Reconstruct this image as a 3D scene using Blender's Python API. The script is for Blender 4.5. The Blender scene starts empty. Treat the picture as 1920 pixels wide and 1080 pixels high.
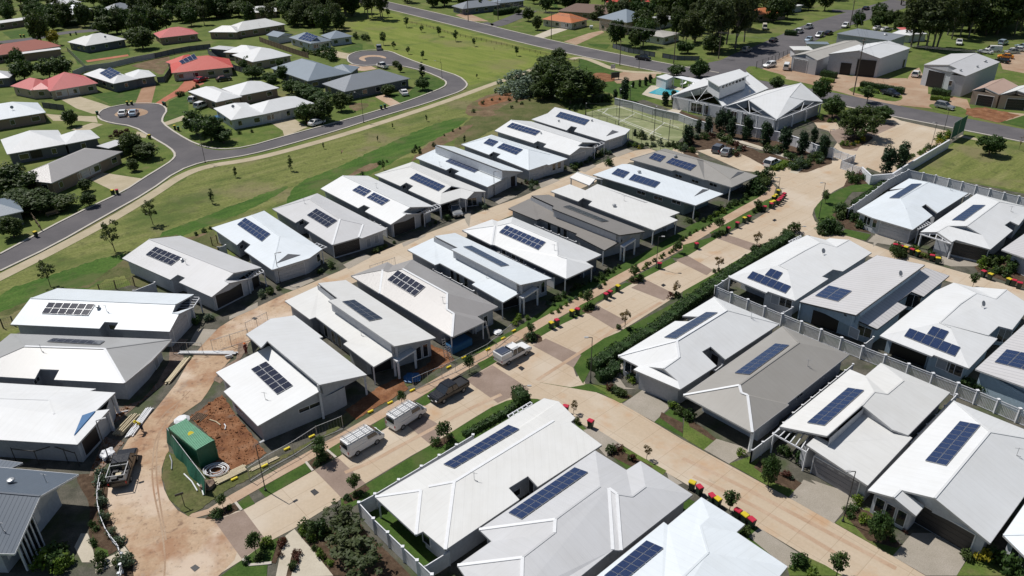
import bpy, bmesh, math, random
import numpy as np
from mathutils import Vector, Matrix
from mathutils.geometry import tessellate_polygon
from mathutils.bvhtree import BVHTree
R = math.radians
random.seed(7)
scene = bpy.context.scene
COL = scene.collection

# ------------------------------------------------------------------ camera
CAM_H = 56.0
FPX, PITCH, ROLL = 1453.9, 0.49911, -0.0156
cp, sp, cr, sr = math.cos(PITCH), math.sin(PITCH), math.cos(ROLL), math.sin(ROLL)
FWD = Vector((0, cp, -sp)); _r0 = Vector((1, 0, 0)); _u0 = Vector((0, sp, cp))
RT = _r0 * cr + _u0 * sr
UPV = -_r0 * sr + _u0 * cr
cam_data = bpy.data.cameras.new("camera")
cam = bpy.data.objects.new("camera", cam_data); COL.objects.link(cam)
cam.matrix_world = Matrix(((RT.x, UPV.x, -FWD.x, 0), (RT.y, UPV.y, -FWD.y, 0), (RT.z, UPV.z, -FWD.z, CAM_H), (0, 0, 0, 1)))
cam_data.sensor_width = 36.0
cam_data.lens = 36.0 * FPX / 1920.0
cam_data.clip_start = 0.5
cam_data.clip_end = 6000
scene.camera = cam

# ------------------------------------------------------------------ light
SUN_EL, SUN_AZ = R(59), R(305)          # azimuth clockwise from +Y
world = bpy.data.worlds.new("World"); scene.world = world
world.use_nodes = True
wn = world.node_tree
bg = wn.nodes["Background"]
sky = wn.nodes.new("ShaderNodeTexSky"); sky.sky_type = 'NISHITA'; sky.sun_disc = False
sky.sun_elevation = SUN_EL; sky.sun_rotation = SUN_AZ; sky.altitude = 600
wn.links.new(sky.outputs[0], bg.inputs[0]); bg.inputs[1].default_value = 0.06
sd = bpy.data.lights.new("sun", 'SUN'); sd.energy = 4.6; sd.angle = R(0.53); sd.color = (1.0, 0.965, 0.92)
sun = bpy.data.objects.new("sun", sd); COL.objects.link(sun)
sdir = Vector((math.sin(SUN_AZ) * math.cos(SUN_EL), math.cos(SUN_AZ) * math.cos(SUN_EL), math.sin(SUN_EL)))
sun.rotation_euler = sdir.to_track_quat('Z', 'Y').to_euler()
sun.location = sdir * 200
scene.view_settings.view_transform = 'Standard'
scene.view_settings.look = 'None'
scene.view_settings.exposure = -0.12
scene.view_settings.gamma = 1.0
scene.cycles.max_bounces = 5
scene.cycles.diffuse_bounces = 3
scene.cycles.glossy_bounces = 2
scene.cycles.transparent_max_bounces = 6
scene.cycles.transmission_bounces = 2

# ------------------------------------------------------------------ helpers
CR = {'f0': (0, 0, 1)}
for i in range(9):
    CR['z%d' % (i + 1)] = ((i % 3) * 640, (i // 3) * 360, 3)
for k, v in dict(A=(220, 330), B=(220, 420), C=(480, 300), D=(680, 250), E=(900, 180), F=(1020, 270), G=(1160, 250), H=(850, 350),
                 I=(750, 420), J=(640, 480), K=(520, 520), L=(1600, 320), M=(1340, 430), N=(1480, 470), Q=(1140, 550), T=(1600, 740), V=(690, 740)).items():
    CR[k] = (v[0], v[1], 6)
for k, v in dict(O=(1620, 540, 6.39), R=(1260, 600, 5.647), S=(1440, 670, 5.333), U=(1560, 870, 5.333), W=(920, 740, 5.05), X=(830, 866, 5.05),
                 Y=(1120, 866, 5.05), a=(0, 0, 4.8), b=(340, 0, 4.8), c=(680, 0, 4.8), d=(1020, 0, 4.8), e=(1360, 0, 6.39), f=(1620, 0, 6.39),
                 g=(0, 480, 4.8), h=(400, 560, 4.8), i=(180, 740, 4.8), j=(0, 700, 6.39), k=(0, 855, 4.8), l=(400, 855, 4.8)).items():
    CR[k] = v

def px(s):
    """'@crop x,y x,y ...' -> photo pixel pairs"""
    out = []; c = CR['f0']
    for t in s.split():
        if t[0] == '@': c = CR[t[1:]]; continue
        x, y = t.split(',')[:2]
        out.append((c[0] + float(x) / c[2], c[1] + float(y) / c[2]))
    return out

def ray(x, y):
    return (RT * ((x - 960) / FPX) - UPV * ((y - 540) / FPX) + FWD)

def P(x, y, h=0.0):
    d = ray(x, y)
    if d.z > -1e-3: d.z = -1e-3
    t = (h - CAM_H) / d.z
    return Vector((d.x * t, d.y * t, h))

def vheight(x0, y0, y1):
    """height in metres of something standing on the ground at (x0,y0) whose top is at row y1"""
    b = P(x0, y0); lo, hi = 0.0, 45.0
    for _ in range(40):
        m = (lo + hi) / 2; q = b + Vector((0, 0, m - CAM_H))
        yy = 540 - FPX * (q @ UPV) / (q @ FWD)
        if yy > y1: lo = m
        else: hi = m
    return lo

def tag(o, label=None, cat=None, group=None, kind=None):
    if label: o['label'] = label
    if cat: o['category'] = cat
    if group: o['group'] = group
    if kind: o['kind'] = kind
    return o

def empty(name, loc=(0, 0, 0), rz=0.0, label=None, cat=None, group=None):
    o = bpy.data.objects.new(name, None); COL.objects.link(o)
    o.location = loc; o.rotation_euler = (0, 0, rz); o.empty_display_size = 0.3
    return tag(o, label, cat, group)

class MB:
    def __init__(s): s.v = []; s.f = []; s.uv = {}; s.mi = []; s.cur = 0
    def add(s, vs, fs):
        n = len(s.v); s.v += [tuple(v) for v in vs]
        for f in fs: s.f.append(tuple(i + n for i in f)); s.mi.append(s.cur)
        return s
    def quad(s, *p): return s.add(p, [tuple(range(len(p)))])
    def box(s, c, size, rz=0.0, axis=None):
        x, y, z = size[0] / 2, size[1] / 2, size[2] / 2
        m = axis if axis is not None else Matrix.Rotation(rz, 3, 'Z')
        vs = [Vector(c) + m @ Vector((i * x, j * y, k * z)) for k in (-1, 1) for j in (-1, 1) for i in (-1, 1)]
        return s.add(vs, [(0, 2, 3, 1), (4, 5, 7, 6), (0, 1, 5, 4), (1, 3, 7, 5), (3, 2, 6, 7), (2, 0, 4, 6)])
    def bar(s, a, b, w, h=None):
        a = Vector(a); b = Vector(b); d = b - a; L = d.length
        if L < 1e-5: return s
        d.normalize(); up = Vector((0, 0, 1)) if abs(d.z) < 0.95 else Vector((1, 0, 0))
        sx = d.cross(up).normalized(); sz = sx.cross(d)
        m = Matrix((sx, d, sz)).transposed()
        return s.box((a + b) / 2, (w, L, h or w), axis=m)
    def tube(s, pts, r, n=8, cap=True):
        rs = r if isinstance(r, (list, tuple)) else [r] * len(pts)
        pts = [Vector(p) for p in pts]; base = len(s.v)
        for i, p in enumerate(pts):
            d = (pts[min(i + 1, len(pts) - 1)] - pts[max(i - 1, 0)]).normalized()
            up = Vector((0, 0, 1)) if abs(d.z) < 0.9 else Vector((1, 0, 0))
            a = d.cross(up).normalized(); b = a.cross(d)
            for k in range(n):
                t = 2 * math.pi * k / n
                s.v.append(tuple(p + (a * math.cos(t) + b * math.sin(t)) * rs[i]))
        for i in range(len(pts) - 1):
            for k in range(n):
                s.f.append((base + i * n + k, base + i * n + (k + 1) % n, base + (i + 1) * n + (k + 1) % n, base + (i + 1) * n + k)); s.mi.append(s.cur)
        if cap:
            s.f.append(tuple(base + k for k in range(n - 1, -1, -1))); s.mi.append(s.cur)
            s.f.append(tuple(base + (len(pts) - 1) * n + k for k in range(n))); s.mi.append(s.cur)
        return s
    def build(s, name, mat, parent=None, smooth=False, bevel=0):
        me = bpy.data.meshes.new(name); me.from_pydata(s.v, [], s.f); me.update()
        for m in (mat if isinstance(mat, (list, tuple)) else [mat]): me.materials.append(m)
        if isinstance(mat, (list, tuple)):
            for p, i in zip(me.polygons, s.mi): p.material_index = i
        if s.uv:
            ul = me.uv_layers.new(name='UVMap')
            for p in me.polygons:
                u = s.uv.get(p.index)
                if u:
                    for li, q in zip(p.loop_indices, u): ul.data[li].uv = q
        if smooth:
            for p in me.polygons: p.use_smooth = True
        o = bpy.data.objects.new(name, me); COL.objects.link(o)
        if bevel:
            bm = bmesh.new(); bm.from_mesh(me)
            bmesh.ops.bevel(bm, geom=[e for e in bm.edges if len(e.link_faces) == 2 and e.calc_face_angle(0) > 0.5], offset=bevel, segments=2, affect='EDGES')
            bm.to_mesh(me); bm.free()
        if parent is not None:
            o.parent = parent
        return o

def local(root):
    """matrix taking world points into root's space (root not yet evaluated)"""
    return (Matrix.Translation(root.location) @ Matrix.Rotation(root.rotation_euler.z, 4, 'Z')).inverted()

# ------------------------------------------------------------------ materials
MATS = {}
def nmat(name):
    m = bpy.data.materials.new(name); m.use_nodes = True; MATS[name] = m
    return m, m.node_tree, m.node_tree.nodes['Principled BSDF']
def N(nt, typ, **kw):
    n = nt.nodes.new(typ)
    for k, v in kw.items():
        if k.startswith('i_'): n.inputs[int(k[2:])].default_value = v
        else: setattr(n, k, v)
    return n
def pos_node(nt, scale=(1, 1, 1), rot=0.0):
    g = N(nt, 'ShaderNodeNewGeometry'); src = g.outputs['Position']
    if rot:
        r = N(nt, 'ShaderNodeMapping'); r.inputs['Rotation'].default_value = (0, 0, rot); nt.links.new(src, r.inputs[0]); src = r.outputs[0]
    m = N(nt, 'ShaderNodeMapping'); m.inputs['Scale'].default_value = scale
    nt.links.new(src, m.inputs[0]); return m.outputs[0]
def noise(nt, vec, scale, detail=4, rough=0.6):
    n = N(nt, 'ShaderNodeTexNoise'); n.inputs['Scale'].default_value = scale; n.inputs['Detail'].default_value = detail
    n.inputs['Roughness'].default_value = rough; nt.links.new(vec, n.inputs['Vector']); return n.outputs[0]
def ramp(nt, fac, stops):
    r = N(nt, 'ShaderNodeValToRGB'); el = r.color_ramp.elements
    while len(el) < len(stops): el.new(0.5)
    for e, (p, c) in zip(el, stops):
        e.position = p; e.color = (c[0], c[1], c[2], 1) if not isinstance(c, (int, float)) else (c, c, c, 1)
    nt.links.new(fac, r.inputs[0]); return r.outputs[0]
def mix(nt, fac, a, b, mode='MIX'):
    m = N(nt, 'ShaderNodeMixRGB', blend_type=mode)
    for i, v in ((0, fac), (1, a), (2, b)):
        if isinstance(v, (int, float)): m.inputs[i].default_value = v
        elif isinstance(v, tuple): m.inputs[i].default_value = (v[0], v[1], v[2], 1)
        else: nt.links.new(v, m.inputs[i])
    return m.outputs[0]
def bump(nt, b, h, strength=0.3, dist=0.05):
    n = N(nt, 'ShaderNodeBump'); n.inputs['Strength'].default_value = strength; n.inputs['Distance'].default_value = dist
    nt.links.new(h, n.inputs['Height']); nt.links.new(n.outputs[0], b.inputs['Normal'])
def plain(name, col, rough=0.6, metal=0.0, var=0.12, vs=3.0, spec=0.5, obj_rand=0.0):
    """paint / plastic / metal with a little procedural wear"""
    m, nt, b = nmat(name)
    v = noise(nt, pos_node(nt), vs, 3)
    c = mix(nt, ramp(nt, v, [(0.3, 0.0), (0.7, 1.0)]), tuple(x * (1 - var) for x in col), tuple(min(1, x * (1 + var * 0.6)) for x in col))
    if obj_rand:
        oi = N(nt, 'ShaderNodeObjectInfo')
        c = mix(nt, oi.outputs['Random'], c, mix(nt, 1.0, c, (1 - obj_rand,) * 3, 'MULTIPLY'))
    nt.links.new(c, b.inputs['Base Color'])
    b.inputs['Roughness'].default_value = rough; b.inputs['Metallic'].default_value = metal
    b.inputs['Specular IOR Level'].default_value = spec
    return m

def roof_mat(name, col, rough=0.44, spec=0.38, pan=0.0, rib=0.2, metal=0.0):
    m, nt, b = nmat(name)
    uv = N(nt, 'ShaderNodeUVMap'); uv.uv_map = 'UVMap'
    sep = N(nt, 'ShaderNodeSeparateXYZ'); nt.links.new(uv.outputs[0], sep.inputs[0])
    sc = N(nt, 'ShaderNodeMath', operation='MULTIPLY'); sc.inputs[1].default_value = 1.0 / (pan or rib)
    nt.links.new(sep.outputs[0], sc.inputs[0])
    fr = N(nt, 'ShaderNodeMath', operation='FRACT'); nt.links.new(sc.outputs[0], fr.inputs[0])
    pr = ramp(nt, fr.outputs[0], [(0.0, 1.0), (0.10, 1.0), (0.16, 0.0), (0.9, 0.0)])
    big = noise(nt, pos_node(nt, (1, 1, 1)), 0.35, 5, 0.65)
    mm = N(nt, 'ShaderNodeMapping'); mm.inputs['Scale'].default_value = (2.6, 0.22, 1)
    nt.links.new(uv.outputs[0], mm.inputs[0])
    streak = noise(nt, mm.outputs[0], 1.0, 4, 0.6)
    c = mix(nt, ramp(nt, streak, [(0.35, 0.0), (0.7, 1.0)]), tuple(x * 0.975 for x in col), tuple(min(1, x * 1.015) for x in col))
    c = mix(nt, ramp(nt, big, [(0.35, 0.0), (0.62, 1.0)]), mix(nt, 1.0, c, (0.955, 0.95, 0.94), 'MULTIPLY'), c)
    if not pan:
        lp = N(nt, 'ShaderNodeMath', operation='MULTIPLY'); lp.inputs[1].default_value = 1 / 0.76; nt.links.new(sep.outputs[0], lp.inputs[0])
        lf = N(nt, 'ShaderNodeMath', operation='FRACT'); nt.links.new(lp.outputs[0], lf.inputs[0])
        c = mix(nt, ramp(nt, lf.outputs[0], [(0.0, 1.0), (0.06, 1.0), (0.1, 0.0), (1.0, 0.0)]), c, mix(nt, 1.0, c, (0.955, 0.955, 0.955), 'MULTIPLY'))
    if pan:
        c = mix(nt, pr, c, mix(nt, 1.0, c, (0.72, 0.72, 0.74), 'MULTIPLY'))
    nt.links.new(c, b.inputs['Base Color'])
    b.inputs['Roughness'].default_value = rough; b.inputs['Specular IOR Level'].default_value = spec
    b.inputs['Metallic'].default_value = metal
    bump(nt, b, pr, 0.5 if pan else 0.22, 0.03)
    return m

ROOF = {
 'white': roof_mat('roof_white', (0.71, 0.72, 0.72)), 'cool': roof_mat('roof_cool_white', (0.70, 0.75, 0.785)),
 'cream': roof_mat('roof_cream', (0.69, 0.69, 0.67)), 'light': roof_mat('roof_light_grey', (0.57, 0.57, 0.575)),
 'lgrey': roof_mat('roof_pale_grey', (0.55, 0.555, 0.565)), 'grey': roof_mat('roof_shale_grey', (0.36, 0.36, 0.355), 0.38, 0.6),
 'taupe': roof_mat('roof_taupe', (0.33, 0.315, 0.29), 0.42), 'dark': roof_mat('roof_dark_taupe', (0.235, 0.22, 0.205), 0.5),
 'lgpan': roof_mat('roof_pan_grey', (0.56, 0.55, 0.55), 0.42, pan=0.75), 'slate': roof_mat('roof_slate_blue', (0.10, 0.125, 0.16), 0.45, pan=0.42),
 'red': roof_mat('roof_red', (0.56, 0.085, 0.06), 0.5), 'pink': roof_mat('roof_faded_red', (0.55, 0.14, 0.13), 0.5), 'brick': roof_mat('roof_brick_red', (0.33, 0.10, 0.07), 0.7),
 'orange': roof_mat('roof_terracotta', (0.47, 0.16, 0.06), 0.7), 'blueg': roof_mat('roof_blue_grey', (0.22, 0.265, 0.31), 0.45),
 'slategrey': roof_mat('roof_slate_grey', (0.24, 0.26, 0.285), 0.42), 'brown': roof_mat('roof_brown_tile', (0.16, 0.10, 0.075), 0.7),
 'rust': roof_mat('roof_rusty_iron', (0.42, 0.30, 0.24), 0.6), 'iron': roof_mat('roof_old_iron', (0.44, 0.42, 0.38), 0.5), 'warmgrey': roof_mat('roof_warm_grey', (0.34, 0.325, 0.315), 0.38, 0.85),
}
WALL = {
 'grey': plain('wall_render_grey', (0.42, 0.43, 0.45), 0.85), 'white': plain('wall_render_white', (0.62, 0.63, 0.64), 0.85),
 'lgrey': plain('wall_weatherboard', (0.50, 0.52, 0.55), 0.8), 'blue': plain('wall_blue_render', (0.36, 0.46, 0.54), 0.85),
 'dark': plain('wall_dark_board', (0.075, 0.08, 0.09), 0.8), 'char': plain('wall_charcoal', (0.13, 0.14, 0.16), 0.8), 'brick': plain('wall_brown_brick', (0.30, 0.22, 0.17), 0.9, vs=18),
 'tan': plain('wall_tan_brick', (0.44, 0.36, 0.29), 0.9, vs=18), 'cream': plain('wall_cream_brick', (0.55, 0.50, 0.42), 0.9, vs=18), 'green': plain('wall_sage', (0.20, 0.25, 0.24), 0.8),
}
M = {
 'trim': plain('paint_white_trim', (0.74, 0.75, 0.76), 0.5, var=0.05), 'gutter': plain('paint_gutter', (0.42, 0.42, 0.42), 0.5), 'dkmetal': plain('paint_charcoal_metal', (0.04, 0.042, 0.045), 0.45),
 'glass': plain('window_glass', (0.025, 0.03, 0.036), 0.06, var=0.3, spec=1.0), 'curtain': plain('window_blind', (0.35, 0.37, 0.40), 0.5),
 'garage': plain('garage_door_pale', (0.52, 0.53, 0.55), 0.6), 'garaged': plain('garage_door_dark', (0.03, 0.03, 0.032), 0.5), 'garageg': plain('garage_door_grey', (0.22, 0.22, 0.24), 0.55),
 'post': plain('paint_post_white', (0.72, 0.73, 0.75), 0.55), 'pale': plain('timber_pale', (0.55, 0.47, 0.32), 0.8), 'steel': plain('galvanised_steel', (0.45, 0.46, 0.47), 0.4, 0.6),
 'tyre': plain('tyre_rubber', (0.02, 0.02, 0.02), 0.8), 'rim': plain('alloy_rim', (0.45, 0.46, 0.47), 0.35, 0.7), 'lamp': plain('lamp_lens', (0.75, 0.76, 0.78), 0.2), 'tail': plain('tail_light_red', (0.5, 0.02, 0.02), 0.3),
 'concrete': plain('concrete_pale', (0.50, 0.46, 0.40), 0.9, vs=1.5), 'wood': plain('timber_weathered', (0.17, 0.12, 0.08), 0.85), 'pole': plain('timber_pole', (0.13, 0.10, 0.08), 0.85), 'bluet': plain('tarp_blue', (0.03, 0.14, 0.32), 0.45),
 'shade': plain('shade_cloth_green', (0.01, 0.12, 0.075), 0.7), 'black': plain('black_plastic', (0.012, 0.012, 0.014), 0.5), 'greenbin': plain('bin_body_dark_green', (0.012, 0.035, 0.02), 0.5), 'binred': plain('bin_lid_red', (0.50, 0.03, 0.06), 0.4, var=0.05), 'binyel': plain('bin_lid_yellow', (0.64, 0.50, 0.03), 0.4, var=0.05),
 'contgreen': plain('container_green_paint', (0.02, 0.14, 0.075), 0.5, vs=1.0), 'yellow': plain('hi_vis_yellow', (0.75, 0.6, 0.02), 0.6), 'orange': plain('safety_orange', (0.7, 0.16, 0.03), 0.6), 'skin': plain('skin', (0.42, 0.24, 0.16), 0.6), 'navy': plain('cloth_navy', (0.02, 0.03, 0.06), 0.8), 'darkred': plain('cloth_dark_red', (0.16, 0.03, 0.025), 0.8),
 'water': plain('pool_water', (0.05, 0.40, 0.48), 0.08, var=0.2, vs=2.0, spec=1.0), 'stone': plain('stone_edging', (0.42, 0.41, 0.39), 0.9, vs=9), 'plastic': plain('white_plastic', (0.72, 0.73, 0.74), 0.45, var=0.06), 'bluep': plain('pool_blue_plastic', (0.03, 0.13, 0.27), 0.4),
}
# solar panel: dark blue cells with fine grid
def solar_mat(name, c1, c2):
    m, nt, b = nmat(name)
    uv = N(nt, 'ShaderNodeUVMap'); uv.uv_map = 'UVMap'
    br = N(nt, 'ShaderNodeTexBrick'); br.offset = 0.0; br.inputs['Scale'].default_value = 1.0
    br.inputs['Color1'].default_value = (*c1, 1); br.inputs['Color2'].default_value = (*c2, 1); br.inputs['Mortar'].default_value = (c1[0] + 0.05, c1[1] + 0.06, c1[2] + 0.08, 1)
    br.inputs['Mortar Size'].default_value = 0.006; br.inputs['Brick Width'].default_value = 0.166; br.inputs['Row Height'].default_value = 0.166
    nt.links.new(uv.outputs[0], br.inputs['Vector']); nt.links.new(br.outputs[0], b.inputs['Base Color'])
    b.inputs['Roughness'].default_value = 0.12; b.inputs['Specular IOR Level'].default_value = 0.6
    return m
M['solar'] = solar_mat('solar_cells_blue', (0.018, 0.032, 0.085), (0.024, 0.042, 0.105))
M['solark'] = solar_mat('solar_cells_black', (0.014, 0.016, 0.03), (0.02, 0.022, 0.04))

def leaf_mat(name, c1, c2, trans=0.25):
    m, nt, b = nmat(name)
    v = noise(nt, pos_node(nt), 1.3, 3, 0.7); oi = N(nt, 'ShaderNodeObjectInfo')
    c = mix(nt, ramp(nt, v, [(0.3, 0.0), (0.7, 1.0)]), c1, c2)
    c = mix(nt, oi.outputs['Random'], mix(nt, 1.0, c, (0.8, 0.86, 0.8), 'MULTIPLY'), mix(nt, 1.0, c, (1.15, 1.08, 1.0), 'MULTIPLY'))
    nt.links.new(c, b.inputs['Base Color']); b.inputs['Roughness'].default_value = 0.55; b.inputs['Specular IOR Level'].default_value = 0.25
    tr = N(nt, 'ShaderNodeBsdfTranslucent'); nt.links.new(mix(nt, 1.0, c, (1.3, 1.4, 0.7), 'MULTIPLY'), tr.inputs[0])
    ms = N(nt, 'ShaderNodeMixShader'); ms.inputs[0].default_value = trans
    nt.links.new(b.outputs[0], ms.inputs[1]); nt.links.new(tr.outputs[0], ms.inputs[2])
    nt.links.new(ms.outputs[0], nt.nodes['Material Output'].inputs[0]); return m
LEAF = {
 'street': leaf_mat('leaf_street_tree', (0.035, 0.075, 0.02), (0.085, 0.125, 0.035)), 'bronze': leaf_mat('leaf_bronze', (0.11, 0.075, 0.03), (0.17, 0.12, 0.045)),
 'dark': leaf_mat('leaf_dark', (0.036, 0.066, 0.02), (0.088, 0.12, 0.036), 0.28), 'gum': leaf_mat('leaf_gum', (0.045, 0.066, 0.026), (0.092, 0.112, 0.045), 0.28), 'mid': leaf_mat('leaf_mid', (0.03, 0.068, 0.018), (0.07, 0.115, 0.03)),
 'bright': leaf_mat('leaf_bright', (0.07, 0.14, 0.02), (0.16, 0.22, 0.03)), 'yellow': leaf_mat('leaf_yellow', (0.22, 0.22, 0.02), (0.36, 0.30, 0.03)), 'pine': leaf_mat('leaf_pine', (0.014, 0.036, 0.016), (0.034, 0.066, 0.025), 0.12),
 'silver': leaf_mat('leaf_silver', (0.13, 0.18, 0.14), (0.22, 0.28, 0.23)), 'red': leaf_mat('leaf_red', (0.07, 0.028, 0.02), (0.11, 0.04, 0.028)), 'blueg': leaf_mat('leaf_grey_green', (0.06, 0.10, 0.065), (0.11, 0.15, 0.10)), 'hedge': leaf_mat('leaf_hedge', (0.018, 0.045, 0.012), (0.045, 0.085, 0.022), 0.15),
}
M['bark'] = plain('bark_brown', (0.12, 0.09, 0.065), 0.9); M['barkp'] = plain('bark_pale', (0.17, 0.15, 0.125), 0.9)

def ground_mat(name, base, dark, light, sc=0.6, fine=6.0, stretch=None, rot=0.0, patches=None, rough=0.95, bmp=0.4, fineamt=0.35, joint=None):
    """large colour drift + fine grain; patches = (colour, scale, threshold)"""
    m, nt, b = nmat(name)
    v = pos_node(nt, stretch or (1, 1, 1), rot)
    n1 = noise(nt, v, sc, 6, 0.65)
    c = ramp(nt, n1, [(0.3, dark), (0.5, base), (0.7, light)])
    p2 = pos_node(nt); n2 = noise(nt, p2, fine, 4, 0.75)
    c = mix(nt, fineamt, c, mix(nt, 1.0, c, ramp(nt, n2, [(0.3, 0.45), (0.7, 1.6)]), 'MULTIPLY'))
    for (pc, ps, th, seedoff) in (patches or []):
        mp = N(nt, 'ShaderNodeMapping'); mp.inputs['Location'].default_value = (seedoff, seedoff * 2, 0); nt.links.new(p2, mp.inputs[0])
        nn = noise(nt, mp.outputs[0], ps, 5, 0.6)
        c = mix(nt, ramp(nt, nn, [(th, 0.0), (th + 0.12, 1.0)]), c, mix(nt, 0.35, pc, c))
    if joint is not None:      # sawn joints across the slab
        br = N(nt, 'ShaderNodeTexBrick'); br.offset = 0.0; br.inputs['Scale'].default_value = 1.0; br.inputs['Mortar Size'].default_value = 0.03; br.inputs['Brick Width'].default_value = 4.5; br.inputs['Row Height'].default_value = 3.1
        br.inputs['Color1'].default_value = (1, 1, 1, 1); br.inputs['Color2'].default_value = (.97, .96, .95, 1); br.inputs['Mortar'].default_value = (.78, .75, .72, 1)
        nt.links.new(pos_node(nt, (1, 1, 1), R(joint)), br.inputs['Vector']); c = mix(nt, 1.0, c, br.outputs[0], 'MULTIPLY')
    nt.links.new(c, b.inputs['Base Color']); b.inputs['Roughness'].default_value = rough; b.inputs['Specular IOR Level'].default_value = 0.2
    if bmp: bump(nt, b, n2, bmp, 0.06)
    return m
ROT_B = R(-42)
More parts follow.
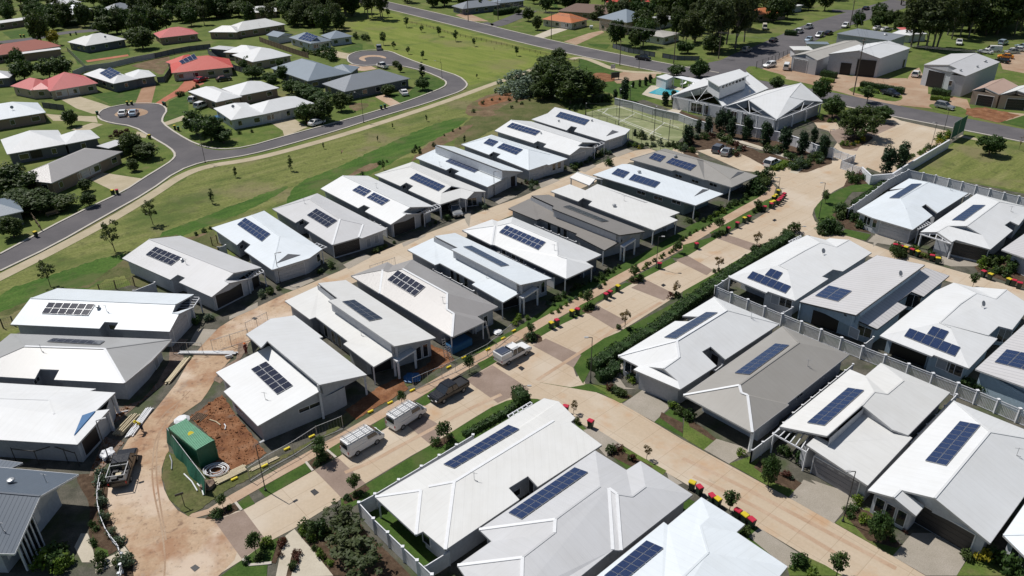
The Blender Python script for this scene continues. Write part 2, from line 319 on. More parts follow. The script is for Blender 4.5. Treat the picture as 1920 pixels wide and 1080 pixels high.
GM = {
 'grass': ground_mat('ground_grass', (0.11, 0.145, 0.034), (0.07, 0.105, 0.022), (0.165, 0.18, 0.055), 0.12, 3.0, patches=[((0.19, 0.16, 0.08), 0.06, 0.54, 3.0), ((0.05, 0.075, 0.02), 0.15, 0.55, 23.0)]),
 'field': ground_mat('ground_field', (0.155, 0.172, 0.05), (0.105, 0.13, 0.034), (0.21, 0.21, 0.08), 0.5, 2.2, stretch=(0.12, 0.9, 1), rot=R(-42), patches=[((0.20, 0.165, 0.095), 0.07, 0.52, 9.0), ((0.055, 0.095, 0.02), 0.05, 0.52, 31.0), ((0.08, 0.09, 0.03), 0.5, 0.55, 61.0)], fineamt=0.6, bmp=0.7),
 'park': ground_mat('ground_park_grass', (0.165, 0.20, 0.04), (0.12, 0.16, 0.03), (0.21, 0.225, 0.06), 0.5, 2.5, stretch=(0.1, 0.6, 1), rot=R(48), patches=[((0.19, 0.175, 0.075), 0.05, 0.52, 13.0), ((0.09, 0.13, 0.03), 0.12, 0.55, 33.0)], fineamt=0.5),
 'lush': ground_mat('ground_lush_grass', (0.055, 0.115, 0.018), (0.034, 0.078, 0.013), (0.09, 0.145, 0.03), 0.5, 2.5, stretch=(0.25, 1, 1), rot=R(-42), bmp=0.9, fineamt=0.6, patches=[((0.11, 0.12, 0.045), 0.12, 0.5, 7.0)]),
 'rough': ground_mat('ground_rough_grass', (0.095, 0.105, 0.036), (0.06, 0.078, 0.022), (0.14, 0.125, 0.06), 0.3, 2.5, bmp=0.9, fineamt=0.6, patches=[((0.17, 0.13, 0.075), 0.12, 0.54, 4.0)]),
 'lawn': ground_mat('ground_lawn', (0.052, 0.098, 0.018), (0.036, 0.074, 0.013), (0.08, 0.12, 0.026), 0.5, 6.0, bmp=0.6, fineamt=0.5, patches=[((0.085, 0.105, 0.035), 0.25, 0.54, 5.0)]),
 'lawn2': ground_mat('ground_front_lawn', (0.10, 0.14, 0.03), (0.065, 0.105, 0.02), (0.145, 0.17, 0.045), 0.3, 4.0, bmp=0.6, fineamt=0.5, patches=[((0.17, 0.145, 0.07), 0.2, 0.56, 5.0)]),
 'asphalt': ground_mat('ground_asphalt', (0.12, 0.113, 0.118), (0.098, 0.094, 0.098), (0.145, 0.136, 0.138), 0.12, 9.0, bmp=0.2, fineamt=0.2),
 'conc': ground_mat('ground_street_concrete', (0.50, 0.41, 0.305), (0.455, 0.35, 0.245), (0.545, 0.465, 0.365), 0.22, 3.0, bmp=0.05, fineamt=0.1, stretch=(0.12, 0.6, 1), rot=R(-42), patches=[((0.46, 0.27, 0.14), 0.16, 0.58, 2.0), ((0.57, 0.50, 0.41), 0.07, 0.52, 21.0), ((0.30, 0.25, 0.20), 0.5, 0.66, 41.0)], joint=-42),
 'conc2': ground_mat('ground_lower_street_concrete', (0.50, 0.41, 0.305), (0.455, 0.35, 0.245), (0.545, 0.465, 0.365), 0.22, 3.0, bmp=0.05, fineamt=0.1, stretch=(0.10, 0.9, 1), rot=R(47.7), patches=[((0.47, 0.27, 0.14), 0.14, 0.54, 7.0), ((0.57, 0.50, 0.41), 0.07, 0.54, 21.0), ((0.30, 0.25, 0.20), 0.5, 0.66, 41.0)], joint=-42),
 'gap_shade': ground_mat('ground_gap_shade', (0.10, 0.095, 0.075), (0.06, 0.06, 0.045), (0.15, 0.135, 0.11), 0.6, 9.0, bmp=0.6, fineamt=0.6, patches=[((0.055, 0.08, 0.025), 0.25, 0.5, 3.0)]),  # dark colour painted in for the shadow between the houses
 'dirtc': ground_mat('ground_muddy_concrete', (0.45, 0.325, 0.22), (0.38, 0.255, 0.16), (0.51, 0.395, 0.28), 0.25, 3.0, bmp=0.12, fineamt=0.2, patches=[((0.30, 0.15, 0.08), 0.22, 0.5, 2.0), ((0.16, 0.10, 0.07), 1.1, 0.57, 47.0), ((0.62, 0.52, 0.42), 0.12, 0.5, 17.0), ((0.12, 0.08, 0.055), 2.2, 0.6, 77.0), ((0.30, 0.26, 0.22), 0.35, 0.6, 97.0)]),
 'paver': ground_mat('ground_brown_paving', (0.27, 0.205, 0.165), (0.24, 0.18, 0.145), (0.31, 0.24, 0.20), 0.4, 8.0, bmp=0.1, fineamt=0.2),
 'foot': ground_mat('ground_footpath', (0.45, 0.325, 0.23), (0.40, 0.275, 0.185), (0.50, 0.39, 0.29), 0.3, 5.0, bmp=0.06, fineamt=0.15, joint=-42),
 'pathc': ground_mat('ground_pale_path', (0.42, 0.36, 0.25), (0.36, 0.31, 0.21), (0.47, 0.40, 0.30), 0.3, 5.0, bmp=0.06, fineamt=0.15),
 'agg': ground_mat('ground_exposed_aggregate', (0.33, 0.295, 0.245), (0.29, 0.26, 0.21), (0.37, 0.33, 0.28), 0.3, 16.0, bmp=0.2, fineamt=0.5),
 'pale': ground_mat('ground_pale_slab', (0.50, 0.45, 0.36), (0.45, 0.40, 0.31), (0.54, 0.49, 0.40), 0.3, 5.0, bmp=0.05, fineamt=0.12),
 'mulch': ground_mat('ground_mulch', (0.085, 0.055, 0.035), (0.05, 0.032, 0.02), (0.13, 0.09, 0.06), 1.5, 14.0, bmp=0.9, fineamt=0.7),
 'dirt': ground_mat('ground_red_dirt', (0.21, 0.095, 0.045), (0.13, 0.055, 0.03), (0.30, 0.16, 0.09), 0.5, 5.0, bmp=1.0, fineamt=0.5, patches=[((0.16, 0.14, 0.12), 0.5, 0.60, 12.0), ((0.09, 0.045, 0.025), 0.4, 0.58, 52.0)]),
 'gdirt': ground_mat('ground_grey_rubble', (0.22, 0.16, 0.12), (0.14, 0.10, 0.08), (0.30, 0.24, 0.2), 0.8, 6.0, bmp=1.0, fineamt=0.5),
 'soil': ground_mat('ground_brown_soil', (0.16, 0.11, 0.065), (0.10, 0.075, 0.04), (0.22, 0.16, 0.10), 0.35, 4.0, bmp=0.9, fineamt=0.5, patches=[((0.08, 0.11, 0.03), 0.2, 0.52, 12.0)]),
 'rdrive': ground_mat('ground_red_drive', (0.40, 0.15, 0.095), (0.35, 0.12, 0.08), (0.45, 0.19, 0.12), 0.3, 5.0, bmp=0.05, fineamt=0.15),
 'odrive': ground_mat('ground_brick_drive', (0.33, 0.20, 0.125), (0.29, 0.17, 0.105), (0.38, 0.24, 0.16), 0.3, 9.0, bmp=0.1, fineamt=0.3),
 'turf': ground_mat('ground_tennis_turf', (0.21, 0.235, 0.115), (0.15, 0.18, 0.08), (0.36, 0.36, 0.22), 0.35, 3.0, stretch=(0.3, 0.6, 1), bmp=0.1, fineamt=0.2, patches=[((0.42, 0.40, 0.27), 0.09, 0.56, 6.0)]),
 'hard': ground_mat('ground_yard_hardstand', (0.36, 0.255, 0.175), (0.31, 0.19, 0.12), (0.42, 0.32, 0.23), 0.12, 4.0, bmp=0.1, fineamt=0.25, patches=[((0.33, 0.15, 0.08), 0.1, 0.58, 6.0)]),
 'line': plain('paint_court_line', (0.6, 0.6, 0.55), 0.8),
}

def clean(poly):
    out = []
    for p in poly:
        if not out or (Vector(p) - Vector(out[-1])).length > 0.02: out.append(p)
    return out
def smooth_closed(pts, n=1):
    for _ in range(n):
        q = []
        for i in range(len(pts)):
            a, b = pts[i], pts[(i + 1) % len(pts)]
            q += [(a[0] * .75 + b[0] * .25, a[1] * .75 + b[1] * .25), (a[0] * .25 + b[0] * .75, a[1] * .25 + b[1] * .75)]
        pts = q
    return pts
def smooth_open(pts, n=2):
    for _ in range(n):
        q = [pts[0]]
        for a, b in zip(pts, pts[1:]):
            q += [(a[0] * .75 + b[0] * .25, a[1] * .75 + b[1] * .25), (a[0] * .25 + b[0] * .75, a[1] * .25 + b[1] * .75)]
        q.append(pts[-1]); pts = q
    return pts
LEVEL = [0]
def patch(name, s, mat, z=1, sm=0, kind='structure', h=None):
    pts = px(s) if isinstance(s, str) else s
    if sm: pts = smooth_closed(pts, sm)
    if mat in ('lush', 'rough', 'soil', 'dirt', 'gdirt', 'mulch', 'field'):     # ragged natural edges
        q = []
        for i, a in enumerate(pts):
            b = pts[(i + 1) % len(pts)]; L = math.hypot(b[0] - a[0], b[1] - a[1]); n = max(1, min(60, int(L / 5))); am = (.5 if mat in ('mulch', 'gdirt') else 1.6) * min(1, (a[1] + 60) / 350)
            for k in range(n): t = k / n; q.append((a[0] + (b[0] - a[0]) * t + random.uniform(-am, am), a[1] + (b[1] - a[1]) * t + random.uniform(-am, am) * .7))
        pts = q
    w = [P(x, y) for x, y in pts]
    LEVEL[0] = (LEVEL[0] + 1) % 40
    hh = h if h is not None else z * 0.005 + LEVEL[0] * 0.0001
    for p in w: p.z = hh
    tri = tessellate_polygon([w]); mb = MB(); mb.add(w, [tuple(t) for t in tri])
    # make faces point up
    f2 = []
    for f in mb.f:
        a, b_, c = (Vector(mb.v[i]) for i in f)
        f2.append(f if (b_ - a).cross(c - a).z > 0 else f[::-1])
    mb.f = f2
    o = mb.build(name, GM[mat] if isinstance(mat, str) else mat); return tag(o, kind=kind)
def ribbon(name, s, width, mat, z=1, sm=2, kind='structure', height=0.0, offset=0.0):
    """strip of constant real width along a pixel polyline on the ground; height>0 makes it a raised kerb"""
    pts = px(s) if isinstance(s, str) else s
    w = [P(x, y) for x, y in pts]; w = [Vector(q) for q in [(p.x, p.y) for p in w]]
    w2 = smooth_open([(p.x, p.y) for p in w], sm) if sm else [(p.x, p.y) for p in w]
    w2 = [Vector(p) for p in w2]; L, Rr = [], []
    LEVEL[0] = (LEVEL[0] + 1) % 40
    z0 = z * 0.005 + LEVEL[0] * 0.0001
    for i, p in enumerate(w2):
        d = (w2[min(i + 1, len(w2) - 1)] - w2[max(i - 1, 0)]).normalized(); n = Vector((-d.y, d.x))
        L.append(p + n * (offset + width / 2)); Rr.append(p + n * (offset - width / 2))
    mb = MB(); k = len(w2); zt = z0 + height
    vs = [(p.x, p.y, zt) for p in L] + [(p.x, p.y, zt) for p in Rr]
    fs = [(i + k, i + k + 1, i + 1, i) for i in range(k - 1)]
    if height:
        vs += [(p.x, p.y, 0) for p in L] + [(p.x, p.y, 0) for p in Rr]
        fs += [(i + 2 * k, i, i + 1, i + 1 + 2 * k) for i in range(k - 1)] + [(i + k, i + 3 * k, i + 1 + 3 * k, i + 1 + k) for i in range(k - 1)]
    mb.add(vs, fs)
    o = mb.build(name, GM[mat] if isinstance(mat, str) else mat); return tag(o, kind=kind)
# ================================================================== SETTING
def sheet(name, x0, y0, x1, y1, z, mat, kind='structure'):
    mb = MB(); mb.add([(x0, y0, z), (x1, y0, z), (x1, y1, z), (x0, y1, z)], [(0, 1, 2, 3)])
    return tag(mb.build(name, mat), kind=kind)
sheet('ground', -2500, -300, 2500, 4500, 0.0, GM['grass'])
# --- park and field bands
patch('field_grass', '-60,590 0,530 100,478 200,425 290,370 383,314 467,301 533,286 640,256 740,224 840,190 933,155 1010,170 1060,230 930,260 700,310 480,400 300,470 200,560 30,660 -80,700', 'field', 1)
patch('park_grass', '640,0 700,16 850,52 1000,92 1085,108 1050,108 1023,115 933,150 880,160 874,150 861,143 826,132 784,118 751,105 734,97 705,94 690,60 640,50', 'park', 1)
patch('park_grass', '640,-14 740,14 700,16 640,5', 'park', 1)
patch('corner_grass', '1085,108 1120,119 1187,137 1240,140 1300,150 1270,180 1190,190 1130,170 1085,140', 'lawn', 1)
patch('corner_soil', '@z2 1400,410 1500,410 1570,440 1520,460 1430,462', 'dirt', 3, sm=2)
patch('corner_soil', '@z2 1560,400 1700,410 1780,400 1760,450 1640,450 1560,475 1530,455', 'hard', 3, sm=1)
patch('creek_grass', '@z2 -30,1060 120,1010 380,860 600,750 690,690 720,655 640,665 470,715 330,780 130,870 -40,950 -260,1030 @z4 1600,80 1650,110 1800,60', 'lush', 2, sm=1)
patch('creek_grass', '@A 560,760 900,600 1300,470 1600,320 1920,150 1920,100 1700,180 1300,330 1000,450 700,560 440,660', 'lush', 2, sm=1)
patch('creek_grass', '@z4 0,560 250,480 700,330 720,400 500,560 200,600 0,700 -60,700', 'lush', 2, sm=1)
patch('rough_grass', '@z2 640,780 720,660 900,540 1130,560 1290,600 1180,640 1080,680 900,700 640,860', 'rough', 2, sm=1)
patch('bare_earth', '@z2 700,600 760,560 900,510 1090,505 1120,540 1020,560 940,600 880,650 780,660 700,650', 'soil', 3, sm=2)
patch('bare_earth', '@z2 760,575 850,540 980,520 1060,520 1000,545 900,575 830,600 780,600', 'dirt', 4, sm=2)
patch('bare_earth', '@z2 900,600 960,575 1000,560 960,600 890,640 850,640', 'rough', 4, sm=2)
patch('bare_earth', '@z2 470,820 620,730 760,690 700,740 640,780 520,850 380,920 420,870', 'soil', 3, sm=2)
patch('bare_earth', '@z2 0,1010 130,930 220,910 200,950 110,970 30,1000', 'soil', 3, sm=2)
patch('bare_earth', '@A 560,730 760,700 1090,620 1120,780 900,800 700,740', 'soil', 3, sm=1)
patch('bare_earth', '@z2 0,870 0,860 0,850 10,845', 'soil', 3)

# --- suburb streets
patch('road', '-40,502 0,478 140,403 233,360 267,337 300,317 320,304 329,295 330,291 327,285 320,278 303,268 287,260 250,239 207,232 190,226 184,219 185,211 193,205 207,202 228,198 250,195 287,195 302,197 311,202 314,209 310,216 304,221 303,227 308,236 333,253 370,273 388,279 410,282 435,281 460,278 533,257 640,228 680,217 753,195 797,179 832,165 837,161 838,156 832,149 797,135 751,124 711,123 680,125 660,121 650,114 650,107 662,100 680,96 711,95 734,98 751,106 784,119 826,133 861,144 872,150 876,156 875,162 863,171 834,181 797,194 742,210 692,225 640,242 533,273 467,290 417,298 380,303 333,320 290,352 277,360 200,403 100,460 0,508 -40,530', 'asphalt', 6)
for s in ['0,477 140,402 233,359 267,336 300,316 322,302 330,291 320,278 287,259 250,237 207,231 186,224 183,214 195,204 228,197 250,194 287,194 305,197 314,207 305,220 304,231 333,252 370,272 410,281 460,277 533,256 640,227 680,216 753,194 797,178 832,164 838,156 832,149 797,134 751,123 711,122 680,124 655,119 650,107 662,99 680,95 711,94 734,97 751,105 784,118 826,132 861,143 876,156 875,163 863,172 834,182 797,195 742,211 692,226 640,243 533,274 467,291 417,299 380,304 333,321 277,361 200,404 100,461 0,509']:
    ribbon('kerb', s, 0.45, M['concrete'], 6, sm=1, height=0.12)
patch('traffic_island', '@a 1020,1040 1060,1005 1150,980 1260,975 1340,1000 1320,1030 1240,1050 1100,1060', 'hard', 8, sm=1)
patch('traffic_island', '@b 1590,530 1620,508 1700,495 1800,500 1845,515 1840,530 1770,510 1690,512 1640,525 1670,550 1640,552', 'foot', 8, sm=1)
ribbon('footpath', '-40,540 0,520 100,470 200,417 290,363 333,333 383,312 467,300 533,284 640,254 740,222 840,189 933,154 973,142 1023,119 1050,107', 2.4, 'pathc', 5)
ribbon('footpath', '@z2 1290,335 1330,322 1380,330 1440,352 1520,387 1600,402 1700,408 1800,412', 2.4, 'pathc', 5)
ribbon('road', '640,-10 700,4 840,37 987,74 1100,99 1240,127 1400,156 1547,180 1667,206 1810,233 1960,262', 10.5, 'asphalt', 6)
ribbon('kerb', '640,-10 700,4 840,37 987,74 1100,99 1240,127 1330,143', 0.5, M['concrete'], 6, height=0.12, offset=5.4)
ribbon('kerb', '640,-10 700,4 840,37 987,74 1100,99 1240,127 1400,156 1547,180 1667,206 1810,233 1960,262', 0.5, M['concrete'], 6, height=0.12, offset=-5.4)
ribbon('road', '1345,158 1380,128 1420,106 1472,82 1540,50 1620,26 1700,2', 14, 'asphalt', 7)
patch('road', '1270,128 1312,121 1351,113 1400,90 1450,110 1400,135 1425,155 1500,178 1400,170 1250,140', 'asphalt', 7)
ribbon('road', '@z2 780,130 850,150 950,110 1010,85 1060,60', 7, 'asphalt', 7)
ribbon('road', '-20,82 15,78 69,72 112,62 180,57 230,50', 6.5, 'asphalt', 6)
ribbon('road', '1560,20 1680,24 1800,40', 6, 'asphalt', 6)
patch('yard', '@z3 -60,340 340,330 400,350 360,390 560,440 700,470 820,500 1100,580 1400,610 1620,640 1920,700 1920,640 1620,610 1600,560 1500,540 1290,520 1260,440 1000,440 900,420 720,400 600,300 560,270 400,330 300,330', 'hard', 3)
patch('yard', '@z3 850,440 1000,425 1120,440 1260,450 1290,400 1330,380 1380,480 1380,560 1200,600 1100,580 900,520 800,500', 'hard', 5)
patch('yard', '@z3 1780,330 1920,290 1960,420 1920,412 1800,390', 'hard', 5)
patch('verge_grass', '@z3 345,400 380,365 480,400 560,420 590,440 520,470 440,450', 'lawn2', 7, sm=1)
patch('verge_grass', '@z3 1330,260 1500,210 1750,260 1800,400 1920,412 1920,470 1760,440 1350,330', 'lawn2', 4)
patch('verge_grass', '@z3 920,510 970,485 1100,500 1230,530 1240,560 1180,575 1050,545', 'lawn2', 7, sm=1)
patch('verge_grass', '@z3 1370,590 1450,580 1600,610 1590,650 1430,625', 'lawn2', 7, sm=1)
patch('verge_grass', '@z3 1790,690 1920,650 1960,720 1920,718', 'lawn', 7)
patch('garden_bank', '@z3 1600,610 1700,605 1900,650 1780,690 1640,660 1590,645', 'dirt', 7)
patch('vacant_field', '@z3 1310,950 1500,830 1560,790 1700,790 1920,800 2200,900 2200,1160 1900,1075 1700,1040 1280,960', 'field', 3)
ribbon('footpath', '@z3 1560,765 1680,790 1800,790', 1.8, 'pathc', 5)
patch('driveway', '@z1 760,585 800,490 880,470 850,590', 'odrive', 4)
patch('driveway', '@z1 870,583 1000,500 1040,455 1110,445 1150,470 1060,510 950,560 910,590', 'rdrive', 4)
patch('driveway', '@z1 335,555 440,540 640,605 560,640 520,640 430,610', 'pathc', 4)
patch('driveway', '@z1 255,640 360,650 540,655 550,690 450,680 300,680', 'pathc', 4)
patch('driveway', '@z1 1520,690 1640,660 1730,715 1600,770 1590,735', 'pathc', 4)
patch('driveway', '@z1 505,1010 570,970 800,1005 680,1080 640,1075', 'pathc', 4)
patch('driveway', '@z1 400,730 520,690 580,700 480,740', 'pathc', 4)
patch('driveway', '@z1 770,740 830,750 820,775 760,770', 'pathc', 4)
patch('driveway', '@z1 920,690 1030,650 1050,670 940,705', 'pathc', 4)
patch('driveway', '@z2 190,545 240,530 340,585 290,605', 'foot', 4)
patch('driveway', '@b 1230,460 1320,445 1540,490 1480,530 1420,520', 'pathc', 4)
patch('driveway', '@b 1450,620 1510,580 1700,590 1760,620 1640,640', 'foot', 4)
patch('driveway', '@z1 1900,1 1920,0 1925,10', 'foot', 4)
patch('driveway', '@c 1540,325 1700,260 1830,250 1845,265 1620,345', 'pale', 5)
patch('driveway', '@d 180,375 400,300 520,275 545,290 290,405', 'hard', 5)
patch('driveway', '@z2 730,120 640,85 700,70 830,120', 'hard', 5)
for s in ['@z1 490,545 600,520 780,510 760,585 700,590 640,600', '@z1 870,470 960,410 1040,440 1000,500 900,580 850,585', '@z1 940,640 950,570 1060,520 1060,640 930,690 910,660', '@z1 1000,700 1040,680 1250,700 1560,700 1600,740 1560,770 1380,830 1230,845 1110,820', '@z1 640,940 760,880 800,780 900,790 980,880 960,920 820,1000 720,990', '@z1 480,740 700,710 770,740 620,760 560,770', '@z1 360,590 440,600 520,640 480,650 380,630', '@z2 0,520 180,560 290,605 80,665 0,680', '@z2 480,420 580,460 590,480 540,520 340,585 290,560 240,530 380,520', '@b 1430,440 1600,390 1740,440 1700,470 1480,470', '@a 20,290 220,260 320,320 100,350', '@a 640,460 1160,430 1170,500 780,570 700,580', '@a 590,330 860,280 870,300 620,350', '@a 800,850 1260,800 1230,900 1040,960', '@a 400,900 560,930 840,1010 840,1030 430,1030', '@c 0,380 100,410 130,460 0,470', '@c 990,130 1180,110 1180,180 1100,200 1000,160', '@c 1290,230 1500,180 1700,260 1620,300 1320,240', '@d 380,390 600,400 560,440 430,415', '@d 100,320 400,260 480,270 230,350', '@c 1600,0 1740,0 1760,80']:
    patch('lawn_grass', s, random.choice(['lawn2', 'lawn', 'lawn2']), 3)
patch('garden_bed', '@a 1180,590 1340,545 1520,510 1540,560 1460,680 1380,640 1200,600', 'soil', 4)
patch('garden_bed', '@b 1500,950 1560,925 1680,930 1690,960 1600,1000 1540,990', 'soil', 5, sm=2)
patch('garden_bed', '@a 770,545 1150,490 1160,505 790,560', 'rdrive', 5)

# --- village streets (concrete)
patch('village_base', '@z4 200,1080 0,840 600,560 1050,440 1260,390 1640,200 @z5 200,-40 600,-200 1100,-400 @z2 1400,640 1700,560 1920,640 @z3 600,700 1100,640 1560,700 1580,760 1290,960 1920,1090 2300,1200 @z6 2400,700 @z9 2400,900 2000,1500 @z7 200,1500 -400,1300 -500,900 @z4 -500,1080', 'gap_shade', 2)  # base sheet carries the painted shade of the gaps between villas
ST_L = '@z7 265,1200 248,1120'
patch('village_street', '@f0 257,1110 250,1075 248,1043 240,1030 230,1016 213,990 204,965 200,940 200,915 204,895 210,878 218,862 227,847 240,825 253,810 290,770 330,720 353,680 377,650 390,632 413,613 445,593 480,577 537,550 587,530 640,507 693,482 750,457 800,438 840,423 887,403 933,385 977,370 1003,358 1047,337 1107,314 1157,293 1187,283 1233,277 1300,270 1310,290 1240,300 1180,305 1110,345 1040,375 1000,388 957,405 923,420 867,448 770,490 717,510 660,532 600,570 540,600 500,617 470,640 440,665 410,700 390,735 377,753 345,775 320,795 313,805 313,825 317,845 308,863 303,880 303,897 308,918 317,937 333,957 352,968 370,972 385,973 410,965 455,957 479,944 497,934 588,883 633,858 760,782 903,695 973,655 1050,607 1093,587 1183,533 1267,492 1292,478 1340,448 1360,440 1382,430 1410,415 1435,400 1455,385 1466,372 1466,358 1455,345 1440,338 1430,320 1425,300 1530,290 1600,285 1640,300 1620,320 1600,340 1565,358 1540,375 1526,392 1523,403 1528,415 1543,427 1570,438 1600,446 1690,478 1790,507 1920,543 2100,600 2100,640 1920,575 1810,538 1733,514 1633,482 1540,452 1500,440 1483,438 1467,445 1427,458 1407,473 1337,515 1280,547 1267,556 1190,605 1160,623 1113,643 1092,656 1080,672 1075,690 1080,705 1095,722 1120,737 1167,757 1280,825 1567,982 1673,1043 1760,1095 1770,1110 1600,1110 1570,1080 1510,1042 1423,990 1350,945 1250,887 1167,835 1093,797 1055,765 1020,752 1000,748 970,750 952,754 923,763 885,786 807,835 771,855 685,907 640,936 550,992 502,1017 456,1049 410,1078 380,1110', 'conc', 7)
patch('muddy_street', '@f0 257,1110 250,1075 248,1043 240,1030 230,1016 213,990 204,965 200,940 200,915 204,895 210,878 218,862 227,847 240,825 253,810 290,770 330,720 353,680 377,650 390,632 413,613 445,593 480,577 537,550 560,560 560,588 540,600 500,617 470,640 440,665 410,700 390,735 377,753 345,775 320,795 313,805 313,825 317,845 308,863 303,880 303,897 308,918 317,937 333,957 352,968 370,972 395,973 460,985 440,1050 380,1110', 'dirtc', 8)
for s in ['@z7 1205,770 1370,710 1505,890 1360,985', '@l 910,130 1120,15 1370,250 1160,385', '@V 440,345 620,235 920,410 695,558', '@z8 700,-20 850,-105 1060,30 880,108', '@z5 1075,865 1150,825 1350,918 1305,990', '@z5 1380,680 1450,645 1620,735 1555,785', '@z5 1630,540 1715,495 1870,572 1815,612', '@z6 -40,385 25,358 170,440 135,470', '@z6 190,260 240,238 430,300 380,330']:
    patch('brown_paving_band', s, 'paver', 9)
patch('lower_street', '@f0 1090,700 1100,727 1120,737 1167,757 1280,825 1567,982 1673,1043 1760,1095 1770,1110 1600,1110 1570,1080 1510,1042 1423,990 1350,945 1250,887 1167,835 1093,797 1055,765 1030,752', 'conc2', 8)
patch('front_lawn', '@f0 930,645 1040,583 1150,520 1257,463 1330,422 1390,388 1420,372 1443,355 1425,345 1390,372 1350,395 1290,425 1200,478 1100,530 1030,575 960,620 900,650 870,665 900,662', 'lawn', 6)
patch('front_lawn', '@f0 1010,760 1060,765 1140,845 1230,900 1300,940 1400,1000 1480,1060 1400,1040 1200,900 1080,800', 'lawn', 6)
patch('back_lawn', '@z8 100,672 200,620 280,730 590,940 480,1040 250,840', 'lawn', 6)
patch('club_lawn', '@z3 -20,620 200,700 300,740 640,790 850,880 640,900 440,850 200,750 0,700', 'mulch', 6)
patch('creek_side_grass', '@z4 -60,700 60,690 320,540 500,540 560,500 700,470 740,530 1000,560 1100,560 1250,300 1200,220 1040,290 1000,240 850,260 700,380 500,520 200,600', 'rough', 3)
# footpath along the main street
patch('footpath', '@f0 351,966 390,955 433,928 523,878 640,812 817,710 930,645 1040,583 1150,520 1257,463 1330,422 1390,388 1420,372 1443,355 1448,345 1455,352 1450,368 1425,385 1400,398 1340,432 1268,474 1160,533 1050,595 940,657 828,722 650,823 573,868 485,917 443,941 400,962 365,972', 'foot', 8)
for i, s in enumerate(['@z7 1330,675 1400,625 1435,675 1370,708', '@z7 1455,595 1720,445 1755,490 1495,640', '@z7 1845,370 1920,325 1920,400 1890,412', '@z8 120,270 240,190 250,245 160,300', '@z8 415,100 560,0 570,30 530,60 520,95 470,125', '@z5 765,965 870,915 880,950 790,1003', '@z5 1010,830 1180,730 1240,745 1110,820 1060,850', '@z5 1160,750 1350,640 1380,680 1240,745', '@z5 1340,640 1600,510 1630,520 1440,620 1380,680', '@z5 1600,500 1860,370 1880,395 1630,520', '@z5 1850,370 1920,330 @z6 0,300 180,250 190,262 35,355 0,370', '@z6 150,230 390,100 460,50 560,10 590,20 540,60 480,90 390,135 240,240 190,260']):
    patch('verge_grass', s, 'lawn', 10)
for s in ['@z7 1150,760 1210,720 1330,670 1355,705 1270,745 1170,765', '@z7 1730,450 1790,400 1870,375 1880,410 1800,460 1760,485', '@z5 1010,830 1060,790 1130,810 1130,850 1050,850', '@z5 1340,670 1400,640 1430,650 1400,690', '@z5 1600,500 1650,480 1700,495 1660,525', '@z6 150,240 220,215 250,235 190,262']:
    patch('planting_bed', s, 'mulch', 11, sm=1)
for s in ['@z7 1325,668 1360,712', '@z7 1720,440 1760,490', '@z7 1840,372 1890,415']:
    ribbon('bed_edge', s, 0.25, M['concrete'], 11, sm=0, height=0.05)
# verge right of the main street, its beds, the corner island
patch('verge_grass', '@z8 -10,650 0,640 150,560 500,345 850,130 930,95 1000,80 1100,85 1200,110 1140,85 950,220 740,310 300,560 150,640 0,730 @l 1150,390 1370,250', 'lawn', 9)
patch('verge_grass', '@z5 1305,980 1320,930 1350,890 1420,850 1560,790 1880,620 1920,600 1920,660 1600,860 1400,1000 1360,1080 1340,1050', 'lawn', 9)
patch('verge_grass', '@z6 0,560 170,465 380,340 440,300 520,265 600,250 620,270 400,420 200,520 0,640', 'lawn', 9)
patch('verge_grass', '@z8 1100,-10 1290,20 1400,0 1500,60 1560,90 1600,110 1500,60', 'lawn', 10)
for s in ['@z8 500,345 530,320 600,290 640,300 560,355 525,357', '@z8 10,665 60,640 140,570 155,595 90,650 20,680', '@l 1170,390 1290,310 1370,260 1410,300 1200,430']:
    patch('planting_bed', s, 'mulch', 12, sm=0)
# --- construction lot, dirt and gravel
patch('building_site', '@z7 1090,170 1250,60 1320,170 1500,390 1440,430 1200,560 1150,500 1230,420 1210,320 1060,190', 'dirt', 10)
patch('building_site', '@z7 750,140 900,20 960,-20 880,0 800,90 640,150 600,300 700,330 640,400 560,500 500,520 600,260', 'gdirt', 10)
patch('building_site', '@z4 1010,880 1060,830 960,820 950,960 870,1100 900,1080 1040,940', 'gdirt', 10)
patch('building_site', '@z4 1380,900 1400,850 1340,860 1330,940 1250,990 1200,1060 1240,1080 1300,1010', 'gdirt', 10)
patch('building_site', '@z5 500,860 600,900 640,950 560,990 400,1060 370,1040 500,960', 'dirt', 10)
patch('building_site', '@z7 1940,150 2140,10 2250,-40 2300,30 2000,200', 'dirt', 10)
patch('site_grass', '@z7 940,400 960,520 1100,600 1200,600 1500,470 1850,290 2200,60 2330,0 2250,0 2100,80 1960,150 1850,230 1830,280 1500,450 1230,560 1100,560', 'rough', 9)
patch('corner_lawn', '@z7 1055,745 950,650 910,530 925,430 950,380 1150,500 1230,560 1480,460 1480,490 1240,620 1140,700', 'rough', 10)
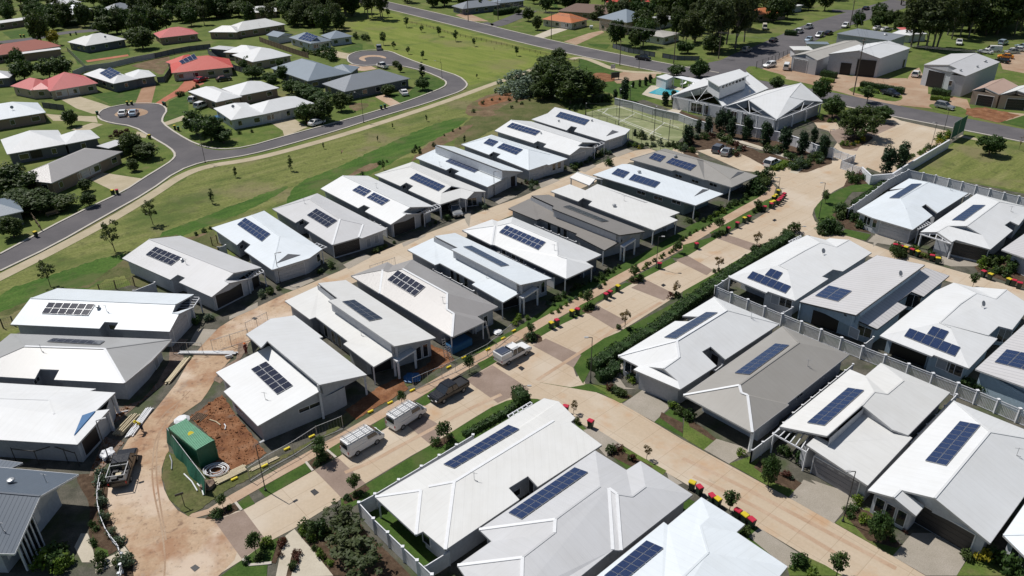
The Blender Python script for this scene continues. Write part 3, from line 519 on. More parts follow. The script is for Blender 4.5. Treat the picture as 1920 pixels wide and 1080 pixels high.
# --- front driveways & lawns, right-hand side
for s in ['@z9 120,370 190,310 390,370 260,450', '@z9 595,640 680,540 960,650 850,785', '@z9 1180,970 1290,840 1400,840 1620,950 1540,1080 1370,1080', '@z8 1580,115 1700,30 1850,130 1760,215', '@z8 1360,260 1430,250 1580,345 1490,410', '@z8 1830,500 1920,560 1890,570 @z9 -40,580 40,620 20,650 -60,600', '@z9 370,860 430,810 670,965 590,1040']:
    patch('driveway', s, 'agg', 9)
for s in ['@z4 1110,770 1220,775 1130,870 1060,860', '@z4 1290,700 1450,620 1450,650 1290,720', '@z4 1590,540 1740,480 1770,500 1650,555', '@z5 10,410 130,350 170,365 40,435', '@z5 340,290 480,235 470,250 350,310', '@A 0,0 0,1 1,1', '@D 1200,1060 1220,880 1130,900 1160,1000', '@D 1430,740 1730,700 1740,710 1530,800', '@E 640,960 800,920 900,950 690,1040', '@E 1090,830 1260,765 1310,790 1180,860', '@E 1470,640 1640,590 1730,620 1540,690', '@z5 620,130 690,115 720,125 640,150']:
    patch('driveway', s, 'agg', 9)
for s in ['@L 220,860 250,690 700,850 560,820 460,810 300,790', '@L 960,1040 1010,930 1200,975 1430,1040 1380,1080 1100,1080', '@L 160,800 230,730 600,850 700,860 640,820 480,850']:
    patch('driveway', s, 'agg', 9)
patch('village_path', '@k 730,700 790,700 830,800 860,960 740,960 670,820', 'pale', 9)
patch('village_path', '@k 860,960 1050,880 1120,815 1190,905 1080,960 860,1060', 'pale', 9)
patch('village_path', '@l 730,660 830,780 1000,960 1080,1080 560,1100 600,900 650,720', 'pale', 9)
patch('planting_bed', '@l 525,960 590,740 655,730 650,790 600,870 560,970', 'mulch', 11)
patch('planting_bed', '@l 650,1100 720,850 770,860 740,960 700,1080', 'mulch', 11)
patch('planting_bed', '@l 760,680 860,660 1100,640 1320,600 1400,720 1550,850 1800,1100 1080,1080 880,830', 'mulch', 10)
patch('verge_grass', '@l 60,1090 270,930 330,985 490,970 480,1090', 'lawn', 10)
patch('verge_grass', '@l 270,930 380,850 500,770 590,735 520,965 330,985', 'lawn', 10)
ribbon('bed_edge', '@l 268,930 330,985 500,970 525,965', 0.3, M['concrete'], 11, sm=0, height=0.06)
patch('planting_bed', '@k 690,170 850,160 870,420 920,560 980,680 1060,850 880,950 800,700 810,480 790,400 700,240', 'mulch', 10)
patch('planting_bed', '@k 910,140 990,150 960,440 1020,650 1100,800 1060,840 940,640 890,420', 'mulch', 10)
patch('planting_bed', '@k 1110,960 1190,920 1200,1100 1080,1100', 'mulch', 10)
patch('lawn_grass', '@k 830,700 880,820 970,850 980,900 880,960', 'lawn', 11)
# gardens in the right-hand block
for s in ['@z9 0,300 10,200 110,250 190,310 120,375', '@z9 260,450 400,400 520,480 670,560 600,640', '@z9 855,785 960,690 1050,700 1230,910 1180,970', '@z8 1360,0 1500,10 1640,70 1570,110', '@z8 1760,215 1850,140 1920,180 1920,300', '@z8 1500,400 1580,350 1830,490 1800,520 1640,470', '@z9 590,1040 680,965 800,1020 900,1080 600,1080', '@z9 1540,1080 1620,960 1760,1010 1920,1080', '@z9 320,830 350,790 430,810 380,860']:
    patch('lawn_grass', s, 'lawn2' if random.random() < .6 else 'lawn', 8)
for s in ['@z9 20,190 110,245 190,310 170,320 40,240', '@z9 440,420 520,480 670,560 630,600 520,560 400,470', '@z9 960,690 1050,720 1230,910 1200,925 1040,880 900,730', '@z8 1500,20 1640,70 1600,90 1500,40', '@z8 1800,160 1920,220 1920,280 1790,190', '@z8 1500,400 1560,370 1760,470 1640,470', '@L 430,830 560,840 1000,980 960,1050 700,960 450,900', '@z6 1640,420 1800,380 1920,470 1920,540 1660,450', '@z6 840,130 900,80 1000,120 1060,230 920,210']:
    patch('planting_bed', s, 'mulch', 10)
patch('side_path', '@Q 40,900 150,790 190,880 130,960 200,1060 320,1080 140,1080 60,1000', 'agg', 9)
patch('side_path', '@z9 720,540 900,600 1230,900 1180,920 1000,790', 'agg', 9)
patch('verge_grass', '@z6 735,120 760,60 850,0 1010,-60 900,60 850,180 880,230 790,200', 'lawn', 9, sm=1)
patch('verge_grass', '@z6 870,235 920,210 1060,240 1030,275', 'lawn', 9)
patch('verge_grass', '@z3 870,1080 960,1030 1040,1000 1080,1020 1060,1080', 'lawn', 9)
patch('planting_bed', '@z3 900,1060 930,1000 1000,960 1120,1000 1100,1030 960,1040', 'mulch', 10)
# clubhouse frontage
patch('car_park', '@z3 60,840 130,800 310,840 420,880 640,930 740,960 900,900 900,980 700,1010 500,980 330,960 200,900', 'conc', 9)
patch('forecourt', '@z3 740,690 900,680 1180,660 1230,680 1500,740 1520,780 1500,800 1390,850 1290,920 1180,1000 1030,940 850,830 900,760 760,720', 'conc', 9)
patch('forecourt_band', '@z3 820,740 900,720 1180,690 1200,710 1020,790 980,850 900,840', 'paver', 10)
patch('planting_bed', '@z3 880,810 950,760 1050,760 1080,780 960,845 890,835', 'mulch', 12, sm=1)
patch('planting_bed', '@z3 640,640 760,650 880,640 900,690 740,690', 'mulch', 11)
patch('planting_bed', '@z3 0,860 60,760 200,750 440,860 840,880 840,920 700,970 620,975 600,900 500,960 380,890 240,830 60,850 120,920 30,890', 'mulch', 10)
ribbon('garden_path', '@z3 200,760 400,820 560,870 690,920 620,975', 1.6, 'pale', 11, sm=1)
ribbon('kerb', '@z3 200,790 460,850 640,910', 0.3, M['concrete'], 11, sm=0, height=0.12)
patch('tennis_court', '@z2 1375,635 1560,585 1620,590 1920,660 @z3 90,700 -20,790 -80,880 @z2 1640,790 1380,660', 'turf', 8)
for s in ['@z2 1440,620 1800,760', '@z2 1560,600 1900,720', '@z2 1500,612 1470,640', '@z2 1650,640 1560,690', '@z2 1820,690 1730,760', '@z2 1480,640 1840,790', '@z2 1440,620 1600,598']:
    ribbon('court_line', s, 0.18, GM['line'], 9, sm=0)
patch('pool_deck', '@d 880,850 960,770 1170,775 1260,800 1300,830 1200,900 1060,900 940,870', 'pale', 9)
patch('rear_court', '@d 1100,1000 1180,975 1240,990 1180,1060', 'pale', 9)
patch('drain_grate', '@z7 1745,605 1770,592 1795,612 1768,630', M['black'], 13)
patch('drain_grate', '@z7 1070,1035 1100,1017 1125,1035 1095,1058', M['black'], 13)
patch('drain_grate', '@z5 993,990 1010,980 1032,993 1015,1008', M['black'], 13)
patch('drain_grate', '@z6 503,160 518,152 530,160 515,168', M['black'], 13)
patch('drain_grate', '@z5 1797,525 1812,517 1826,526 1810,535', M['black'], 13)
patch('drain_grate', '@z4 1415,712 1430,705 1450,712 1435,722', M['black'], 13)

for s in ('@z7 1000,120 960,200 900,260 870,330 860,420 855,520 870,640 900,760 920,880 930,1000 925,1080', '@z7 950,190 905,260 885,340 880,430 880,520 895,640 915,760 935,880', '@z7 1070,40 1000,110 930,160 880,230'):
    ribbon('tyre_track', s, .16, 'hard', 9, sm=2)
for s in ('@z8 20,500 170,440 330,350 500,260 700,150 900,60', '@z5 1100,1060 1350,900 1560,760 1800,620', '@z9 0,420 300,560 600,720 900,880 1200,1040', '@z9 60,520 330,650 620,810 900,980'):
    ribbon('tyre_track', s, .5, 'foot', 9, sm=2)
# ================================================================== HOUSES
def isect(p, d, q, e):
    den = d.x * e.y - d.y * e.x
    if abs(den) < 1e-6: return None
    t = ((q.x - p.x) * e.y - (q.y - p.y) * e.x) / den
    return p + d * t
def inset_poly(pts, ds):
    """pts: 2D Vectors; ds: inset per edge i (i -> i+1); result polygon, orientation kept"""
    n = len(pts); A = sum(pts[i].x * pts[(i + 1) % n].y - pts[(i + 1) % n].x * pts[i].y for i in range(n))
    s = 1 if A > 0 else -1; out = []
    for i in range(n):
        a, b, c = pts[i - 1], pts[i], pts[(i + 1) % n]
        d1 = (b - a).normalized(); d2 = (c - b).normalized()
        n1 = Vector((-d1.y, d1.x)) * s; n2 = Vector((-d2.y, d2.x)) * s
        p1 = b + n1 * ds[i - 1]; p2 = b + n2 * ds[i]
        if abs(d1.cross(d2) if hasattr(d1, 'cross') else 0) < 0.05 or abs(d1.x * d2.y - d1.y * d2.x) < 0.12: q = (p1 + p2) / 2
        else:
            q = isect(p1, d1, p2, d2)
            if q is None or (q - b).length > 3.5 * max(ds[i - 1], ds[i], 0.2): q = (p1 + p2) / 2
        out.append(q)
    return out

class House:
    """roof planes from corner points; every corner is a photo pixel at its own true height"""
    def __init__(s, name, label, verts, faces, roof='white', walls=None, gables='', wall='lgrey', eaves='', E=2.75, slope=0.4, ins=0.5, cat='house',
                 group=None, caps='', fascia='gutter', gwall=None, wins=None, gbot=2.5):
        s.E = E; s.V = {}; cur = 'f0'; spec = {}
        for t in verts.split():
            if t[0] == '@': cur = t[1:]; continue
            nm, rest = t.split(':'); a = rest.split(','); c = CR[cur]
            X, Y = c[0] + float(a[0]) / c[2], c[1] + float(a[1]) / c[2]
            spec[nm] = (X, Y, a[2] if len(a) > 2 else None)
        names = list(spec)
        for nm, (X, Y, h) in spec.items():
            if h is None and nm[0].islower(): s.V[nm] = P(X, Y, E)
            elif h is not None and h[0] not in '=': s.V[nm] = P(X, Y, float(h))
        def parse(e): return [x for x in e.replace('-', ' ').split()]
        eav = [tuple(x.split('-')) for x in eaves.split()] if eaves else None
        for nm, (X, Y, h) in spec.items():
            if nm in s.V: continue
            sl = slope; lines = eav
            if h and h[0] == '=':
                q = h[1:].split('*'); lines = [tuple(q[0].split('-'))]
                if len(q) > 1: sl = float(q[1])
            z = E + 1.0
            for _ in range(25):
                p = P(X, Y, z); best = 1e9
                for a, b in lines:
                    A, B = s.V[a], s.V[b]; d = Vector((B.x - A.x, B.y - A.y)); L = d.length; d /= L
                    best = min(best, abs((p.x - A.x) * -d.y + (p.y - A.y) * d.x))
                z = z * 0.4 + 0.6 * (E + sl * min(best, 9))
            s.V[nm] = P(X, Y, z)
        s.solve(spec, names, [f.split('-') for f in faces.split()], eav)
        # root at centroid of eave corners
        c = sum((v for v in s.V.values()), Vector()) / len(s.V)
        s.root = empty(name, (c.x, c.y, 0), 0, label, cat, group)
        s.off = Vector((c.x, c.y, 0))
        for k in s.V: s.V[k] = s.V[k] - s.off
        s.cen = Vector((0, 0, 0))
        # roof solid
        mb = MB(); s.F = []
        faces = [f.split('-') for f in faces.split()]
        edges = {}
        for f in faces:
            for i in range(len(f)):
                e = (f[i], f[(i + 1) % len(f)]); edges.setdefault(frozenset(e), []).append(e)
        for f in faces:
            P3 = [s.V[k] for k in f]
            A = sum(P3[i].x * P3[(i + 1) % len(P3)].y - P3[(i + 1) % len(P3)].x * P3[i].y for i in range(len(P3)))
            if A < 0: P3 = P3[::-1]
            # newell normal -> uv frame (u runs level, v up the slope)
            n = Vector()
            for i in range(len(P3)):
                a, b = P3[i], P3[(i + 1) % len(P3)]
                n += Vector(((a.y - b.y) * (a.z + b.z), (a.z - b.z) * (a.x + b.x), (a.x - b.x) * (a.y + b.y)))
            n.normalize()
            if n.z < 0: n = -n
            u = Vector((0, 0, 1)).cross(n)
            u = u.normalized() if u.length > 0.03 else Vector((1, 0, 0))
            v = n.cross(u)
            for t in tessellate_polygon([P3]):
                tv = [P3[k] for k in t]
                if (tv[1] - tv[0]).cross(tv[2] - tv[0]).z < 0: tv = tv[::-1]
                s.F.append((tv, n))
                mb.uv[len(mb.f)] = [(q @ u, q @ v) for q in tv]
                mb.add(tv, [(0, 1, 2)])
        s.roof = mb.build('roof', ROOF[roof], s.root)
        fb = MB()
        for tv, n in s.F:
            lo = [q - Vector((0, 0, 0.17)) for q in tv]; fb.add(lo, [(0, 2, 1)])
        for k, es in edges.items():
            if len(es) == 1:
                a, b = s.V[es[0][0]], s.V[es[0][1]]; dz = Vector((0, 0, 0.2)); up = Vector((0, 0, -0.002))
                d = Vector((b.x - a.x, b.y - a.y, 0)); 
                if d.length < 0.05: continue
                nrm = Vector((-d.y, d.x, 0)).normalized() * 0.03
                fb.add([a + up + nrm, b + up + nrm, b - dz + nrm, a - dz + nrm, a + up - nrm, b + up - nrm, b - dz - nrm, a - dz - nrm],
                       [(0, 1, 2, 3), (7, 6, 5, 4), (0, 4, 5, 1), (3, 2, 6, 7)])
        fb.build('fascia', M[fascia], s.roof)
        s.bvh = BVHTree.FromPolygons([tuple(q) for tv, n in s.F for q in tv], [(3 * i, 3 * i + 1, 3 * i + 2) for i in range(len(s.F))])
        if caps:
            for e in caps.split():
                cb = MB(); a, b = e.split('-'); cb.bar(s.V[a] + Vector((0, 0, 0.03)), s.V[b] + Vector((0, 0, 0.03)), 0.3, 0.05)
                cb.build('ridge_cap', M['trim'], s.roof)
        done = {frozenset(e.split('-')) for e in caps.split()}
        for k, es in edges.items():
            if len(es) != 2 or k in done or min(s.V[q].z for q in k) > 90: continue
            fa = [f for f in faces if es[0][0] in f and es[0][1] in f][:2]
            if len(fa) < 2: continue
            a, b = s.V[es[0][0]], s.V[es[0][1]]; mid = (a + b) / 2; c0, c1 = [sum((s.V[q] for q in f), Vector()) / len(f) for f in fa]
            if (a - b).length < 1 or mid.z - (c0.z + c1.z) / 2 < .12: continue
            cb = MB(); cb.bar(a + Vector((0, 0, .015)), b + Vector((0, 0, .015)), 0.2, 0.045); cb.build('ridge_cap', ROOF[roof], s.roof)
        # walls
        s.wm = WALL[wall]; s.Wt = []
        if walls is None: walls = ''
        wb = MB()
        for grp in walls.split('|'):
            items = grp.split()
            if not items: continue
            nm, ds = [], []
            for it in items:
                if ':' in it: q, d = it.split(':'); nm.append(q); ds.append(float(d))
                else: nm.append(it); ds.append(ins)
            pts = [Vector((s.V[k].x, s.V[k].y)) for k in nm]
            ip = inset_poly(pts, ds); k = len(ip)
            top = min(s.V[q].z for q in nm) - 0.12
            vs = [(p.x, p.y, 0) for p in ip] + [(p.x, p.y, top) for p in ip]
            wb.add(vs, [(i, (i + 1) % k, (i + 1) % k + k, i + k) for i in range(k)])
            s.Wt += [(ip[i], ip[(i + 1) % k]) for i in range(k)]
        for e in gables.split():
            q = e.split(':'); a, b = q[0].split('-'); A, B = s.V[a], s.V[b]
            d = Vector((B.x - A.x, B.y - A.y, 0)).normalized(); nn = Vector((-d.y, d.x, 0)); 
            if nn.dot(-(A + B) / 2) < 0: nn = -nn
            io = float(q[1]) if len(q) > 1 else ins * 0.8
            bt = float(q[2]) if len(q) > 2 else gbot
            A2 = A + nn * io - Vector((0, 0, .15)); B2 = B + nn * io - Vector((0, 0, .15))
            if gwall and len(q) > 3: continue
            wb.quad((A2.x, A2.y, bt), (B2.x, B2.y, bt), B2, A2)
        if wb.v: s.wall = wb.build('wall', s.wm, s.root)
        s.wbvh = BVHTree.FromPolygons([tuple(v) for v in wb.v], wb.f) if wb.v else None
    def solve(s, spec, names, faces, eav):
        """slide ridge and valley corners up or down until every roof face is flat"""
        w0, g, h0 = {}, {}, {}
        for nm in names:
            X, Y, h = spec[nm]; v = s.V[nm]; d = ray(X, Y); g[nm] = np.array(d / d.z); h0[nm] = v.z
            if h is not None and h[0] != '=': w = 0.25
            elif nm[0].isupper(): w = 0.05
            else:
                w = 1e6
                if eav:
                    near = 9
                    for a, b in eav:
                        A, B = s.V[a], s.V[b]; dd = Vector((B.x - A.x, B.y - A.y)).normalized()
                        near = min(near, abs((v.x - A.x) * -dd.y + (v.y - A.y) * dd.x))
                    if near > 0.7: w = 0.004
            w0[nm] = w
        pos = {k: np.array(s.V[k]) for k in names}
        fs = [[k for k in f] for f in faces if len(f) > 3]
        tri = [f for f in faces if len(f) == 3]
        for it in range(120):
            acc = {k: [0.0, 0.0] for k in names}
            for f in fs:
                pp = np.array([pos[k] for k in f]); wt = np.array([3.0 if w0[k] > 1 else 1.0 for k in f])
                c = (pp * wt[:, None]).sum(0) / wt.sum(); q = (pp - c) * np.sqrt(wt)[:, None]
                n = np.linalg.svd(q, full_matrices=False)[2][2]
                for k in f:
                    if w0[k] > 1: continue
                    gg = float(n @ g[k]); r = float(n @ (pos[k] - c)); acc[k][0] += r * gg; acc[k][1] += gg * gg
            for k in names:
                if w0[k] > 1: continue
                dh = pos[k][2] - h0[k]; st = (acc[k][0] + w0[k] * 0.3 * dh) / (acc[k][1] + w0[k] * 0.3 + 0.01)
                st = max(-0.25, min(0.25, st)); nz = max(s.E - 0.1, min(s.E + 3.6, pos[k][2] - st))
                pos[k] = pos[k] + g[k] * (nz - pos[k][2])
        for k in names: s.V[k] = Vector(pos[k])
    def hit(s, x, y, wall=False):
        o = Vector((0, 0, CAM_H)) - s.off; d = ray(x, y).normalized()
        r = (s.wbvh if wall else s.bvh).ray_cast(o, d)
        return r[0], r[1]
    def solar(s, quads, mat='solar'):
        """'@X x,y x,y x,y x,y;cols,rows' corners on the roof plane (origin, along cols, far, along rows)"""
        for q in quads.split('|'):
            a, b = q.split(';'); pp = px(a); nc, nr = (int(v) for v in b.split(','))
            cx, cy = sum(p[0] for p in pp) / 4, sum(p[1] for p in pp) / 4
            loc, n = s.hit(cx, cy)
            if loc is None: continue
            if n.z < 0: n = -n
            # plane of that roof face
            o = Vector((0, 0, CAM_H)) - s.off
            def pl(x, y):
                d = ray(x, y); t = (loc - o).dot(n) / d.dot(n); return o + d * t
            qs = []
            for p in pp:
                a_ = pl(*p); b_ = s.bvh.ray_cast(o, ray(*p).normalized())[0]; qs.append((b_ if b_ is not None and (b_ - a_).length < 1.6 else a_) + n * .12)
            A, B, Cc, D = qs
            for i in range(nc):
                for j in range(nr):
                    def bl(u, v): return A * (1 - u) * (1 - v) + B * u * (1 - v) + Cc * u * v + D * (1 - u) * v
                    g = 0.018
                    c4 = [bl((i + g) / nc, (j + g) / nr), bl((i + 1 - g) / nc, (j + g) / nr), bl((i + 1 - g) / nc, (j + 1 - g) / nr), bl((i + g) / nc, (j + 1 - g) / nr)]
                    if (c4[1] - c4[0]).cross(c4[2] - c4[0]).dot(n) < 0: c4 = c4[::-1]
                    dn = n * 0.05
                    # frame (a touch larger) + cell face
                    f = MB(); f.add(c4 + [q_ - dn for q_ in c4], [(7, 6, 5, 4), (0, 4, 5, 1), (1, 5, 6, 2), (2, 6, 7, 3), (3, 7, 4, 0)])
                    f.cur = 0
                    cc = sum(c4, Vector()) / 4
                    inn = [q_ + (cc - q_) * 0.035 + n * 0.002 for q_ in c4]
                    base = len(f.v); f.add(c4, [(0, 1, 2, 3)])
                    f.cur = 1; f.uv[len(f.f)] = [(0, 0), (1, 0), (1, 1), (0, 1)]
                    f.add(inn, [(0, 1, 2, 3)])
                    f.build('solar_panel', [M['steel'], M[mat]], s.roof)
    def whirly(s, x, y, r=0.22):
        loc, n = s.hit(x, y)
        if loc is None: return
        m = MB(); m.tube([loc - Vector((0, 0, .1)), loc + Vector((0, 0, .18))], r * 0.8, 10)
        m.tube([loc + Vector((0, 0, .18)), loc + Vector((0, 0, .3)), loc + Vector((0, 0, .42)), loc + Vector((0, 0, .5))], [r * .8, r * 1.3, r * 1.05, r * .2], 12)
        m.build('roof_vent', M['steel'], s.roof)
    def antenna(s, x, y):
        loc, n = s.hit(x, y)
        if loc is None: return
        m = MB(); t = loc + Vector((0, 0, 1.0)); m.tube([loc, t], 0.025, 5); m.bar(t + Vector((-.35, .1, -.1)), t + Vector((.35, -.1, -.1)), .03)
        m.bar(loc + Vector((0, 0, .02)), loc + Vector((.35, -.2, .02)), .04); m.build('antenna', M['gutter'], s.roof)
    def dish(s, x, y):
        loc, n = s.hit(x, y)
        if loc is None: return
        m = MB(); t = loc + Vector((0, 0, .5)); m.tube([loc, t], .03, 5)
        m.tube([t, t + Vector((.05, -.08, .05)), t + Vector((.07, -.11, .07))], [.05, .38, .40], 12); m.build('satellite_dish', M['gutter'], s.roof)
    def opening(s, x, y, w, h, kind='window', z=None):
        """x,y: photo pixel of the opening's centre on a wall"""
        loc, n = s.hit(x, y, True)
        if loc is None: return
        o = Vector((0, 0, CAM_H)) - s.off
        if n.dot(o - loc) < 0: n = -n
        n = Vector((n.x, n.y, 0)).normalized(); d = Vector((-n.y, n.x, 0))
        zc = z if z is not None else min(max(loc.z, h / 2 + 0.05), 2.45 - h / 2 + .1)
        c = Vector((loc.x, loc.y, zc)); ax = Matrix((d, n, Vector((0, 0, 1)))).transposed()
        if kind == 'window':
            f = MB()
            t = 0.07
            for sx in (-1, 1): f.box(c + d * sx * (w / 2) + n * .03, (t, .09, h + t), axis=ax)
            for sz in (-1, 1): f.box(c + Vector((0, 0, sz * h / 2)) + n * .03, (w, .09, t), axis=ax)
            if w > 1.1: f.box(c + n * .03, (t * .8, .07, h), axis=ax)
            fo = f.build('window', M['trim'], s.root)
            g = MB(); g.box(c + n * .012, (w, .03, h), axis=ax); g.build('pane', M['glass'], fo)
        elif kind == 'blind':
            f = MB()
            for sx in (-1, 1): f.box(c + d * sx * (w / 2) + n * .03, (.07, .09, h + .07), axis=ax)
            for sz in (-1, 1): f.box(c + Vector((0, 0, sz * h / 2)) + n * .03, (w, .09, .07), axis=ax)
            fo = f.build('window', M['trim'], s.root)
            g = MB(); g.box(c + n * .012, (w, .03, h), axis=ax); g.build('pane', M['curtain'], fo)
        else:
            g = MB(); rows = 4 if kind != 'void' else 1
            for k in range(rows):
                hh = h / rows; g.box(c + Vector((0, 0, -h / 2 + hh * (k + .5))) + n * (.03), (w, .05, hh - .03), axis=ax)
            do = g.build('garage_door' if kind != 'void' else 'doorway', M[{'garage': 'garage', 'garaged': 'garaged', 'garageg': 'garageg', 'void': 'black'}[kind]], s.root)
            t = MB()
            for sx in (-1, 1): t.box(c + d * sx * (w / 2 + .06) + n * .04, (.1, .1, h + .1), axis=ax)
            t.box(c + Vector((0, 0, h / 2 + .06)) + n * .04, (w + .2, .1, .1), axis=ax)
            t.build('door_frame', s.wm if kind == 'void' else M['trim'], do)
            if kind == 'garage' or kind == 'garageg':
                for k in range(4):
                    w_ = MB(); w_.box(c + d * ((k - 1.5) * w / 4) + Vector((0, 0, h / 2 - .25)) + n * .062, (.7, .012, .16), axis=ax)
                    w_.build('door_light', M['gutter'], do)
    def post(s, *names, z=None, inw=0.3, w=0.16):
        for nm in names:
            if isinstance(nm, str): v = s.V[nm]; p = Vector((v.x, v.y, 0)); p -= p.normalized() * inw; zt = v.z - .15
            else:
                loc, n = s.hit(*nm); p = Vector((loc.x, loc.y, 0)); zt = loc.z - .15
            m = MB(); m.box((p.x, p.y, zt / 2), (w, w, zt)); m.build('post', M['post'], s.root)
    def pergola(s, str4, n=6, z=2.45):
        """slatted frame: pixel quad at height z"""
        q = [P(x, y, z) - s.off for x, y in px(str4)]
        m = MB(); A, B, Cc, D = q
        m.bar(A, B, .1, .16); m.bar(D, Cc, .1, .16)
        for i in range(n):
            t = i / (n - 1); m.bar(A.lerp(B, t) + Vector((0, 0, .1)), D.lerp(Cc, t) + Vector((0, 0, .1)), .09, .14)
        po = m.build('pergola', M['post'], s.root)
        for v in (D, Cc):
            k = MB(); k.box((v.x, v.y, z / 2), (.14, .14, z)); k.build('post', M['post'], po)
    def vent(s, tri, mat='dark'):
        """dark triangular gable vent on the roof: three pixels on the roof surface"""
        pts = []
        for x, y in px(tri):
            loc, n = s.hit(x, y)
            if loc is None: return
            pts.append(loc + n * (0.06 if n.z > 0 else -.06))
        m = MB(); c = sum(pts, Vector()) / 3
        m.add(pts + [p - Vector((0, 0, .05)) for p in pts], [(0, 1, 2), (5, 4, 3), (0, 3, 4, 1), (1, 4, 5, 2), (2, 5, 3, 0)])
        m.build('gable_vent', WALL[mat], s.roof)

# ================================================================== VILLAGE VILLAS
HOUSES = []
def villaG(label, verts, roof, **kw):
    h = House('villa', label, verts, 'a-B-E-f B-c-p-q-r-s-d-G-K-E K-G-m', roof, 'a c p q r s d m f',
              'B-c a-B d-G G-m E-f:0.9 E-K:0.5', eaves='c-d a-f', group='villas of the retirement village', **kw)
    HOUSES.append(h); return h
def villa(label, verts, faces, roof, walls, gables='', name='villa', **kw):
    kw.setdefault('group', 'villas of the retirement village')
    h = House(name, label, verts, faces, roof, walls, gables, **kw); HOUSES.append(h); return h

# ---- creek row
h = villaG('white gabled villa with pergola above the grey hipped villa at the left edge',
  '@g a:515,290 B:275,380 c:95,615 p:895,652 q:940,592 r:1068,598 s:1030,658 d:1525,680 G:1610,520 m:1735,462 K:1548,512 E:1580,435 f:1745,345', 'cool', wall='lgrey')
h.solar('@g 375,520 795,538 860,435 440,420;6,2', 'solark'); h.whirly(*px('@g 885,472')[0]); h.antenna(*px('@g 962,500')[0])
h.opening(*px('@z4 1010,740')[0], 3.9, 2.2, 'garage'); h.opening(*px('@g 1015,640')[0], 1.0, .8); h.pergola('@g 1580,470 1690,375 1795,380 1735,470', 5)
h = villaG('pale gabled villa with black garage and pergola, its corner by the creek-side wire fence',
  '@B a:710,132 B:360,170 c:55,385 p:595,625 q:680,568 r:765,605 s:695,655 d:1060,820 G:1260,665 m:1475,615 K:1210,635 E:1310,550 f:1620,490', 'light', wall='lgrey')
h.solar('@B 320,350 605,470 730,378 435,258;6,2', 'solark'); h.whirly(*px('@B 730,418')[0]); h.antenna(*px('@B 775,455')[0])
h.opening(*px('@B 1260,800')[0], 4.6, 2.3, 'garaged'); h.opening(*px('@B 1560,680')[0], 1.8, 2.2, 'void'); h.pergola('@B 1400,560 1600,500 1650,540 1470,620', 6)
h = villaG('off-white gabled villa with split panel groups, black garage and pergola in the creek row',
  '@C a:1260,178 B:975,175 c:728,322 p:1150,540 q:1215,503 r:1285,535 s:1228,578 d:1515,725 G:1690,610 m:1850,600 K:1650,590 E:1735,530 f:1998,522', 'white', wall='grey')
h.solar('@C 1082,345 1215,412 1300,350 1170,288;4,2|@C 1245,428 1415,514 1510,455 1330,368;5,2'); h.antenna(*px('@C 1355,315')[0])
h.opening(*px('@C 1670,765')[0], 4.6, 2.3, 'garaged'); h.opening(*px('@C 1880,720')[0], 1.2, 2.2, 'void'); h.pergola('@D 650,870 830,800 880,830 690,910', 7)
h = villaG('white gabled villa with pergola, second from the top of the creek row',
  '@E a:575,285 B:350,268 c:165,390 p:605,530 q:650,505 r:750,538 s:715,572 d:1010,665 G:1125,578 m:1275,580 K:1100,560 E:1155,520 f:1340,525', 'white', wall='lgrey')
h.solar('@E 300,350 620,448 685,398 365,303;8,2'); h.whirly(*px('@E 685,425')[0], .15)
h.opening(*px('@E 1100,700')[0], 4.2, 2.2, 'garage'); h.pergola('@E 1260,540 1360,520 1400,535 1290,585', 4); h.opening(*px('@E 650,575')[0], .9, .7)

# hip-ended ones
def villaH(label, verts, roof, faces=None, walls=None, **kw):
    return villa(label, verts, faces or 'a-B-E-f B-c-p-q-r-s-d-E E-d-g-f', roof, walls or 'a c p q r s d g f', 'B-c a-B', eaves='c-d a-f d-g', **kw)
h = villaH('bluish white villa with eight-column panels and pale garage, left of the grey hipped villa',
  '@A a:1650,390 B:1510,440 c:1062,582 p:1345,775 q:1412,718 r:1500,772 s:1430,840 d:1740,1055 @z4 g:1740,372 @C f:745,1000 @A E:1825,680', 'cool', faces='a-B-E-f B-c-p-q-r-s-d-E E-d-g-f', wall='lgrey')
h.solar('@A 1348,550 1625,742 1725,655 1440,475;8,2'); h.vent('@z4 1555,402 1620,350 1690,355'); h.opening(*px('@z4 1640,450')[0], 4.3, 2.2, 'garage')
h.opening(*px('@A 1395,795')[0], .9, .7); h.opening(*px('@z4 1790,370')[0], .9, 1.3); h.pergola('@C 690,940 800,985 740,1010 650,960', 4)
h = villa('grey hipped villa with black garage and dark clad front in the creek row',
  '@C a:690,375 B:600,440 c:185,550 p:445,705 q:525,660 r:605,705 s:545,760 d:860,955 v:1155,870 w:1190,880 f:1470,775 E:945,665 S:1205,725',
  'a-B-E-S-f B-c-p-q-r-s-d-E E-d-v-S S-v-w-f a-c-B', 'light', 'a c p q r s d v f', eaves='c-d a-f d-v a-c', wall='lgrey', caps='E-d S-v')
h.solar('@C 572,625 800,765 918,685 682,550;6,2', 'solark'); h.antenna(*px('@C 545,490')[0]); h.opening(*px('@C 1020,965')[0], 4.6, 2.3, 'garaged')
h.opening(*px('@C 1265,930')[0], .8, 1.5, 'blind'); h.opening(*px('@C 1355,890')[0], .8, 1.5, 'blind'); h.opening(*px('@C 510,705')[0], .9, .7)
h = villa('cream villa with gabled porch and a silver wagon in its open carport',
  '@D a:560,320 B:530,375 c:135,465 p:425,592 q:490,552 r:572,592 s:515,638 d:870,800 v:1100,725 w:1170,740 f:1385,655 E:1000,592 K:885,675 S:1110,615 T:1255,655',
  'a-B-E-S-f B-c-p-q-r-s-d-K-E K-d-v-S S-v-w-T S-T-f a-c-B', 'cream', 'a c p q r s d:3.5 v f', 'E-K', eaves='c-d a-f d-v a-c', wall='lgrey')
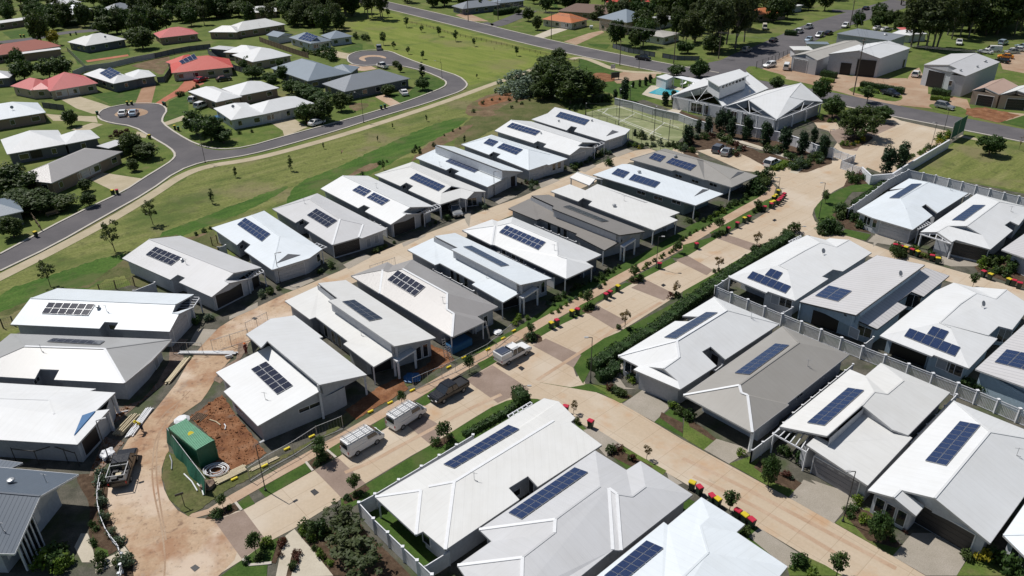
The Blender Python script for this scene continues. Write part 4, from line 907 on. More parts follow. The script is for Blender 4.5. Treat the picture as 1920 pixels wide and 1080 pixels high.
h.solar('@D 525,510 850,656 932,597 605,452;9,2'); h.vent('@D 895,675 1000,600 1100,605'); h.post('d', 'v', 'w', 'f'); h.opening(*px('@D 1230,770')[0], 1.8, 1.6); h.opening(*px('@D 980,790')[0], 3.8, 2.2, 'void')
h.opening(*px('@D 465,600')[0], .9, .7)
h = villa('white split-skillion villa with street lamp before its pale garage in the creek row',
  '@D c:598,275 p:940,412 q:995,385 r:1090,425 s:1040,455 d:1405,603 g:1690,460 X:1600,430,3.9 Y:845,165,3.9 u:825,130,4.7 a:1030,150,2.9 f:1805,430,2.9 t:1580,415,4.7',
  'Y-c-p-q-r-s-d-g-X u-a-f-t', 'cool', 'c p q r s d g f:1.0 a', 'u-t:0.25:3.0 t-f:0.5', wall='lgrey')
h.solar('@D 930,318 1255,445 1330,403 1005,277;8,2'); h.antenna(*px('@D 870,370')[0]); h.opening(*px('@D 1530,600')[0], 4.6, 2.2, 'garage'); h.opening(*px('@D 980,430')[0], .9, .7)
h.opening(*px('@D 1680,580')[0], 1.4, 2.1, 'void')
h = villa('bluish white villa with bright front hip and two panel groups in the creek row',
  '@E a:130,435 @D B:1420,45 c:1110,125 p:1420,240 q:1470,205 r:1555,232 s:1510,268 @E d:550,835 v:750,768 w:775,775 f:985,705 E:545,600 S:790,660',
  'a-B-E-S-f B-c-p-q-r-s-d-E E-d-v-S S-v-w-f a-c-B', 'cool', 'a c p q r s d v f', eaves='c-d a-f d-v a-c', wall='lgrey', caps='')
h.solar('@E 38,535 140,570 210,515 105,480;4,2|@E 190,585 405,665 485,605 265,533;6,2'); h.opening(*px('@E 640,870')[0], 4.2, 2.2, 'garage'); h.opening(*px('@E 830,800')[0], .9, 1.4); h.opening(*px('@E 890,780')[0], .9, 1.4)
h.opening(*px('@E 125,665')[0], .9, .6)
h = villa('white villa at the top of the creek row beside the tennis court',
  '@E c:580,262 j:760,195 B:842,125 a:960,150 f:1690,375 g:1635,430 d:1410,505 p:975,385 q:1025,337 r:1095,353 s:1060,398 E:1480,352',
  'B-j-c-p-q-r-s-d-E a-B-E-f E-d-g-f', 'white', 'a j c p q r s d g f', 'B-j a-B', eaves='c-d a-f d-g', wall='lgrey')
h.solar('@E 848,235 1175,333 1235,273 905,180;8,2'); h.whirly(*px('@E 885,290')[0]); h.whirly(*px('@E 1258,285')[0]); h.vent('@E 1420,453 1490,385 1560,405'); h.opening(*px('@E 1520,545')[0], 4.2, 2.2, 'garage'); h.post('f')

# ---- lower-left pair
h = villa('grey hipped villa with low dark panel strip, at the left edge of the photo',
  '@z4 a:60,797 b:965,830 c:850,952 d:700,1075 q:305,1055 r:335,1000 s:225,995 t:195,1050 u:-220,1025 B:140,868 C:588,882',
  'a-b-C-B B-C-d-q-r-s-t-u a-B-u C-b-c-d', 'grey', 'a b:1.5 c d q r s t u', eaves='u-d a-b a-u c-d', wall='lgrey', E=2.8, caps='B-C C-d')
h.solar('@z4 262,845 560,862 592,840 300,826;7,1', 'solark'); h.antenna(*px('@z4 235,895')[0]); h.opening(*px('@z4 880,965')[0], 1.0, 1.4, 'blind'); h.opening(*px('@z4 925,905')[0], 1.0, 1.4, 'blind'); h.opening(*px('@z7 205,-20')[0], 1.2, .6)
h = villa('unfinished white villa with blue wrapped gable at the left edge, no panels',
  '@j A0:-900,60,2.8 b:1150,185 c:1075,212 d:1380,230 m:1145,450,2.9 e:1310,430 g:925,852 h:-900,740 B:-900,270 C:590,318 D:650,488 K:985,505 k:885,745,3.3',
  'A0-b-c-C-B C-c-d-m-K-D B-C-D-K-k-g-h k-m-e-g', 'white', 'A0 b d e g h', 'A0-b:.4:2.6 k-m:0.35', eaves='h-g A0-b', wall='lgrey', E=2.9)
h.post('d', 'e', w=.3); h.opening(*px('@j 1080,800')[0], 2.6, 2.2, 'void')
_m = MB(); _w = P(*px('@j 1060,640')[0], 2.6) - h.off; _u = Vector((0, 0, .03)) + (Vector((0, 0, CAM_H)) - h.off).normalized() * .12
_p = [h.V['k'] + _u, h.V['K'] + _u, h.V['m'] + _u, _w + _u]; _m.add(_p + [v - _u * .3 for v in _p], [(0, 1, 2, 3), (7, 6, 5, 4), (0, 4, 5, 1), (1, 5, 6, 2), (2, 6, 7, 3), (3, 7, 4, 0)]); _m.build('blue_wrap', M['bluet'], h.roof)

# ---- clubhouse at bottom left
h = villa('slate blue ribbed roof building with tall glazed gable, bottom left corner', '@k A:360,360,5.6 b:705,165 @k c:130,880 t:-500,860 B:-500,285,5.6 a:-450,60',
  'B-A-c-t A-B-a-b', 'slate', 'a:1 b:2.2 c:0.8 t', 'A-b:1.6:2.6 A-c:0.8:2.6', name='community_building', cat='building', group=None, eaves='a-b c-t', wall='lgrey', E=3.4, fascia='trim')
h.whirly(*px('@k 105,240')[0], .3); h.antenna(*px('@k 415,230')[0]); h.antenna(*px('@k 25,665')[0]); h.post(*[], w=.5)
_m = MB()
for t in [0.12, 0.24, .36, .48, .62, .76]:
    a, b = h.V['c'].copy(), h.V['A'].copy(); p = a.lerp(b, t); n = -Vector((p.x, p.y, 0)).normalized() * .75; _m.box((p.x + n.x, p.y + n.y, p.z / 2 - .1), (.16, .16, p.z - .3))
_m.build('gable_mullion', M['post'], h.root)
for t in (.2, .42, .62): 
    a, b = h.V['c'], h.V['A']; p = a.lerp(b, t); q = a.lerp(b, t + .17); n = -Vector(((p + q).x, (p + q).y, 0)).normalized() * .74
    g = MB(); g.add([(p.x + n.x, p.y + n.y, .2), (q.x + n.x, q.y + n.y, .2), (q.x + n.x, q.y + n.y, q.z - .5), (p.x + n.x, p.y + n.y, p.z - .5)], [(0, 1, 2, 3), (3, 2, 1, 0)]); g.build('gable_glazing', M['glass'], h.root)
patch('shed_roof_gap', '@k 0,1 1,0 1,1', 'mulch')
h = villa('dark slate side wing with white pipes above the glazed gable building', '@k a:-400,-20 b:205,60 c:40,135 d:-400,75', 'a-b-c-d', 'slate', 'a b c d', name='side_building', cat='building', group=None, wall='char', E=3.0)

# ---- centre row
h = villa('white villa in three roof steps beside the green shipping container',
  '@h c:295,318 B:515,180 a:730,150 j:985,345 i:950,352,2.9 f:1380,685,2.9 T:955,775,5.0 S:485,380,5.0 M:720,342 @h x:430,440 y:500,425,4.0 z:970,825,4.0 @z7 s:1450,235 @h r:95,835 q:160,790 p:25,662',
  'c-B-M-S-x B-a-j-i-M S-M-i-f-T p-q-r-s-z-y', 'white', 'a c p q r s z:.3 f:3.0 j', 'S-T:0.3:3.4 B-c a-B T-f:0.6 y-p:.4:2.4 z-s:.4:2.4', eaves='a-j', E=2.8, wall='grey')
h.solar('@h 338,640 575,868 720,785 478,568;6,2', 'solark'); h.antenna(*px('@h 468,905')[0]); h.opening(*px('@z7 1740,130')[0], 2.6, .6); h.opening(*px('@h 230,990')[0], 2.0, .5); h.post('f', 'T', w=.22); h.opening(*px('@h 1230,830')[0], 2.2, 2.2, 'void')
SK = dict(faces='Y-c-p-q-r-s-d-Z u-b-f-T-S-N', )
h = villa('cream villa with long raised skillion and twelve dark panels, next to the container corner villa',
  '@K c:85,265 Y:470,90,3.6 p:365,470 q:430,445 r:795,718 s:745,750 d:1085,1005 Z:1365,845,3.6 u:460,65,4.2 b:770,30,2.8 f:1780,680,2.8 T:1320,775,4.8 S:575,262,4.8 N:680,236,4.2',
  SK['faces'], 'cream', 'b c p q r s d:2.6 Z f', 'S-T:0.35:2.9 N-u:.2:2.9 T-f:0.7:2.2 u-b:.4:2.4', wall='grey', E=2.8)
h.solar('@K 725,278 1030,497 1185,468 865,258;6,2', 'solark'); h.antenna(*px('@K 945,655')[0])
for q in ('550,610', '635,680', '705,740'): h.opening(*px('@K ' + q)[0], .9, 1.9)
for q in ('1590,850', '1665,820'): h.opening(*px('@K ' + q)[0], .7, 1.9)
h.post('d'); h.opening(*px('@K 1170,1030')[0], 2.6, 1.6, 'void')
def porch(h, s4, z=2.7, posts=2):
    q = [P(x, y, z) - h.off for x, y in px(s4)]
    m = MB(); m.add(q + [v - Vector((0, 0, .22)) for v in q], [(0, 1, 2, 3), (7, 6, 5, 4), (0, 4, 5, 1), (1, 5, 6, 2), (2, 6, 7, 3), (3, 7, 4, 0)])
    o = m.build('porch_roof', M['trim'], h.root)
    for v in (q[0], q[3], q[2])[:posts + 1]:
        k = MB(); v2 = v.lerp(sum(q, Vector()) / 4, .12); k.box((v2.x, v2.y, z / 2 - .12), (.26, .26, z - .24)); k.build('post', M['post'], o)
porch(h, '@K 1295,912 1510,782 1560,815 1345,948')
h = villa('two-tone hipped villa, white and taupe roof faces, twelve dark panels in the centre row',
  '@J a:110,222 v:430,420 w:460,432 d:1245,910 h:1610,740 g:1525,680 f:1760,570 b:795,40 t:582,105 s:520,68 R:465,155 U:520,178 Q:690,145 E:1190,420 D:1187,600 S:1265,650',
  'a-R-v R-U-w-v R-s-t-U a-s-R w-U-Q-E-D-S-d U-t-b-Q Q-b-f-E E-f-g-D D-g-h-S S-h-d', 'warmgrey', 'a v d:3.2 h g f b t', eaves='v-d b-f a-b h-d', wall='grey', caps='Q-E E-D D-S S-d R-v', E=2.8)
h.solar('@J 517,272 825,460 950,348 640,162;6,2', 'solark'); h.antenna(*px('@J 1145,530')[0]); h.post('d', 'h', 'g'); h.opening(*px('@J 1620,730')[0], .8, 1.6)
h = villa('cool white villa with raised skillion, thin panel strip and small white porch',
  '@I c:85,290 Y:385,150,3.6 p:395,460 q:450,440 r:850,655 s:810,680 d:1160,880 Z:1385,750,3.6 u:390,135,4.1 b:620,100,2.8 f:1705,610,2.8 T:1355,685,4.6 S:575,285,4.6 N:650,266,4.1',
  SK['faces'], 'cool', 'b c p q r s d:2.6 Z f', 'S-T:0.35:2.9 N-u:.2:2.9 T-f:0.7:2.2 u-b:.4:2.4', wall='grey', E=2.8)
h.solar('@I 706,260 1130,482 1228,468 805,250;9,1'); h.antenna(*px('@I 970,605')[0]); h.post('d')
for q in ('590,570', '655,600', '745,650'): h.opening(*px('@I ' + q)[0], .9, 1.9)
for q in ('1540,740', '1605,710'): h.opening(*px('@I ' + q)[0], .7, 1.8)
porch(h, '@I 1338,812 1498,697 1560,722 1385,835'); h.opening(*px('@I 1240,880')[0], 2.6, 1.5, 'void')
h = villa('white hipped villa with nine-column blue panels and charcoal side wall, centre row',
  '@H a:100,490 v:430,655 w:465,655 d:1270,1035 h:1575,895 g:1490,845 f:1665,765 b:665,340 t:500,390 s:435,368 R:465,440 U:495,440 Q:650,405 E:1165,620 D:1175,775 S:1275,810',
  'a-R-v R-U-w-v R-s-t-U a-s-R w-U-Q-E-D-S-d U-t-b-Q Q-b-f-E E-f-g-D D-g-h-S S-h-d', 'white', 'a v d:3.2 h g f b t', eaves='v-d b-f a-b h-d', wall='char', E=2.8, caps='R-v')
h.solar('@H 513,518 955,716 1043,627 600,437;9,2'); h.antenna(*px('@H 1135,715')[0]); h.post('d', 'h', 'g')
for q in ('570,740', '770,830', '680,790'): h.opening(*px('@H ' + q)[0], 1.0, 1.5)
h = villa('dark taupe villa with raised skillion in the centre row',
  '@H c:620,245 Y:880,125,3.6 p:935,375 q:975,360 r:1395,530 s:1375,547 d:1700,715 Z:1900,600,3.6 u:880,100,4.1 b:1070,90,2.8 f:2154,504,2.8 T:1870,545,4.5 S:1112,245,4.5 N:1130,215,4.1',
  SK['faces'], 'dark', 'b c p q r s d:2.4 Z f', 'S-T:0.35:2.9 N-u:.2:2.9 T-f:0.7:2.2 u-b:.4:2.4', wall='grey', E=2.8, fascia='dkmetal')
h.solar('@H 1228,228 1665,400 1750,392 1310,215;9,1', 'solark'); h.post('d')
for q in ('1080,450', '1190,500', '1260,530'): h.opening(*px('@H ' + q)[0], .9, 1.8)
porch(h, '@z5 1568,300 1640,257 1657,265 1590,308')
h = villa('cream hipped villa with roof vents and no blue panels near the small carport',
  '@F a:75,530 s:290,452 t:465,522 b:600,450 f:1525,770 g:1410,815 h:1505,855 d:1240,970 p:500,685 q:545,643 r:440,605 e:385,645 R:300,475 Q:612,482 E:1120,670 D:1135,755 S:1222,782 k:690,500,3.3 l:1190,665,3.3',
  'a-s-t-Q-E-D-S-d-p-q-r-e Q-t-b-f-E E-f-g-D D-g-h-S S-h-d', 'cream', 'a e r q p d:2.6 h g f b t s', eaves='a-d b-f h-d', wall='grey', E=2.8)
h.whirly(*px('@F 790,705')[0], .3); h.antenna(*px('@F 900,640')[0]); h.post('d', 'h', 'g')
_m = MB(); _q = [h.hit(*p)[0] for p in px('@F 700,505 1000,605 1170,662 1130,660')]
_m.add([v + Vector((0, 0, .04)) for v in _q if v], [(0, 1, 2, 3)] if all(_q) else []); _m.build('roof_valley', M['gutter'], h.roof)
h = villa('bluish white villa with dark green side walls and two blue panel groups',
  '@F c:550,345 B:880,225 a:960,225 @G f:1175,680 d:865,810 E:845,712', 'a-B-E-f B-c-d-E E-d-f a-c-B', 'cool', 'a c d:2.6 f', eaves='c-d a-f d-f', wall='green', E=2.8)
h.solar('@F 757,340 890,388 965,320 830,278;3,2|@F 948,405 1243,498 1312,433 1015,340;6,1'); h.whirly(*px('@F 1070,325')[0], .3); h.vent('@G 852,708 945,630 1018,635'); h.post('d')
for q in ('1095,550', '1285,610', '1490,655'): h.opening(*px('@F ' + q)[0], 1.9, .7)
for q in ('880,875', '935,850'): h.opening(*px('@G ' + q)[0], .8, 1.9)
for q in ('1060,790', '1105,765'): h.opening(*px('@G ' + q)[0], .8, 1.5)
h = villa('taupe hipped villa at the top end of the centre row by the visitor parking',
  '@G c:130,290 B:470,190 a:520,170 f:1560,475 d:1270,605 p:600,420 q:640,412 w:965,520 v:1010,528 R:880,292 E:1255,515 S:955,310',
  'a-B-R-S-f f-S-E S-w-v-d-E R-B-c-p-q-w R-w-S a-c-B f-E-d', 'taupe', 'a c p q w v d:2.6 f', eaves='c-d a-f d-f', wall='lgrey', E=2.8, slope=.33)
h.solar('@G 337,283 465,327 535,263 405,222;3,2|@G 530,333 805,425 880,362 605,280;6,2'); h.whirly(*px('@G 637,268')[0], .3); h.vent('@G 1262,510 1340,435 1410,440'); h.post('d')
for q in ('675,480', '860,540', '1065,580'): h.opening(*px('@G ' + q)[0], 1.7, .6)
for q in ('1300,650', '1340,630'): h.opening(*px('@G ' + q)[0], .8, 1.8)
h = villa('small cream gabled carport at the kerb between two centre row villas', '@E a:1010,915 B:1095,855,3.4 E:1300,930,3.4 d:1230,1005 f:1385,940', 'a-B-E-d B-f-E', 'cream', '', 'E-d:.3:2.4', name='carport', cat='carport', group=None, eaves='a-d', E=2.6)
h.post('a', 'd', 'f', w=.25)

# ---- bottom centre block
h = villa('long off-white hipped villa beside the main street, opposite the parked white vans',
  '@z8 a:190,635 b:1140,80 c:1222,98 d:1315,190 e:1290,213 f:1465,342 g:1105,577 p:1050,517 q:940,585 r:1000,650 h:585,932 v:460,828 w:420,848 X:447,598 Y:490,577 R:635,550 S:1195,206 T:1112,178',
  'a-b-c-T-S-R-Y-X S-f-g-p-q-r-h-R R-h-v-Y Y-v-w-X X-w-a T-c-d-e-S S-e-f', 'cream', 'a b c d f g p q r h v:.6 w:2.2', eaves='a-b f-h a-h d-f', wall='lgrey', caps='R-Y R-h S-R X-w X-a', E=2.85)
h.solar('@z8 573,455 940,233 1003,257 635,478;9,2'); h.antenna(*px('@z8 748,540')[0]); h.post('a'); h.opening(*px('@z8 1070,580')[0], .9, 2.0); h.opening(*px('@z8 985,612')[0], .9, .9)
h.pergola('@z8 935,180 1060,105 1075,115 945,195', 6); h.opening(*px('@z8 480,870')[0], 1.1, 1.3)
h = villa('light grey villa with many small hips and ten-column panels, bottom centre',
  '@W b:990,530 v:1285,715 c:1420,630 d:1910,945 @X m:1690,838 l:1612,832 z:1300,1085 y:1000,1350 x:500,1500 e:140,980 g:465,752 a:345,640 R:1065,545 S:1058,672 T:755,905 U:745,1250 @W Q:1037,868 O:1340,965,3.6 C:1467,870 @X J:1575,250 K:1650,305',
  'a-b-Q-R a-R-S-g g-S-T-e e-T-U-x Q-J-l-z-y-x-U-T-S-R J-K-m-l K-O-C-d-m Q-b-v-O-K-J O-v-c-C C-c-d', 'lgrey', 'b v c d m l z y x e g a', eaves='a-b z-d b-d e-x', wall='grey', caps='a-R R-S e-T T-U J-l K-m J-K', E=2.85, fascia='gutter')
h.solar('@X 622,488 1250,58 1380,105 748,550;10,2'); h.opening(*px('@X 30,850')[0], .9, 1.2)
h = villa('bluish white hipped villa cut by the bottom edge beside seven coloured bins',
  '@Y b:985,335 c:1395,592 e:1315,665 d:1800,990 y:1500,1350 x:600,1600 z:-300,1350 q:0,1078 a:630,570 p:668,600 S:1060,525 T:975,602 R:1050,860 U:800,1100',
  'p-b-S-T-R-U b-c-S S-c-e-T T-e-d-R R-d-y-x-U a-p-U-x-z-q', 'cool', 'p b c e d y x z q a', eaves='q-b d-y b-d', wall='grey', E=2.85)
h.solar('@Y 60,1085 465,750 628,822 220,1160;7,2')

# ---- right-hand block, front row
h = villa('off-white hipped villa behind the long hedge with panels along its ridge',
  '@Q a:115,705 b:1195,40 c:1925,345 n:1320,742 o:1155,597 p:1055,655 q:1220,815 g:810,1080 h:290,858 i:345,820 t:755,312 u:905,316 v:1015,262 w:838,255 R:1335,190 S:775,532 T:800,722 K:625,845 k:460,825,3.4 G:785,985',
  'a-t-u-v-w-b-R-S b-c-R R-c-n-o-p-q-g-G-K-T-S a-S-T-i i-T-K-k-h h-k-G-g', 'white', 'a t u v w b c n o p q g h i', eaves='a-b c-g b-c a-h', gables='K-k:.1:3.0 K-G:.1:2.8', wall='grey', caps='a-S S-T S-R', E=2.85)
h.solar('@Q 628,503 765,517 1240,222 1105,217;1,9'); h.antenna(*px('@Q 1608,280')[0]); h.opening(*px('@Q 1200,755')[0], 1.0, 1.6, 'void'); h.opening(*px('@Q 260,830')[0], 1.8, 1.8)
h.opening(*px('@z9 -80,-20')[0], 4.8, 2.3, 'garage')
h = villa('dark grey hipped villa with white ridge caps in the front right-hand row',
  '@R a:120,795 b:1170,65 c:1875,365 s:1215,885 t:1237,897 @z9 d:392,272 @R R:1343,240 S:712,690 T:735,772 U:800,795',
  'a-b-R-S b-c-R R-c-s-T-S T-s-t-U a-S-T-U-d U-t-d', 'taupe', 'a:1.2 b c s t d:2.4', eaves='a-b c-s b-c a-d', wall='lgrey', caps='a-S S-T T-U U-d', E=2.85)
h.solar('@R 662,568 820,585 1245,272 1095,255;2,9'); h.antenna(*px('@R 1435,490')[0]); h.post('d', w=.3)
for q in ('55,150', '85,160', '120,180'): h.opening(*px('@z9 ' + q)[0], .8, 1.8, 'blind')
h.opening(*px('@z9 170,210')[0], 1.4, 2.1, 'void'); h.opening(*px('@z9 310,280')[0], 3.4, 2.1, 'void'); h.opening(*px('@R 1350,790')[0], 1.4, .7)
h = villa('cream villa of overlapping skillions with white entry pergola and blue panels',
  '@S a:118,690,2.9 b:820,120,2.9 c:975,185,3.6 d:1062,345,4.5 e:940,478,4.6 f:590,785,4.7 g:1130,55,2.9 h:1355,230,4.3 i:1190,367,3.5 j:1820,350,2.9 k:1400,778,2.9 l:1245,722,3.4 m:385,875,3.3 n:485,785,3.5 o:610,850,3.5 p:950,545,3.5 q:1240,722,3.0 r:1440,802,2.7 t:996,1280,2.7',
  'a-b-c-d-e-f c-i-d c-g-h-i g-j-h i-h-j-k-l-e-d m-n-o-p-q-r-t', 'cream', 'm:.5 r:.2 t|a:3 b g j k r m', 'a-f:2.6:2.3 e-f:0.3:2.8 e-l:.2:2.9', wall='grey', E=2.9)
h.solar('@S 388,660 565,690 965,335 800,310;2,9'); h.opening(*px('@z9 850,550')[0], 4.9, 2.2, 'garageg'); h.pergola('@S 130,715 480,790 385,950 60,770', 7, 2.5)
h = villa('large white twin-gabled villa with dark brick front at the lower right',
  '@U a:360,262 @T b:1130,70 @f0 c:1990,833 @U d:1582,790 A:1027,340 @T R:1535,420 @U k:690,258 m:615,332 n:840,517 o:925,417',
  'a-b-R-A-k-m m-k-o-n R-c-d-A b-c-R', 'white', 'a b c d:.5 o n', 'a-m:.5:2.5 m-n:.4:2.4 A-k:.8:2.7 A-d:.8:2.4', eaves='a-b c-d b-c', wall='lgrey', E=2.85)
h.solar('@T 805,750 1048,808 1435,350 1200,305;2,9'); h.antenna(*px('@T 1835,685')[0]); h.opening(*px('@U 1120,640')[0], 5.0, 2.3, 'garaged')
for q in ('475,420', '580,480', '690,540'): h.opening(*px('@U ' + q)[0], .85, 1.8)
h = villa('corner of a bluish white villa at the bottom right edge', '@f0 a:1881,1003 b:1935,925 c:2080,960 d:2010,1130 R:1985,1000', 'a-b-R b-c-R c-d-R d-a-R', 'cool', 'a b c d', eaves='a-b a-d', wall='lgrey', E=2.8)
h.opening(*px('@z9 1880,930')[0], .8, 1.4)

# ---- right-hand block, back row
FM = 'a-z-Y-S z-b-x-Y S-Y-x-w-h-n b-u-w-x u-v-c-w w-c-d-h a-S-T-e-f-g S-m-e-T S-n-m'
h = villa('white villa with cross of eight panels at the hedge\'s upper end',
  '@M a:155,535 z:858,147 b:1040,65 u:1250,118 v:1297,100 c:1510,118 d:1765,262 h:1440,472 o:1330,450 n:1205,530 m:1278,555 e:905,802 f:600,697 g:583,713 Y:1012,238 x:1185,150,3.6 w:1368,198,3.9 S:720,405 T:822,455',
  'a-z-Y-S z-b-x-Y S-Y-x-w-h-o-n b-u-w-x u-v-c-w c-d-h-w a-S-T-e-f-g S-m-e-T S-n-m', 'white', 'a z b u v c d h o n m e:.4 f:.5 g:3.0', eaves='a-z d-e b-d a-e', wall='lgrey', E=2.85, slope=.36)
h.solar('@M 360,553 795,727 860,645 427,475;6,1|@M 560,520 705,575 768,493 630,443;2,1'); h.dish(*px('@M 1210,275')[0]); h.post('a'); h.opening(*px('@M 800,820')[0], 1.8, 1.4); h.opening(*px('@M 680,790')[0], 1.2, 1.4, 'blind'); h.pergola('@M 830,140 960,75 975,85 850,155', 5)
h = villa('grey wide-pan skillion villa with dark clerestory band and block of eight panels',
  '@N a:115,572,2.9 b:985,50,2.9 c:1525,160,4.9 d:750,725,4.9 g:780,790,3.6 t:1530,190,3.6 u:1800,280,2.8 n:1510,517,2.85 o:1375,460,3.2 p:1215,580,3.2 q:1325,630,2.85 e:990,882,2.8 f:620,715,3.6',
  'a-b-c-d f-t-u-n-o-p-q-e-g', 'lgpan', 'a b u n o p q e a:.5', 'a-d:.9:2.4 c-d:.4:3.2', wall='blue', E=2.8, fascia='dkmetal')
h.solar('@N 287,513 548,578 707,460 443,397;2,4'); h.dish(*px('@N 1235,290')[0]); h.opening(*px('@N 400,800')[0], 3.6, 2.2, 'void'); h.opening(*px('@N 845,910')[0], 1.8, 1.4); h.opening(*px('@N 740,870')[0], 1.4, 1.4, 'blind'); h.opening(*px('@N 1395,560')[0], 1.8, 2.0)
h = villa('white villa with cross of eight panels between two wide-pan roofed villas',
  '@O a:190,572 z:860,33 b:1075,-64 u:1310,-10 v:1380,-10 c:1705,18 d:2000,210 h:1775,498 o:1610,455 n:1490,567 m:1598,605 e:1257,962 f:835,800 g:815,818 Y:1155,187 x:1345,62,3.6 w:1575,130,3.9 S:905,415 T:1035,475',
  'a-z-Y-S z-b-x-Y S-Y-x-w-h-o-n b-u-w-x u-v-c-w c-d-h-w a-S-T-e-f-g S-m-e-T S-n-m', 'white', 'a z b u v c d h o n m e:.4 f:.5 g:1.5', eaves='a-z d-e b-d a-e', wall='blue', E=2.85, slope=.36)
h.solar('@O 475,583 1085,828 1158,715 545,485;6,1|@O 750,555 945,632 1017,525 822,460;2,1'); h.dish(*px('@O 1410,225')[0]); h.opening(*px('@O 530,790')[0], 4.4, 2.2, 'void'); h.opening(*px('@O 1090,960')[0], 1.8, 1.5); h.opening(*px('@O 950,910')[0], 1.5, 1.4, 'blind')
h.opening(*px('@O 1690,530')[0], 1.5, 2.0)
h = villa('white wide-pan villa cut by the right edge behind the picket fence', '@f0 a:1829,692,2.9 b:1990,545,2.9 c:2130,585,4.6 d:1995,752,4.6', 'a-b-c-d', 'lgpan', 'a b c d', 'a-d:.9:2.4', wall='blue', E=2.8)
h.solar('@f0 1864,680 1940,699 1968,672 1887,656;3,4'); 

# ---- top right pair
h = villa('bluish white hipped villa with pale garage inside the fence corner, upper right',
  '@L a:40,455 v:385,238 x:600,195 y:412,213 b:625,90 c:1290,255 n:945,475 o:815,375 p:765,405 q:890,507 d:665,665 g:220,532 R:838,130 S:530,310 T:597,430',
  'a-v-x-y-b-R-S b-c-R R-c-n-o-p-q-d-T-S a-S-T-g g-T-d', 'cool', 'a v b c n o p q d g', eaves='a-b c-d b-c a-d', wall='lgrey', E=2.85)
h.solar('@L 400,313 515,315 775,150 655,153;1,9'); h.opening(*px('@L 460,680')[0], 4.9, 2.2, 'garage'); h.antenna(*px('@L 1090,220')[0])
for q in ('145,530', '180,545', '245,575'): h.opening(*px('@L ' + q)[0], .7, 1.5)
h = villa('warm white villa with truss-gabled porch and black garage door, upper right',
  '@L a:755,690 b:1385,258 c:2010,420 n:1860,612 o:1765,567 p:1700,612 q:1792,672 d:1540,885 g:1155,777 h:1110,802 A:945,690,3.9 k:1060,620,3.9 K:1275,622 l:1450,725,3.4 R:1640,350',
  'a-b-R-K-k-A A-k-l-d-g-h R-c-n-o-p-q-d-l-K b-c-R', 'white', 'a:2.5 b c n o p q d g h', 'a-A:2.4:2.4 A-h:2.4:2.4 K-k:.1:3.2 K-l:.1:2.9', eaves='a-b c-d b-c', wall='lgrey', E=2.85)
h.solar('@L 1103,563 1245,570 1490,392 1345,390;1,8'); h.post('a', 'h', w=.2); h.antenna(*px('@L 1770,460')[0]); h.opening(*px('@L 1310,880')[0], 4.9, 2.2, 'garaged'); h.pergola('@L 700,640 830,580 870,600 730,665', 6)
_m = MB(); _a, _A, _h = h.V['a'], h.V['A'], h.V['h']; _dz = Vector((0, 0, .35))
_m.bar(_a - _dz, _A - _dz, .12); _m.bar(_A - _dz, _h - _dz, .12); _m.bar(_a - _dz, _h - _dz, .16)
for t in (.3, .5, .7): _b = _a.lerp(_h, t) - _dz; _m.bar(_b, (_a.lerp(_A, t * 2) if t <= .5 else _A.lerp(_h, t * 2 - 1)) - _dz, .1)
_m.build('gable_truss', M['post'], h.root)
h = villa('white wide-pan villa behind dense shrubs at the right edge, upper right', '@f0 a:1878,468,2.8 b:1940,425,2.8 c:2080,450,4.2 d:2010,515,4.2', 'a-b-c-d', 'lgpan', 'a:1.5 b c d:1', 'a-d:.9:2.4', wall='lgrey', E=2.8)
